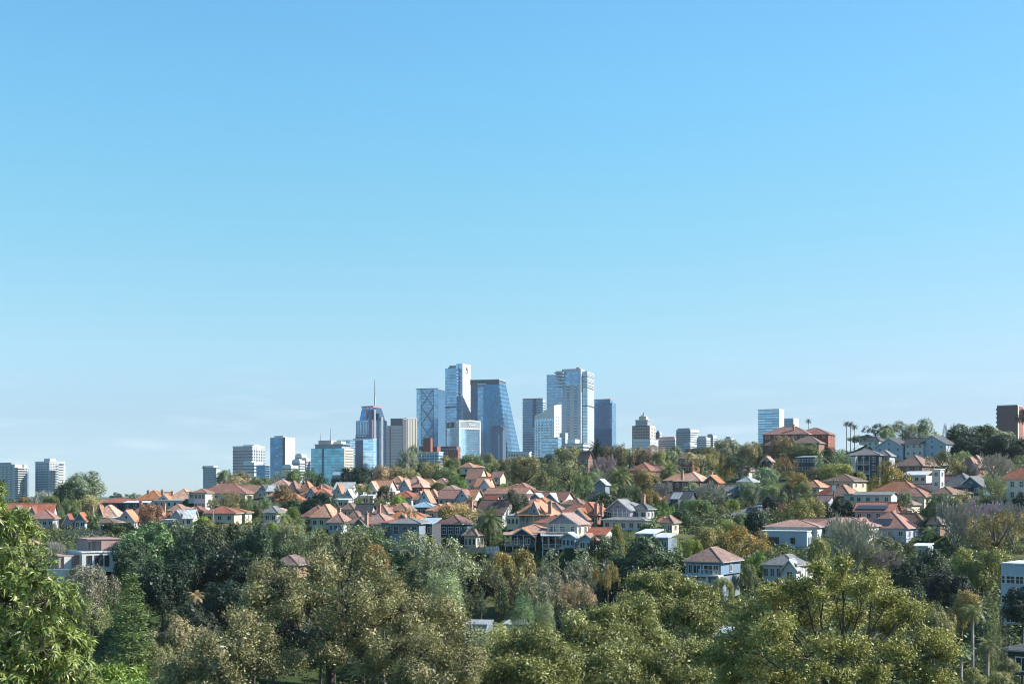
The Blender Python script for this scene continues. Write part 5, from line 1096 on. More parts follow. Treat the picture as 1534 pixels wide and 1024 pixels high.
    # norfolk style conifer: whorled tiers of upturned branches
    def conifer(i):
        P = []; Nn = []; S = []; T = []; ti = []
        nt = 26
        for k in range(nt):
            z = k/nt; R = (1-z)**.8*.98 + .03
            nb = 9 if k < 20 else 6; ph = RNG.uniform(0, 6)
            for j in range(nb):
                az = ph + j*2*math.pi/nb + RNG.normal()*.12; rr = R*RNG.uniform(.78, 1.05); tone = RNG.normal()*.14
                m = int(40 + 150*rr)
                s = np.sqrt(RNG.uniform(.02, 1, m)); u = np.array([math.cos(az), math.sin(az), 0]); sd = np.array([-math.sin(az), math.cos(az), 0])
                p = np.array([0, 0, z]) + np.outer(s*rr, u) + np.outer(RNG.normal(size=m)*.10*(.3+s*.7), sd) + np.outer(-.03*s + .05*s*s + RNG.normal(size=m)*.008, [0, 0, 1])
                P.append(p); Nn.append(unit(np.array([0, 0, .8]) + RNG.normal(size=(m, 3))*.55)); S.append(np.full(m, .085)*RNG.lognormal(0, .2, m))
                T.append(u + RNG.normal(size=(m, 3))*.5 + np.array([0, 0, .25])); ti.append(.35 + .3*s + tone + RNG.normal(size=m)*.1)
        P = np.concatenate(P); Nn = np.concatenate(Nn); S = np.concatenate(S); T = np.concatenate(T); ti = np.concatenate(ti)
        # leaf thickness in the squeezed unit space: height is about 4 crown radii
        return leaf_mesh('crown', P, Nn, S*.75, S*.3, ti, .5 + RNG.normal(size=len(P))*.15, T, squash=7.)
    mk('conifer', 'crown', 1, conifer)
_tw, _nt, _b, _o = new_mat('twig_foliage')
_oi = _nt.nodes.new('ShaderNodeObjectInfo'); _at = _nt.nodes.new('ShaderNodeAttribute'); _at.attribute_name = 'tint'
_sp = _nt.nodes.new('ShaderNodeSeparateColor'); _nt.links.new(_at.outputs['Color'], _sp.inputs[0])
_sc = _nt.nodes.new('ShaderNodeVectorMath'); _sc.operation = 'SCALE'; _nt.links.new(_oi.outputs['Color'], _sc.inputs[0]); 
_mr = _nt.nodes.new('ShaderNodeMapRange'); _mr.inputs['To Min'].default_value = .4; _mr.inputs['To Max'].default_value = 1.6; _nt.links.new(_sp.outputs[0], _mr.inputs[0]); _nt.links.new(_mr.outputs[0], _sc.inputs['Scale'])
_nt.links.new(_sc.outputs[0], _b.inputs['Base Color']); _b.inputs['Roughness'].default_value = .9; TWIGF = _tw
protos()

FC = dict(dark=(.030, .050, .024), fig=(.040, .062, .030), deep=(.024, .044, .028), green=(.058, .076, .032), bright=(.095, .145, .042), lime=(.13, .185, .04),
          olive=(.092, .098, .045), tan=(.15, .125, .062), gold=(.22, .16, .04), yolive=(.112, .110, .04), brown=(.125, .095, .056), grey=(.105, .115, .075), sage=(.085, .108, .06),
          rust=(.20, .095, .045), mauve=(.215, .17, .17), greybare=(.22, .19, .175), pinkbare=(.22, .15, .135), palm=(.065, .082, .034), pale=(.16, .17, .09), yellow=(.34, .22, .03))
FC = {k: tuple(v*(1.9 if k not in ('mauve', 'greybare', 'pinkbare', 'rust', 'gold', 'yellow', 'lime', 'bright') else 1.2) for v in c) for k, c in FC.items()}
FC['mauve'] = (.27, .245, .225); FC['greybare'] = (.30, .27, .25); FC['pinkbare'] = (.29, .225, .20); FC['rust'] = (.20, .125, .065); FC['gold'] = (.235, .185, .055); FC['yellow'] = (.40, .29, .045); FC['palm'] = (.095, .12, .045); FC['gumleaf'] = (.225, .212, .11); FC['wideleaf'] = (.24, .24, .078); FC['thicket'] = (.20, .21, .082); FC['brown'] = (.20, .172, .09); FC['deep'] = (.024, .040, .028); FC['fig'] = (.048, .074, .038)  # deep: gully shadow put into the leaf colour of dark green trees
CROWN_SPEC = {'fig': (.80, 1.5), 'broad': (.86, 1.9), 'gum': (.72, 1.75), 'layer': (.6, 1.2), 'bush': (.97, 1.6), 'column': (.96, 9), 'bare': (.88, 2.0)}
TG = {'palm': 'palms between the houses', 'tuftpalm': 'slender palms', 'conifer': 'conifers', 'column': 'columnar trees', 'bare': 'leafless winter trees', 'bush': 'garden shrubs'}
TNAME = dict(fig='fig_tree', broad='broadleaf_tree', gum='gum_tree', layer='spreading_tree', bush='garden_shrub', column='cypress_tree', bare='bare_tree', palm='date_palm', tuftpalm='slender_palm', conifer='conifer_tree')
TREES = []
_cnt = {}
def tree(kind, px, top, hw, Y, colour, label, crown=None, base=None, trunk=None):
    """hw: half the crown's width in the photograph's pixels at distance Y; top: row of its tip"""
    x = X_at(px, Y); z0 = tz(x, Y) - .15
    z1 = Z_at(top, Y); H = max(z1 - z0, 1.2); w = hw/F*Y*(1.1 if kind in ('broad', 'fig', 'gum', 'bare', 'bush', 'palm') else 1)
    i = _cnt.get(kind, 0); _cnt[kind] = i + 1
    pk = 'gumcol' if kind == 'gum' and crown and crown/hw > 2.3 else kind
    me = PROTO[pk][i % len(PROTO[pk])]
    root = thing(TNAME[kind], label, 'palm' if 'palm' in kind else 'shrub' if kind == 'bush' else 'tree', (x, Y, z0), TG.get(kind, 'trees of the suburb'))
    rot = RNG.uniform(0, 6.28); c = FC[colour]; j = RNG.uniform(.88, 1.12, 3)*RNG.uniform(.9, 1.1)
    cr = bpy.data.objects.new('crown', me); COL.objects.link(cr); cr.parent = root; cr.color = (c[0]*j[0], c[1]*j[1], c[2]*j[2], 1); cr.rotation_euler = (0, 0, rot)
    if kind in ('palm', 'tuftpalm'):
        ch = w*(1.75 if kind == 'palm' else 1.5); cr.location = (0, 0, H-ch); cr.scale = (w, w, ch); th = H - ch*.52
        m = MB(); k = .16 if kind == 'tuftpalm' else .34; lean = RNG.normal()*.02*th
        m.tube([(x, Y, z0), (x+lean*.3, Y, z0+th*.5), (x, Y, z0+th)], [k*1.15, k, k*.9], 8); m.smooth = True; m.build('trunk', BARK if kind == 'palm' else BARKPALE, root)
        return root
    if kind == 'conifer':
        cr.location = (0, 0, H*.06); cr.scale = (w, w, H*.94); m = MB(); m.tube([(x, Y, z0), (x, Y, z0+H*.97)], [w*.09, .03], 8); m.build('trunk', BARK, root); return root
    fr, asp = CROWN_SPEC[kind]; ch = min(H*fr, w*asp if crown is None else crown/F*Y)
    cr.location = (0, 0, H-ch); cr.scale = (w, w, ch)
    if kind == 'bush':
        cr.location = (0, 0, 0); cr.scale = (w, w, H); m = MB(); m.tube([(x, Y, z0-.1), (x, Y, z0+H*.5)], [.08, .04], 5); m.build('stem', BARK, root); return root
    m = MB(); zc = z0 + H - ch; rt = max(.1, w*.06); pale = kind in ('gum',)
    bt = trunk or (TWIG if kind == 'bare' else BARKPALE if pale and colour in ('sage', 'grey', 'pale') else BARK)
    fk = zc + ch*(.22 if kind != 'bare' else .02)
    m.tube([(x, Y, z0-.3), (x+RNG.normal()*w*.05, Y, (z0+fk)/2), (x, Y, fk)], [rt*1.3, rt*.95, rt*.75], 7)
    if kind != 'column':
        nl = 6 if kind == 'gum' else 4
        for q in range(nl):
            a = q*2*math.pi/nl + RNG.uniform(-.4, .4); e = Vector((math.cos(a)*w*.62, math.sin(a)*w*.62, ch*RNG.uniform(.35, .62)))
            s = Vector((x, Y, fk - ch*.08)); mid = s + e*.5 + Vector((0, 0, -ch*.03))
            m.tube([s, mid, s+e], [rt*.55, rt*.36, rt*.12], 5, False)
            if kind == 'gum':
                for r2 in range(2):
                    f = mid.lerp(s+e, .3+.3*r2); g = f + Vector((RNG.normal()*w*.22, RNG.normal()*w*.22, ch*.24)); m.tube([f, g], [rt*.24, rt*.07], 4, False)
    m.build('trunk', bt, root)
    TREES.append((x, Y, w))
    return root
T = tree
def plants():
    # left crest and street
    T('broad', 124, 707, 36, 480, 'sage', 'dark spreading tree towering above the red roofs at the left', 58)
    T('broad', 105, 722, 24, 470, 'fig', 'dense lower crown directly beneath the dark spreading tree')
    T('bare', 62, 735, 15, 520, 'greybare', 'round grey leafless tree below the grey and white apartment tower')
    T('broad', 40, 744, 11, 520, 'gold', 'small orange tinged tree beneath the left pale apartment tower')
    T('broad', 80, 742, 13, 460, 'green', 'mid green tree between the grey leafless tree and red ridge')
    T('column', 96, 745, 9, 450, 'sage', 'narrow grey green conifer behind the conical red roof')
    T('broad', 108, 748, 12, 445, 'green', 'leafy tree just left of the tan yellow crown')
    T('broad', 136, 741, 16, 450, 'tan', 'tan yellow tree over the tall pale chimney')
    T('column', 91, 762, 7, 404, 'sage', 'tall grey green tree standing right of the conical red roof')
    T('palm', 143, 767, 13, 393, 'palm', 'dark palm left of the orange house with pale chimney')
    T('bush', 43, 776, 17, 383, 'green', 'big round green bush below the dark blue gable')
    T('bush', 168, 781, 14, 385, 'fig', 'dark hedge beneath the orange house with pale chimney')
    T('bush', 185, 783, 15, 382, 'green', 'green hedge mound left of the great dark figs')
    T('broad', 119, 775, 7, 402, 'brown', 'thin brown tree in front of the tiny porch house')
    T('broad', 82, 783, 6, 392, 'grey', 'scrubby grey tree at the foot of the conical roofed house')
    T('layer', 176, 737, 12, 720, 'fig', 'far dark pines on the crest left of the orange pyramid roof')
    T('layer', 200, 738, 11, 730, 'sage', 'far thin pine beside the orange pyramid roof')
    T('broad', 232, 755, 20, 383, 'rust', 'orange brown autumn tree in front of the thick white chimney')
    T('bare', 82, 811, 14, 272, 'greybare', 'pale round leafless shrub beside the mauve upper storey')
    T('column', 103, 810, 8, 270, 'green', 'small green columnar tree beside the mauve upper storey')
    T('broad', 134, 848, 34, 212, 'grey', 'grey olive dome in front of the modern stacked house', 70)
    T('gum', 138, 895, 28, 190, 'olive', 'shaggy olive tree under the grey olive dome')
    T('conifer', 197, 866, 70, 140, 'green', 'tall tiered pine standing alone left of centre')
    T('broad', 268, 925, 44, 150, 'olive', 'tan olive dome to the right of the tall tiered pine', 85)
    T('gum', 235, 965, 26, 140, 'olive', 'olive scrub tree at the foot of the tiered pine')
    # great fig mass on the left
    T('fig', 228, 783, 44, 262, 'sage', 'leftmost great fig of the dark mass by the modern house')
    T('fig', 205, 812, 34, 240, 'fig', 'dark fig overhanging the white walls of the modern house')
    T('fig', 280, 781, 38, 268, 'sage', 'grey green fig below the blue grey gabled house')
    T('broad', 308, 778, 22, 275, 'yolive', 'yellowish crown at the foot of the pale street lamp')
    T('fig', 335, 785, 42, 262, 'fig', 'broad dark fig below the red shrub and street lamp')
    T('fig', 388, 790, 40, 258, 'fig', 'dark fig left of the half buried brown roof', 80)
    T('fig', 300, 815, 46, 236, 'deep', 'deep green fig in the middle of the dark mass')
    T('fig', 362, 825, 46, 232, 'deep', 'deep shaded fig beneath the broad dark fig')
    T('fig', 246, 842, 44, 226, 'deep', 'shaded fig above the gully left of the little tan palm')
    T('broad', 402, 782, 18, 285, 'lime', 'lime green crown left of the banana leaves')
    T('broad', 438, 785, 26, 270, 'olive', 'olive crown above the half buried brown roof')
    T('tuftpalm', 293, 884, 13, 200, 'tan', 'little tan crowned palm in the dark gully')
    T('fig', 410, 838, 30, 225, 'fig', 'dark fig crown left under the half buried brown roof')
    # crest trees behind the left houses
    T('broad', 300, 764, 15, 392, 'deep', 'dark round tree beside the white annex')
    T('bush', 304, 775, 15, 345, 'lime', 'lime green dome shrub left of the pale street lamp')
    T('gum', 340, 734, 28, 425, 'brown', 'big brown green tree masking the rose red roof')
    T('broad', 372, 747, 17, 408, 'green', 'dark green tree between the brown tree and grey gum')
    T('gum', 394, 741, 21, 402, 'sage', 'tall pale grey gum left of the brown autumn tree')
    T('broad', 360, 707, 32, 560, 'tan', 'broad yellow brown tree on the crest below the ribbon windowed block')
    T('broad', 342, 704, 16, 575, 'green', 'green crown behind the broad yellow brown crest tree')
    T('broad', 392, 714, 17, 545, 'green', 'green crest tree right of the broad yellow brown one')
    T('gum', 424, 704, 20, 565, 'sage', 'feathery crest tree under the slim dark blue tower')
    T('broad', 452, 703, 25, 560, 'green', 'wide green crest tree under the teal glass block')
    T('broad', 478, 709, 16, 560, 'fig', 'low dark crest tree at the foot of the teal glass block')
    T('broad', 424, 726, 25, 428, 'rust', 'brown autumn tree in front of the tan twin gables')
    T('bush', 440, 748, 16, 420, 'fig', 'dark shrubs beneath the brown autumn tree')
    T('bare', 402, 781, 23, 318, 'mauve', 'low mauve leafless thicket above the lime green crown')
    T('tuftpalm', 424, 766, 14, 330, 'bright', 'banana like bright palm left of the orange hip roofs')
    T('broad', 441, 759, 16, 345, 'bright', 'vivid green tree beside the orange hip roofed pair')
    T('tuftpalm', 447, 775, 13, 318, 'green', 'leafy palm in front of the vivid green tree')
    T('broad', 485, 737, 15, 425, 'deep', 'dark tree below the blue white gable of the red roofed house')
    T('tuftpalm', 498, 740, 13, 420, 'fig', 'dark drooping palm left of the white cluster')
    T('bush', 470, 748, 18, 405, 'deep', 'dark shade shrubs under the red roofed house')
    T('fig', 528, 700, 30, 580, 'deep', 'dark dome on the crest right of the teal glass block')
    T('bare', 565, 695, 14, 640, 'mauve', 'mauve leafless tree beside the dark crest dome')
    T('broad', 582, 699, 24, 590, 'tan', 'yellow brown crest tree above the white gabled orange house')
    T('broad', 608, 701, 18, 585, 'brown', 'brown crest tree behind the high orange roof')
    T('gum', 616, 667, 19, 620, 'sage', 'tall open gum on the crest under the cream tower')
    T('broad', 655, 684, 24, 600, 'tan', 'brownish crest tree in front of the pale blue terrace')
    T('broad', 684, 686, 18, 600, 'green', 'green crest tree below the red brick block')
    T('broad', 707, 681, 22, 605, 'green', 'dense green crest tree below the white framed cube')
    T('broad', 730, 678, 14, 650, 'brown', 'small brown crest tree at the foot of the leaning tower')
    T('broad', 668, 699, 20, 555, 'olive', 'olive tree between the high orange roof and farthest gable')
    T('tuftpalm', 538, 724, 11, 445, 'palm', 'left one of two palms before the white steel roofs')
    T('tuftpalm', 551, 723, 11, 446, 'palm', 'palm beside the white gabled orange house')
    T('broad', 682, 714, 30, 470, 'bright', 'bright green tree below the farthest orange gable')
    T('bush', 655, 722, 14, 460, 'olive', 'olive shrub left of the bright green tree')
    T('broad', 603, 742, 16, 385, 'lime', 'yellow green shrub tree in front of the wine red roof')
    T('broad', 578, 727, 12, 420, 'fig', 'dark little tree under the white gable of the orange house')
    T('tuftpalm', 572, 744, 12, 388, 'green', 'grey green palm left of the yellow green shrub tree')
    T('bush', 535, 747, 12, 395, 'bright', 'bright fern like shrub below the two palms')
    T('broad', 561, 752, 10, 375, 'olive', 'olive tree behind the slim white chimney')
    T('gum', 614, 760, 10, 305, 'brown', 'wispy brown tree poking over the blue timber house')
    T('broad', 682, 753, 26, 312, 'tan', 'yellow brown tree draped over the terracotta roof')
    T('broad', 773, 733, 18, 348, 'fig', 'round dark tree in front of the long orange roof')
    T('bush', 722, 745, 10, 352, 'green', 'small shrub left of the plum brown roof')
    T('tuftpalm', 705, 741, 10, 352, 'palm', 'small palm above the brown teal cottage roof')
    # middle crest
    T('broad', 785, 683, 37, 520, 'brown', 'big round olive brown tree right of the lavender flats', 48)
    T('gum', 850, 690, 37, 500, 'olive', 'large grey olive tree beside the round brown one', 55)
    T('broad', 846, 669, 24, 560, 'brown', 'brown ridge tree under the curved white tower')
    T('palm', 893, 659, 14, 590, 'deep', 'dark palm on the ridge at the foot of the widest tower')
    T('broad', 917, 667, 24, 590, 'brown', 'brown ridge tree right of the dark ridge palm')
    T('gum', 945, 665, 22, 600, 'brown', 'bare looking brown gum under the brown stepped tower')
    T('gum', 968, 666, 20, 600, 'pinkbare', 'pinkish brown twiggy crown under the white podium flats')
    T('bare', 908, 683, 20, 545, 'greybare', 'grey leafless tree left of the red hip roof')
    T('palm', 927, 695, 20, 460, 'palm', 'left of two canary palms, below the red hip roof')
    T('broad', 963, 702, 24, 470, 'yolive', 'yellow green tree between the two canary palms')
    T('palm', 1001, 689, 19, 480, 'palm', 'canary palm leaning against the brick house')
    T('broad', 1004, 668, 21, 610, 'sage', 'grey green ridge tree above the second canary palm')
    T('broad', 990, 676, 15, 590, 'olive', 'olive ridge tree just left of the dark brick flats')
    T('broad', 872, 712, 16, 440, 'green', 'green tree at the base of the large grey olive tree')
    T('gum', 893, 700, 13, 500, 'grey', 'thin grey gum with white trunks near the brown barn roof')
    T('tuftpalm', 917, 722, 13, 415, 'green', 'feathery palm in front of the blue steel shed')
    T('broad', 940, 727, 20, 400, 'green', 'mottled green tree over the grey two storey house')
    T('bush', 900, 738, 16, 380, 'fig', 'shrubs behind the paired pink chimneys')
    T('bare', 993, 722, 15, 430, 'greybare', 'pale twiggy tree under the second canary palm')
    T('broad', 974, 733, 15, 395, 'gold', 'golden bush between the canary palms and grey house')
    T('broad', 987, 748, 15, 360, 'bright', 'bright green tree right of the grey two storey house')
    T('column', 1006, 756, 8, 345, 'lime', 'lime poplar above the small cream cottage')
    T('broad', 1028, 762, 20, 345, 'fig', 'dark tree between the cream cottage and the road')
    T('broad', 1048, 748, 21, 370, 'green', 'leafy tree left of the curving road')
    T('broad', 1030, 748, 15, 385, 'sage', 'grey leaved tree below the dark barn roofed house')
    T('bare', 1062, 722, 26, 415, 'greybare', 'wide grey leafless tree in front of the brick house')
    T('broad', 1038, 722, 16, 420, 'grey', 'silver grey tree before the orange hip roof')
    T('bush', 977, 778, 19, 296, 'green', 'round green shrub above the navy boxy house')
    T('bush', 925, 788, 12, 275, 'yolive', 'yellow bush over the pale weatherboard cottage roof')
    T('broad', 1080, 752, 12, 375, 'olive', 'olive shrub by the bend of the road')
    T('bush', 1095, 748, 10, 395, 'lime', 'sunlit lime verge shrub above the road')
    # the dense belt along the crest under the towers
    for px, tp, hw, Y, c, lab in ((640, 689, 18, 640, 'fig', 'dark crest tree under the braced glass tower'), (697, 689, 16, 650, 'fig', 'dark crest tree at the foot of the white framed cube'), (742, 688, 16, 640, 'olive', 'olive crest tree below the narrow navy block'), (768, 686, 17, 640, 'olive', 'olive crest tree in front of the flat white roofed hall'),
            (815, 681, 19, 620, 'fig', 'dark crest tree between the round brown tree and the brown ridge tree'), (875, 676, 18, 640, 'olive', 'olive crest tree behind the steep brown roofed brick house'), (898, 673, 18, 650, 'brown', 'brown green crest tree behind the dark ridge palm'), (934, 672, 19, 640, 'olive', 'olive crest tree below the blue tower with the red roof band'),
            (955, 678, 17, 635, 'fig', 'dark crest tree in front of the white podium flats'), (985, 676, 18, 650, 'sage', 'sage crest tree under the long low mauve block'), (1024, 677, 20, 640, 'olive', 'olive crest tree under the square grey block'), (1046, 671, 18, 650, 'fig', 'dark crest tree under the pale blue flats with white floor edges'),
            (1066, 670, 16, 655, 'sage', 'sage crest tree below the rooftop tank flats'), (1104, 666, 17, 650, 'fig', 'dark crest tree right of the smallest pale block'), (1135, 664, 15, 620, 'olive', 'olive crest tree at the base of the taller pale blue tower'), (545, 702, 16, 640, 'fig', 'dark crest tree below the glossy blue glass block'), (598, 694, 16, 640, 'olive', 'olive crest tree below the mauve stone tower')):
        T('fig', px, tp, hw, Y, c, lab)
    T('fig', 440, 922, 34, 236, 'deep', 'shaded fig seen under the boughs of the large brown tinted gum')
    T('fig', 480, 940, 34, 228, 'fig', 'dark fig glimpsed between the trunks of the front gums')
    T('broad', 545, 925, 30, 232, 'green', 'green tree seen through the fork of the large brown tinted gum')
    # right ridge
    T('gum', 1050, 678, 26, 545, 'tan', 'yellow brown gum right of the dark brick flats')
    T('broad', 1085, 658, 22, 600, 'sage', 'grey green ridge tree left of the pale blue tower')
    T('layer', 1108, 684, 23, 500, 'fig', 'dark layered tree with tiered boughs')
    T('broad', 1086, 693, 11, 520, 'gold', 'golden crown beside the dark layered tree')
    T('broad', 1122, 662, 17, 580, 'olive', 'olive ridge tree under the pale blue tower')
    T('broad', 1068, 668, 16, 590, 'yolive', 'yellowish ridge tree above the yellow brown gum')
    T('broad', 1139, 700, 24, 430, 'grey', 'grey green tree right of the dark layered one')
    T('broad', 1128, 722, 18, 410, 'sage', 'pale sage tree over the top bend of the road')
    T('gum', 1165, 680, 26, 480, 'rust', 'tree flecked with red flowers below the red brick flats')
    T('broad', 1175, 653, 17, 575, 'brown', 'brown tree against the red brick flats')
    T('broad', 1200, 664, 30, 560, 'green', 'dark green tree in front of the brown gable of the brick flats')
    T('broad', 1238, 670, 18, 555, 'fig', 'dark tree at the sunlit end of the red brick flats')
    T('broad', 1147, 690, 14, 470, 'deep', 'shadowy tree left of the red flowered one')
    T('gum', 1255, 674, 30, 475, 'sage', 'grey gum shading the dark balconied flats')
    T('broad', 1262, 694, 26, 448, 'yolive', 'yellow spreading tree behind the beige two storey house')
    T('broad', 1225, 700, 18, 455, 'olive', 'olive crown left of the yellow spreading tree')
    T('broad', 1195, 707, 20, 440, 'gold', 'orange gold tree in the middle of the right slope')
    T('broad', 1178, 725, 17, 410, 'deep', 'dark tree below the orange gold one')
    T('broad', 1208, 722, 17, 415, 'olive', 'rounded olive tree right of the orange gold one')
    T('broad', 1158, 727, 16, 405, 'olive', 'soft olive tree above the dark roadside fig')
    T('fig', 1161, 742, 18, 385, 'deep', 'dark roadside fig at the top of the road')
    T('broad', 1204, 746, 27, 350, 'yolive', 'yellow green tree right above the rust hip roof')
    T('bush', 1240, 757, 14, 352, 'deep', 'dark shrub beneath the power pole')
    T('fig', 1267, 745, 19, 360, 'deep', 'dark round tree left of the pink house')
    T('bush', 1132, 767, 19, 335, 'deep', 'dark bush between the road and the white modern box')
    T('bush', 1111, 770, 12, 335, 'green', 'green bush on the lower side of the road')
    T('gum', 1182, 753, 12, 372, 'rust', 'rusty leaved shrub tree behind the yellow green one')
    T('tuftpalm', 1211, 627, 5, 680, 'deep', 'small palm rising behind the red brick flats')
    for px, tp in ((1268, 630), (1274, 631), (1280, 635)):
        T('tuftpalm', px, tp, 6, 650, 'deep', 'tall thin palm in the clump of three beside the red brick flats')
    T('layer', 1312, 634, 20, 640, 'fig', 'layered pine with flat boughs on the right ridge', 26)
    T('broad', 1290, 652, 16, 645, 'sage', 'low tree between the three palms and the layered pine')
    T('layer', 1352, 630, 24, 620, 'olive', 'broad ridge tree above the long blue grey house')
    T('broad', 1380, 628, 23, 620, 'sage', 'highest rounded tree of the right ridge')
    T('broad', 1335, 642, 18, 610, 'olive', 'olive ridge tree above the broad blue grey gable')
    T('column', 1415, 634, 5, 650, 'deep', 'thin dark cypress left of its twin on the ridge')
    T('column', 1428, 634, 6, 640, 'deep', 'thin dark cypress nearest the plum brick tower')
    T('fig', 1452, 637, 33, 560, 'fig', 'dark fig on the ridge left of the plum brick tower')
    T('fig', 1486, 640, 32, 560, 'sage', 'large fig under the plum brick tower')
    T('fig', 1460, 655, 34, 530, 'deep', 'deep green fig beside the long blue grey house')
    T('fig', 1518, 652, 32, 520, 'deep', 'dark fig at the right edge below the plum tower')
    T('broad', 1535, 612, 11, 700, 'deep', 'dark treetop at the very right of the ridge')
    T('broad', 1406, 652, 16, 600, 'yolive', 'yellowish tree between the cypresses and the blue grey gable')
    T('broad', 1334, 678, 14, 500, 'fig', 'dark shrub tree right of the balconied flats')
    T('broad', 1336, 690, 28, 425, 'gold', 'golden tree over the white framed lean to')
    T('gum', 1416, 674, 25, 440, 'olive', 'blossoming olive tree right of the brown house', 40)
    T('broad', 1448, 676, 20, 480, 'sage', 'sage tree above the salmon roof')
    T('bare', 1488, 680, 26, 435, 'mauve', 'mauve leafless tree above the dark green cottage')
    T('bare', 1490, 712, 20, 372, 'pale', 'white dead tree with bleached branches near the right edge', trunk=BARKPALE)
    T('bush', 1530, 738, 13, 352, 'deep', 'dark shrub before the white house at the right edge')
    T('broad', 1357, 737, 11, 350, 'green', 'small tree between the pink house and the broad brown roof')
    T('broad', 1408, 740, 20, 335, 'green', 'green tree right of the white chimney wall')
    T('broad', 1440, 737, 21, 338, 'yolive', 'yellow topped tree below the dark green cottage')
    T('bare', 1432, 752, 34, 300, 'mauve', 'broad mauve leafless tree in the right hand garden', 60)
    T('bare', 1475, 747, 34, 305, 'mauve', 'largest mauve leafless tree, right behind the yellow green one', 62)
    T('bare', 1515, 752, 24, 300, 'mauve', 'mauve leafless tree by the right edge')
    T('gum', 1492, 766, 38, 262, 'yolive', 'yellow green gum in front of the mauve leafless trees', 62)
    T('palm', 1387, 769, 15, 318, 'deep', 'dark palm right of the solar panelled orange roof')
    T('tuftpalm', 1393, 788, 14, 300, 'yolive', 'yellow green palm below the dark one')
    T('fig', 1470, 822, 36, 235, 'yolive', 'yellow green dome beside the blue grey flats', 62)
    T('broad', 1338, 803, 34, 285, 'green', 'soft green dome below the solar panelled orange roof')
    T('bare', 1328, 822, 22, 268, 'pinkbare', 'pinkish twiggy shrub under the soft green dome')
    T('fig', 1392, 822, 32, 255, 'fig', 'dark fig below the long white carport')
    T('fig', 1372, 842, 34, 240, 'deep', 'deep shaded fig left under the carport')
    T('fig', 1424, 855, 32, 225, 'deep', 'deep shaded fig left of the yellow green dome')
    T('bare', 1268, 775, 42, 272, 'mauve', 'big mauve leafless tree before the red roofed white house', 62)
    T('broad', 1220, 806, 20, 258, 'yolive', 'yellow green tree left under the big leafless tree')
    T('broad', 1300, 812, 22, 272, 'olive', 'olive tree right under the big leafless tree')
    # centre bank
    T('palm', 732, 757, 25, 300, 'palm', 'big canary palm in front of the plum brown roof')
    T('column', 746, 791, 8, 297, 'bright', 'bright green cypress at the canary palm trunk')
    T('gum', 462, 787, 32, 262, 'sage', 'sage gum below the orange hip roofed pair')
    T('gum', 512, 784, 44, 255, 'olive', 'olive gum spreading below the mauve tan house', 66)
    T('broad', 548, 787, 28, 262, 'green', 'green tree in front of the cream side wall')
    T('tuftpalm', 572, 788, 13, 290, 'green', 'feathery palm against the cream side wall')
    T('broad', 563, 815, 19, 246, 'gold', 'golden crown right of the olive gum')
    T('gum', 650, 797, 56, 222, 'sage', 'wide grey gum below the blue timber house', 85)
    T('gum', 665, 852, 26, 205, 'pale', 'pale hanging gum column in the centre gully', 90)
    T('broad', 618, 838, 30, 226, 'fig', 'shaded tree left below the wide grey gum')
    T('broad', 745, 828, 26, 262, 'gold', 'yellow flowering tree under the timber fence')
    T('bush', 778, 826, 20, 264, 'gold', 'bright yellow hedge below the railed verandah')
    T('gum', 755, 840, 38, 235, 'olive', 'olive gum hanging under the yellow flowering tree', 75)
    T('fig', 722, 845, 30, 240, 'deep', 'dark tree beneath the teal cottage')
    T('gum', 858, 822, 52, 238, 'grey', 'grey brown gum in front of the cream balcony house', 78)
    T('gum', 910, 842, 20, 226, 'gold', 'gold tipped gum right of the grey brown one')
    T('gum', 868, 870, 24, 215, 'tan', 'hanging tan gum below the grey brown one')
    T('fig', 968, 806, 58, 248, 'fig', 'great dark fig dome below the navy boxy house', 92)
    T('fig', 908, 803, 30, 262, 'fig', 'dark fig shoulder left of the great fig dome')
    T('fig', 925, 850, 42, 235, 'deep', 'shadowed fig under the great dome')
    T('column', 1012, 800, 10, 262, 'lime', 'lime green poplar right of the great fig dome')
    T('broad', 1034, 808, 15, 268, 'lime', 'pale lime tree behind the blue house')
    T('broad', 1066, 790, 30, 288, 'yolive', 'yellow olive tree behind the red hip roof of the blue house')
    T('gum', 1112, 786, 40, 282, 'gold', 'golden gum with pale stems above the blue house', 60)
    T('broad', 1090, 778, 24, 305, 'yolive', 'yellow green crown below the curving road')
    T('broad', 1132, 826, 18, 255, 'lime', 'lime green tree between the blue house and grey cottage')
    T('broad', 1122, 846, 17, 242, 'green', 'dark green bush at the blue house corner')
    T('broad', 1080, 865, 16, 205, 'yolive', 'yellow green tree before the white framed garages')
    T('broad', 1180, 868, 25, 215, 'yolive', 'yellow shrub tree in front of the grey hip roofed cottage')
    T('gum', 815, 858, 34, 222, 'sage', 'sage gum in the gully below the tall gabled house')
    T('gum', 700, 872, 30, 218, 'fig', 'dim gum left of the gully pavilion roofs')
    T('gum', 778, 876, 26, 214, 'fig', 'dim gum above the gully pavilion roofs')
    # shaded gully floor
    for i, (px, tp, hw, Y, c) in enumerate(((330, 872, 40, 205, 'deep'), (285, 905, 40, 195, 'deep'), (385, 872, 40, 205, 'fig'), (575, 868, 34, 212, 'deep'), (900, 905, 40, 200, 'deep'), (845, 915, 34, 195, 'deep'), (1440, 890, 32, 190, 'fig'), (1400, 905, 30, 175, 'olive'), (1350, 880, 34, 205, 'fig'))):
        T('fig', px, tp, hw, Y, c, ('shaded fig right of the little tan palm', 'lowest shaded fig on the left gully floor', 'shaded fig below the half buried brown roof', 'shaded fig between the front gum and the wide grey gum', 'shaded fig below the great fig dome by the thin lamp', 'shaded fig left of the thin gully lamp', 'fig in the gully under the yellow green dome', 'olive fig behind the spreading front tree', 'dark fig right of the spreading front tree top')[i])
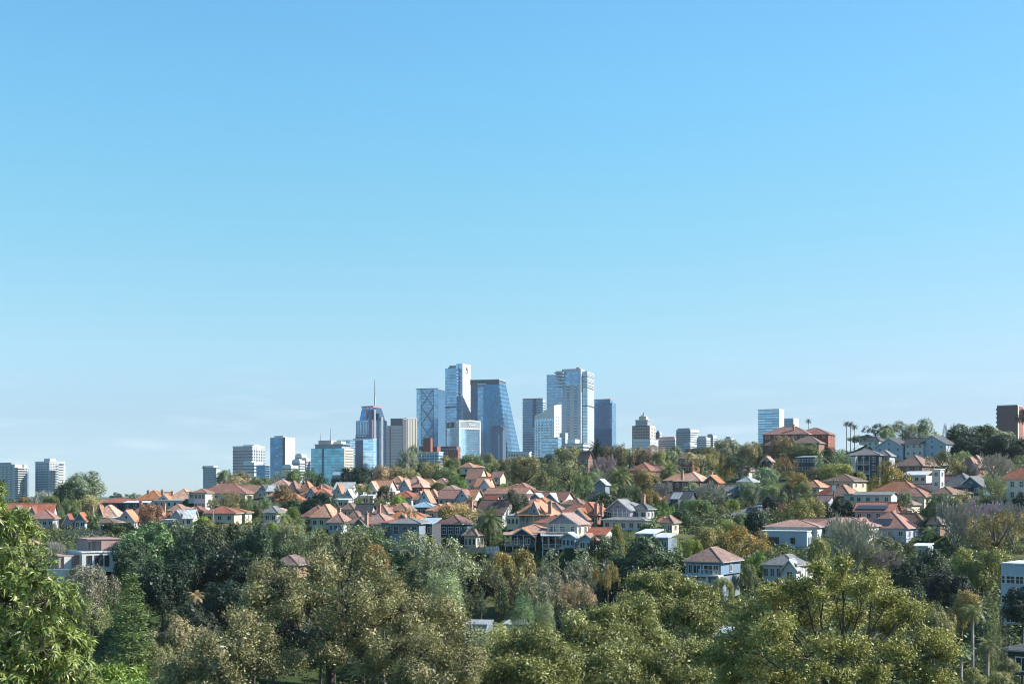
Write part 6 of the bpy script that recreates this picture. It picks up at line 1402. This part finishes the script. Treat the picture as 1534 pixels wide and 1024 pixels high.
    # nearer trees of the valley's near side
    T('gum', 735, 938, 30, 120, 'pale', 'pale drooping tree in front of the glazed pavilion', 80)
    T('tuftpalm', 748, 930, 15, 150, 'yolive', 'yellowing palm in front of the glazed pavilion')
    T('gum', 782, 892, 17, 112, 'sage', 'slender sapling gum left of the olive thicket', 70)
    T('gum', 812, 900, 17, 114, 'sage', 'slender sapling gum nearest the glazed pavilion', 70)
    T('tuftpalm', 1457, 903, 20, 140, 'palm', 'tall yellow skirted palm at the lower right')
    T('tuftpalm', 1480, 952, 20, 130, 'palm', 'silver green palm right of the tall yellow skirted one')
    T('tuftpalm', 1440, 965, 16, 128, 'green', 'lower palm left of the tall yellow skirted one')
    T('column', 1500, 920, 9, 110, 'deep', 'dark pencil cypress at the lower right')
    T('column', 1488, 905, 14, 150, 'yolive', 'olive columnar tree behind the dark pencil cypress')
    T('fig', 1532, 880, 30, 125, 'deep', 'dark leafy tree at the right edge before the flats')
    T('broad', 1512, 985, 14, 100, 'olive', 'small olive tree beside the pencil cypress foot')
    T('broad', 1465, 1000, 22, 95, 'yolive', 'yellow shrub tree at the bottom right')
    T('broad', 1440, 885, 26, 180, 'yolive', 'yellow topped crown left of the tall yellow skirted palm')
    T('broad', 1500, 1005, 18, 92, 'olive', 'round olive shrub tree at the bottom right corner')
plants()
# ------------------------------------------------------------------ the near trees, built leaf by leaf
def near_tree(name, label, px, Y, limbs_px, colour, leaves_per, leaf, aspect, tuft_r, bark, base_px=None, trunk_r=.22, cat='tree', up=.3, jit=.5, lobe_k=1.0, flat=.8, seed=1, tufts=40, fork=None, droop=.4):
    """limbs_px: lobes as (px, row, radius in px, depth offset m); every lobe is reached by its own limb"""
    global RNG
    RNG = np.random.default_rng(seed)
    bx = X_at(base_px if base_px is not None else px, Y); z0 = tz(bx, Y) - .3
    root = thing(name, label, cat, (bx, Y, z0), 'trees on the near slope')
    lobes = []; tips = []
    for q in limbs_px:
        lx, row, r = q[:3]; dy = q[3] if len(q) > 3 else 0
        yy = Y + dy; c = Vector((X_at(lx, yy), yy, Z_at(row, yy))); R = r/F*yy
        tips.append((c, R)); n = max(4, int(8*lobe_k))
        for i in range(n):
            d = RNG.normal(size=3); d /= np.linalg.norm(d); d[2] = d[2]*flat + .08
            s = R*RNG.uniform(.26, .52)
            q = R*RNG.uniform(.45, .95); lobes.append((c.x + d[0]*q, c.y + d[1]*q, c.z + d[2]*q*.9, s, RNG.normal()))
    P, Nn, S, W, ti, ye = [], [], [], [], [], []
    for (x, y, z, r, tone) in lobes:
        k = int(tufts*(r/.6)**1.6) + 5
        d = unit(RNG.normal(size=(k, 3))); tc = np.array([x, y, z]) + d*r*RNG.uniform(.3, 1.1, size=(k, 1))*np.array([1, 1, flat])
        off = RNG.normal(size=(k, leaves_per, 3))*tuft_r; off[..., 2] -= np.abs(RNG.normal(size=(k, leaves_per)))*tuft_r*droop
        P.append((tc[:, None]+off).reshape(-1, 3)); Nn.append(unit(d[:, None]*.6 + np.array([0, 0, up]) + RNG.normal(size=(k, leaves_per, 3))*jit).reshape(-1, 3))
        m = k*leaves_per; S.append(leaf*RNG.lognormal(0, .3, m)); ti.append((.5 + tone*.12 + RNG.normal(size=(k, 1))*.16 + RNG.normal(size=(k, leaves_per))*.11).ravel()); ye.append((.5 + tone*.12 + RNG.normal(size=(k, 1))*.25 + RNG.normal(size=(k, leaves_per))*.2).ravel())
    P = np.concatenate(P) - np.array(root.location); S = np.concatenate(S)
    me = leaf_mesh('crown', P, np.concatenate(Nn), S, S*aspect, np.concatenate(ti), np.concatenate(ye), fold=.15)
    o = bpy.data.objects.new('crown', me); COL.objects.link(o); o.parent = root; c = FC[colour]; o.color = (*c, 1)
    m = MB(); fz = Z_at(fork[1], Y) if fork else z0 + (tips[0][0].z - z0)*.55; fx = X_at(fork[0], Y) if fork else bx
    f = Vector((fx, Y, fz)); m.tube([(bx, Y, z0-.4), ((bx+fx)/2 + .1, Y, (z0+fz)/2), f], [trunk_r*1.35, trunk_r*1.1, trunk_r*.9], 9)
    # main boughs: lobes share a bough by bearing, each bough bends out and divides towards its lobes
    ups = [(c, R) for c, R in tips if c.z > f.z + .25 or abs(c.x - f.x) < .6]
    ups.sort(key=lambda t: math.atan2(t[0].x - f.x, max(t[0].z - f.z, .1)))
    nb = max(2, min(6, len(ups)//4 + 1)); k = 0
    for g in range(nb):
        part = ups[len(ups)*g//nb: len(ups)*(g+1)//nb]
        if not part: continue
        cen = sum((c for c, R in part), Vector()) / len(part); v = cen - f
        s0 = f + Vector((0, 0, RNG.uniform(-.5, .0))); e1 = f + v*.28 + Vector((v.x*.02 + RNG.normal()*.1, RNG.normal()*.2, abs(v.x)*.07)); e2 = f + v*.58 + Vector((RNG.normal()*.2, RNG.normal()*.25, abs(v.x)*.05 + RNG.normal()*.1))
        m.tube([s0, s0.lerp(e1, .5) + Vector((RNG.normal()*.06, 0, -.04)), e1, e1.lerp(e2, .5) + Vector((RNG.normal()*.1, 0, RNG.normal()*.08)), e2], [trunk_r*.66, trunk_r*.55, trunk_r*.46, trunk_r*.38, trunk_r*.30], 7, False)
        for c, R in part:
            st = e1.lerp(e2, RNG.uniform(.3, 1.0)); w1 = st.lerp(c, .4) + Vector((RNG.normal()*.16, RNG.normal()*.16, RNG.normal()*.12)); w2 = st.lerp(c, .72) + Vector((RNG.normal()*.14, RNG.normal()*.14, RNG.normal()*.12))
            m.tube([st, w1, w2, c], [trunk_r*.25, trunk_r*.19, trunk_r*.13, trunk_r*.07], 5, False)
            for i in range(14):
                a = (w1, w2)[i % 2].lerp(c, RNG.uniform(.0, 1)); e = c + Vector(tuple(unit(RNG.normal(size=3))*R*RNG.uniform(.6, 1.05))); md = a.lerp(e, .5) + Vector((RNG.normal()*.1, RNG.normal()*.1, RNG.normal()*.1)); m.tube([a, md, e], [trunk_r*.12, trunk_r*.075, trunk_r*.03], 4, False)
    m.build('trunk', bark, root)
    return root

def near():
    # the brown tinted gum in the middle
    near_tree('gum_tree', 'large brown tinted gum in the lower middle with dark forking limbs', 500, 82,
              [(420, 880, 42, 1), (470, 850, 42, 3), (525, 858, 46, -1), (575, 880, 44, 2), (600, 910, 40, 0), (455, 905, 44, -2), (520, 905, 46, -3), (560, 935, 44, -2), (425, 935, 36, 0), (490, 960, 46, -3), (385, 900, 30, 2), (540, 985, 46, -3), (448, 990, 40, -3), (400, 860, 26, 2)],
              'gumleaf', 12, .165, .36, .22, BARK, 495, .34, lobe_k=.72, seed=11, fork=(495, 985), tufts=44)
    near_tree('gum_tree', 'russet gum leaning right beside the large brown tinted one', 640, 80,
              [(625, 930, 40, 0), (660, 945, 42, 1), (690, 975, 40, -1), (635, 975, 44, -2), (590, 970, 34, -2), (675, 1015, 44, -2), (610, 1015, 42, -2), (655, 910, 26, 1)],
              'gumleaf', 12, .165, .36, .22, BARK, 590, .24, lobe_k=.75, seed=12, fork=(600, 1010), tufts=44)
    near_tree('gum_tree', 'brown tinted gum at the bottom left of the large one', 360, 78,
              [(350, 935, 34, 1), (385, 960, 36, 0), (340, 975, 40, -1), (300, 990, 34, 0), (390, 1005, 38, -1), (330, 1015, 40, -2), (265, 1005, 30, 1), (255, 1020, 26, 0)],
              'gumleaf', 12, .165, .36, .22, BARK, 362, .22, lobe_k=.75, seed=13, fork=(365, 1020), tufts=44)
    # the olive thicket right of centre
    near_tree('gum_tree', 'olive tree crest in the middle of the lower thicket', 905, 105,
              [(870, 935, 30, 0), (905, 918, 32, 2), (945, 920, 30, 3), (890, 965, 36, -2), (930, 955, 36, -1), (975, 950, 34, 0), (850, 975, 34, -1)], 'thicket', 12, .21, .42, .3, BARK, 910, .24, lobe_k=.8, seed=21, tufts=46)
    near_tree('gum_tree', 'yellow olive tree rising behind the thicket below the blue house', 985, 125,
              [(960, 878, 22, 3), (990, 872, 24, 2), (1020, 885, 24, 2), (945, 900, 24, 0), (985, 905, 30, 0), (1025, 915, 28, -1), (1055, 895, 22, 1), (1060, 930, 28, -1)], 'thicket', 12, .22, .42, .3, BARK, 1000, .26, seed=22, tufts=44)
    near_tree('gum_tree', 'grey olive thicket tree at the bottom centre', 800, 88,
              [(770, 965, 30, 1), (805, 955, 28, 0), (830, 985, 36, -1), (785, 1000, 38, -2), (745, 995, 30, 0), (730, 1020, 30, -1), (830, 1020, 36, -2)], 'thicket', 12, .18, .4, .28, BARKPALE, 800, .18, seed=23, tufts=46)
    near_tree('gum_tree', 'thick yellow olive crown at the bottom right of centre', 950, 90,
              [(900, 990, 38, 0), (945, 985, 38, 1), (990, 985, 38, 0), (1030, 975, 34, 1), (920, 1020, 42, -2), (970, 1020, 42, -2), (1020, 1015, 40, -1), (870, 1015, 36, -1), (1070, 985, 30, 1)], 'thicket', 12, .18, .42, .28, BARK, 955, .24, lobe_k=.8, seed=24, tufts=46)
    # the spreading open tree on the right
    near_tree('spreading_tree', 'wide open branched yellow green tree filling the lower right', 1255, 70,
              [(1120, 915, 32, 1), (1160, 893, 34, 2), (1205, 880, 34, 0), (1250, 876, 34, 2), (1295, 880, 34, -1), (1335, 895, 32, 1), (1368, 915, 28, 0), (1110, 960, 34, 0), (1155, 938, 36, -2), (1210, 922, 34, 3), (1330, 932, 34, 3), (1395, 955, 32, 1), (1418, 975, 24, 0),
               (1275, 920, 30, 3), (1130, 1000, 34, -1), (1185, 975, 30, -3), (1380, 1000, 34, 0), (1340, 975, 30, -3), (1290, 968, 28, -3), (1235, 962, 26, -3), (1405, 1015, 26, 0), (1222, 850, 13, 0), (1262, 842, 11, 1), (1318, 862, 15, 1), (1180, 1015, 30, -1), (1310, 1010, 28, -2), (1100, 1015, 30, 0), (1262, 1008, 24, -4), (1222, 1000, 24, -4), (1075, 985, 20, 1)],
              'wideleaf', 12, .14, .45, .2, BARK, 1252, .23, seed=31, tufts=24, flat=.5, fork=(1256, 1040), up=.5, lobe_k=1.25)
    # the leafy tree close on the left: whorls of long glossy leaves
    global RNG
    RNG = np.random.default_rng(41); Y = 22.0; px0 = -20
    x0 = X_at(px0, Y); z0 = tz(x0, Y) - .3
    root = thing('leafy_tree', 'glossy long leaved tree close by at the left edge', 'tree', (x0, Y, z0), 'trees on the near slope')
    lobes = [(-30, 800, 55), (20, 815, 45), (45, 850, 45), (70, 900, 50), (95, 945, 42), (60, 970, 55), (100, 1000, 42), (10, 900, 70), (-20, 980, 80), (60, 1030, 60), (118, 1030, 36), (-60, 880, 70), (-18, 748, 22), (-4, 775, 24), (-6, 732, 12), (92, 895, 26), (112, 960, 24), (25, 785, 26), (-60, 1040, 80), (0, 1050, 70)]
    P, Nn, S, W, ti, ye, TT = [], [], [], [], [], [], []
    m = MB(); f = Vector((X_at(-40, Y), Y+.3, Z_at(1000, Y)))
    m.tube([(x0, Y+.3, z0-.3), (x0-.05, Y+.3, (z0+f.z)/2), f], [.16, .13, .1], 9)
    for (px, row, r) in lobes:
        dy = RNG.uniform(-.4, .9); yy = Y+dy; c = np.array([X_at(px, yy), yy, Z_at(row, yy)]); R = r/F*yy
        cv = Vector(c); md = f.lerp(cv, .5) + Vector((0, 0, -.08)); m.tube([f, md, cv], [.05, .03, .015], 6, False)
        k = int(60*(R/.55)**1.6) + 8
        d = unit(RNG.normal(size=(k, 3)) + np.array([.15, -.25, .2])); tc = c + d*R*RNG.uniform(.55, 1.05, size=(k, 1))
        for i in range(k):
            if i % 3 == 0: m.tube([cv, Vector(tc[i])], [.010, .004], 4, False)
            nl = RNG.integers(9, 14); ax = unit(d[i]*.7 + np.array([0, 0, .5]) + RNG.normal(size=3)*.55)
            a = unit(np.cross(ax, RNG.normal(size=3))); b = np.cross(ax, a); tone = RNG.normal()*.14; yt = RNG.normal()*.22
            for q in range(nl):
                ph = q*2.4 + RNG.normal()*.2; spread = RNG.uniform(.6, 1.25); dr = unit((a*math.cos(ph) + b*math.sin(ph))*spread + ax*.55 + np.array([0, 0, -.38]) + RNG.normal(size=3)*.22); L = RNG.uniform(.10, .185)
                side = unit(np.cross(dr, ax)); nn = unit(np.cross(side, dr)); nn = nn if nn[2] > -.2 else -nn
                p0 = tc[i] + dr*.01; p1 = p0 + dr*L*.5 + nn*.012; p2 = p0 + dr*L + np.array([0, 0, -L*.22]); w = L*.10
                P.append([p0 - side*w*.25, p0 + side*w*.25, p1 + side*w, p1 - side*w]); P.append([p1 - side*w, p1 + side*w, p2 + side*w*.08, p2 - side*w*.08])
                t = .5 + tone + RNG.normal()*.16; y2 = .5 + yt + RNG.normal()*.12; ti += [t, t]; ye += [y2, y2]
    V = np.array(P) - np.array(root.location)
    me = quad_mesh('crown', V, np.array(ti), np.array(ye), GLOSSY); o = bpy.data.objects.new('crown', me); COL.objects.link(o); o.parent = root; o.color = (.15, .19, .05, 1)
    m.build('trunk', BARK, root)
    near_tree('garden_shrub', 'sunlit lime shrub at the foot of the close leafy tree', 178, 48, [(160, 1010, 24, 0), (190, 1012, 22, 1), (175, 1035, 30, -1), (140, 1030, 26, 0), (205, 1030, 20, 0)], 'lime', 12, .12, .4, .12, BARK, 176, .06, cat='shrub', seed=42, tufts=60)
near()

# ------------------------------------------------------------------ the mass of low growth nobody could count
def undergrowth():
    global RNG
    RNG = np.random.default_rng(77)
    Y = np.concatenate([RNG.uniform(45, 240, 12000), RNG.uniform(240, 430, 19000), RNG.uniform(430, 800, 11000)]); n = len(Y)
    px = RNG.uniform(-320, 1860, n); X = (px-CX)/F*Y
    keep = np.ones(n, bool)
    for (fx, fy, fr) in FOOT: keep &= (X-fx)**2 + (Y-fy)**2 > (fr+.8)**2
    X, Y = X[keep], Y[keep]
    # patchy: gardens with open lawn between
    g = np.sin(X*.13+1.7)*np.cos(Y*.11) + np.sin(X*.041+Y*.067); k = (g > -1.0) | (Y < 240); X, Y = X[k], Y[k]; n = len(X); Z = terrain(X, Y)
    m = 38; r = RNG.lognormal(.12, .45, n).clip(.4, 2.8); h = r*RNG.uniform(.8, 1.5, n)
    h = np.where(Y < 240, np.minimum(h*1.5, 4.5), np.where(Y < 320, np.minimum(h, 1.8), np.minimum(h, 3.0)))
    d = unit(RNG.normal(size=(n, m, 3))); d[..., 2] = np.abs(d[..., 2])
    P = np.stack([X[:, None] + d[..., 0]*r[:, None], Y[:, None] + d[..., 1]*r[:, None], Z[:, None] + d[..., 2]*h[:, None]], axis=2)
    Nn = unit(d + RNG.normal(size=d.shape)*.6 + np.array([0, 0, .3])); S = (np.minimum(r, 1.3)[:, None]*.36*RNG.lognormal(0, .25, (n, m)))
    tb = np.clip(.45 + RNG.normal(size=(n, 1))*.18 + RNG.normal(size=(n, m))*.09, 0, 1); yb = np.clip(.5 + RNG.normal(size=(n, 1))*.3 + RNG.normal(size=(n, m))*.1, 0, 1)
    me = leaf_mesh('undergrowth', P.reshape(-1, 3), Nn.reshape(-1, 3), S.ravel(), S.ravel()*.7, tb.ravel(), yb.ravel())
    o = bpy.data.objects.new('undergrowth', me); COL.objects.link(o); o.color = (.085, .105, .045, 1); o['kind'] = 'stuff'; o['label'] = 'low green shrubs and ground cover filling the slope between houses'
undergrowth()
# ------------------------------------------------------------------ light, sky, air, camera
SUN_EL, SUN_AZ = math.radians(37), math.radians(3)      # azimuth measured from +X towards +Y: the sun stands to the right, a little beyond the camera's side line
sd = Vector((math.cos(SUN_EL)*math.cos(SUN_AZ), math.cos(SUN_EL)*math.sin(SUN_AZ), math.sin(SUN_EL)))
ld = bpy.data.lights.new('sun', 'SUN'); ld.energy = 5.0; ld.angle = math.radians(.5); ld.color = (1, .95, .87)
lo = bpy.data.objects.new('sun', ld); COL.objects.link(lo); lo.rotation_euler = (-sd).to_track_quat('-Z', 'Y').to_euler(); lo.location = (0, 0, 300)

w = bpy.data.worlds.new('World'); scene.world = w; w.use_nodes = True
nt = w.node_tree; N, L = nt.nodes, nt.links
for n in list(N): N.remove(n)
out = N.new('ShaderNodeOutputWorld'); bg = N.new('ShaderNodeBackground'); L.new(bg.outputs[0], out.inputs[0]); bg.inputs['Strength'].default_value = .13
sky = N.new('ShaderNodeTexSky'); sky.sky_type = 'NISHITA'; sky.sun_disc = False; sky.sun_elevation = SUN_EL; sky.sun_rotation = math.pi/2 - SUN_AZ
sky.altitude = 60; sky.air_density = 1.0; sky.dust_density = .08; sky.ozone_density = 1.6
# thin bands of far cloud low over the horizon
tc = N.new('ShaderNodeTexCoord'); mp = N.new('ShaderNodeMapping'); mp.inputs['Scale'].default_value = (1, 1, 6.5); L.new(tc.outputs['Generated'], mp.inputs[0])
cn = N.new('ShaderNodeTexNoise'); cn.inputs['Scale'].default_value = 8; cn.inputs['Detail'].default_value = 7; cn.inputs['Roughness'].default_value = .55; L.new(mp.outputs[0], cn.inputs[0])
cr = N.new('ShaderNodeMapRange'); cr.inputs['From Min'].default_value = .53; cr.inputs['From Max'].default_value = .75; L.new(cn.outputs[0], cr.inputs[0])
sz = N.new('ShaderNodeSeparateXYZ'); L.new(tc.outputs['Generated'], sz.inputs[0])
zr = N.new('ShaderNodeMapRange'); zr.interpolation_type = 'SMOOTHSTEP'; zr.inputs['From Min'].default_value = .115; zr.inputs['From Max'].default_value = .03; L.new(sz.outputs[2], zr.inputs[0])
ml = N.new('ShaderNodeMath'); ml.operation = 'MULTIPLY'; L.new(cr.outputs[0], ml.inputs[0]); L.new(zr.outputs[0], ml.inputs[1])
m2 = N.new('ShaderNodeMath'); m2.operation = 'MULTIPLY'; m2.inputs[1].default_value = .18; L.new(ml.outputs[0], m2.inputs[0])
# the clear sea air of the place: bluer and less yellow low down than the plain model
grade = N.new('ShaderNodeVectorMath'); grade.operation = 'MULTIPLY'
gz = N.new('ShaderNodeSeparateXYZ'); gt = N.new('ShaderNodeTexCoord'); L.new(gt.outputs['Generated'], gz.inputs[0])
gr = N.new('ShaderNodeValToRGB'); L.new(gz.outputs[2], gr.inputs[0]); el = gr.color_ramp.elements
STOPS = [(.0175, (.44, .615, .94)), (.057, (.515, .62, .81)), (.102, (.654, .80, .871)), (.141, (.68, .897, .893)), (.212, (.673, 1.047, 1.0)), (.281, (.67, 1.16, 1.16)), (.345, (.67, 1.2, 1.25))]
while len(el) < len(STOPS): el.new(.5)
for e, (p, c) in zip(el, STOPS): e.position = p; e.color = (c[0]/2, c[1]/2, c[2]/2, 1)
g2 = N.new('ShaderNodeVectorMath'); g2.operation = 'SCALE'; g2.inputs['Scale'].default_value = 1.375; L.new(gr.outputs[0], g2.inputs[0]); gx = N.new('ShaderNodeMapRange'); gx.inputs['From Min'].default_value = .08; gx.inputs['From Max'].default_value = .36; gx.inputs['To Min'].default_value = 1; gx.inputs['To Max'].default_value = .93; L.new(gz.outputs[0], gx.inputs[0])
gc = N.new('ShaderNodeCombineXYZ'); gc.inputs[0].default_value = 1; L.new(gx.outputs[0], gc.inputs[1]); L.new(gx.outputs[0], gc.inputs[2])
g3 = N.new('ShaderNodeVectorMath'); g3.operation = 'MULTIPLY'; L.new(g2.outputs[0], g3.inputs[0]); L.new(gc.outputs[0], g3.inputs[1]); L.new(g3.outputs[0], grade.inputs[1])
L.new(sky.outputs[0], grade.inputs[0])
mx = N.new('ShaderNodeMix'); mx.data_type = 'RGBA'; L.new(m2.outputs[0], mx.inputs[0]); L.new(grade.outputs[0], mx.inputs[6]); mx.inputs[7].default_value = (6.2, 6.4, 6.7, 1)
L.new(mx.outputs[2], bg.inputs['Color'])

def haze():
    mb = MB(); mb.box(-9100, 9100, -150, 9100, 14, 312); me_o = mb.build('haze', MATS.get('none') or bpy.data.materials.new('air'))
    m = me_o.data.materials[0]; m.use_nodes = True; t = m.node_tree
    for n in list(t.nodes): t.nodes.remove(n)
    o = t.nodes.new('ShaderNodeOutputMaterial'); v = t.nodes.new('ShaderNodeVolumePrincipled'); v.inputs['Color'].default_value = (.78, .88, 1, 1); v.inputs['Density'].default_value = 3.5e-5; v.inputs['Anisotropy'].default_value = .2
    t.links.new(v.outputs[0], o.inputs['Volume']); me_o['kind'] = 'stuff'
haze()

cam = bpy.data.cameras.new('camera'); co = bpy.data.objects.new('camera', cam); COL.objects.link(co); scene.camera = co
co.location = (0, 0, CZ); co.rotation_euler = (math.pi/2, 0, 0); cam.sensor_width = 36; cam.lens = 36*F/1534; cam.shift_y = (YH-512)/1534; cam.clip_start = .5; cam.clip_end = 60000
vs = scene.view_settings; vs.view_transform = 'Standard'; vs.look = 'None'; vs.exposure = 1.0; vs.gamma = 1
scene.cycles.max_bounces = 6; scene.cycles.transparent_max_bounces = 8; scene.cycles.use_denoising = True; scene.cycles.denoising_input_passes = 'RGB_ALBEDO_NORMAL'; scene.cycles.denoising_prefilter = 'ACCURATE'; scene.cycles.filter_width = 1.0; scene.cycles.volume_bounces = 0
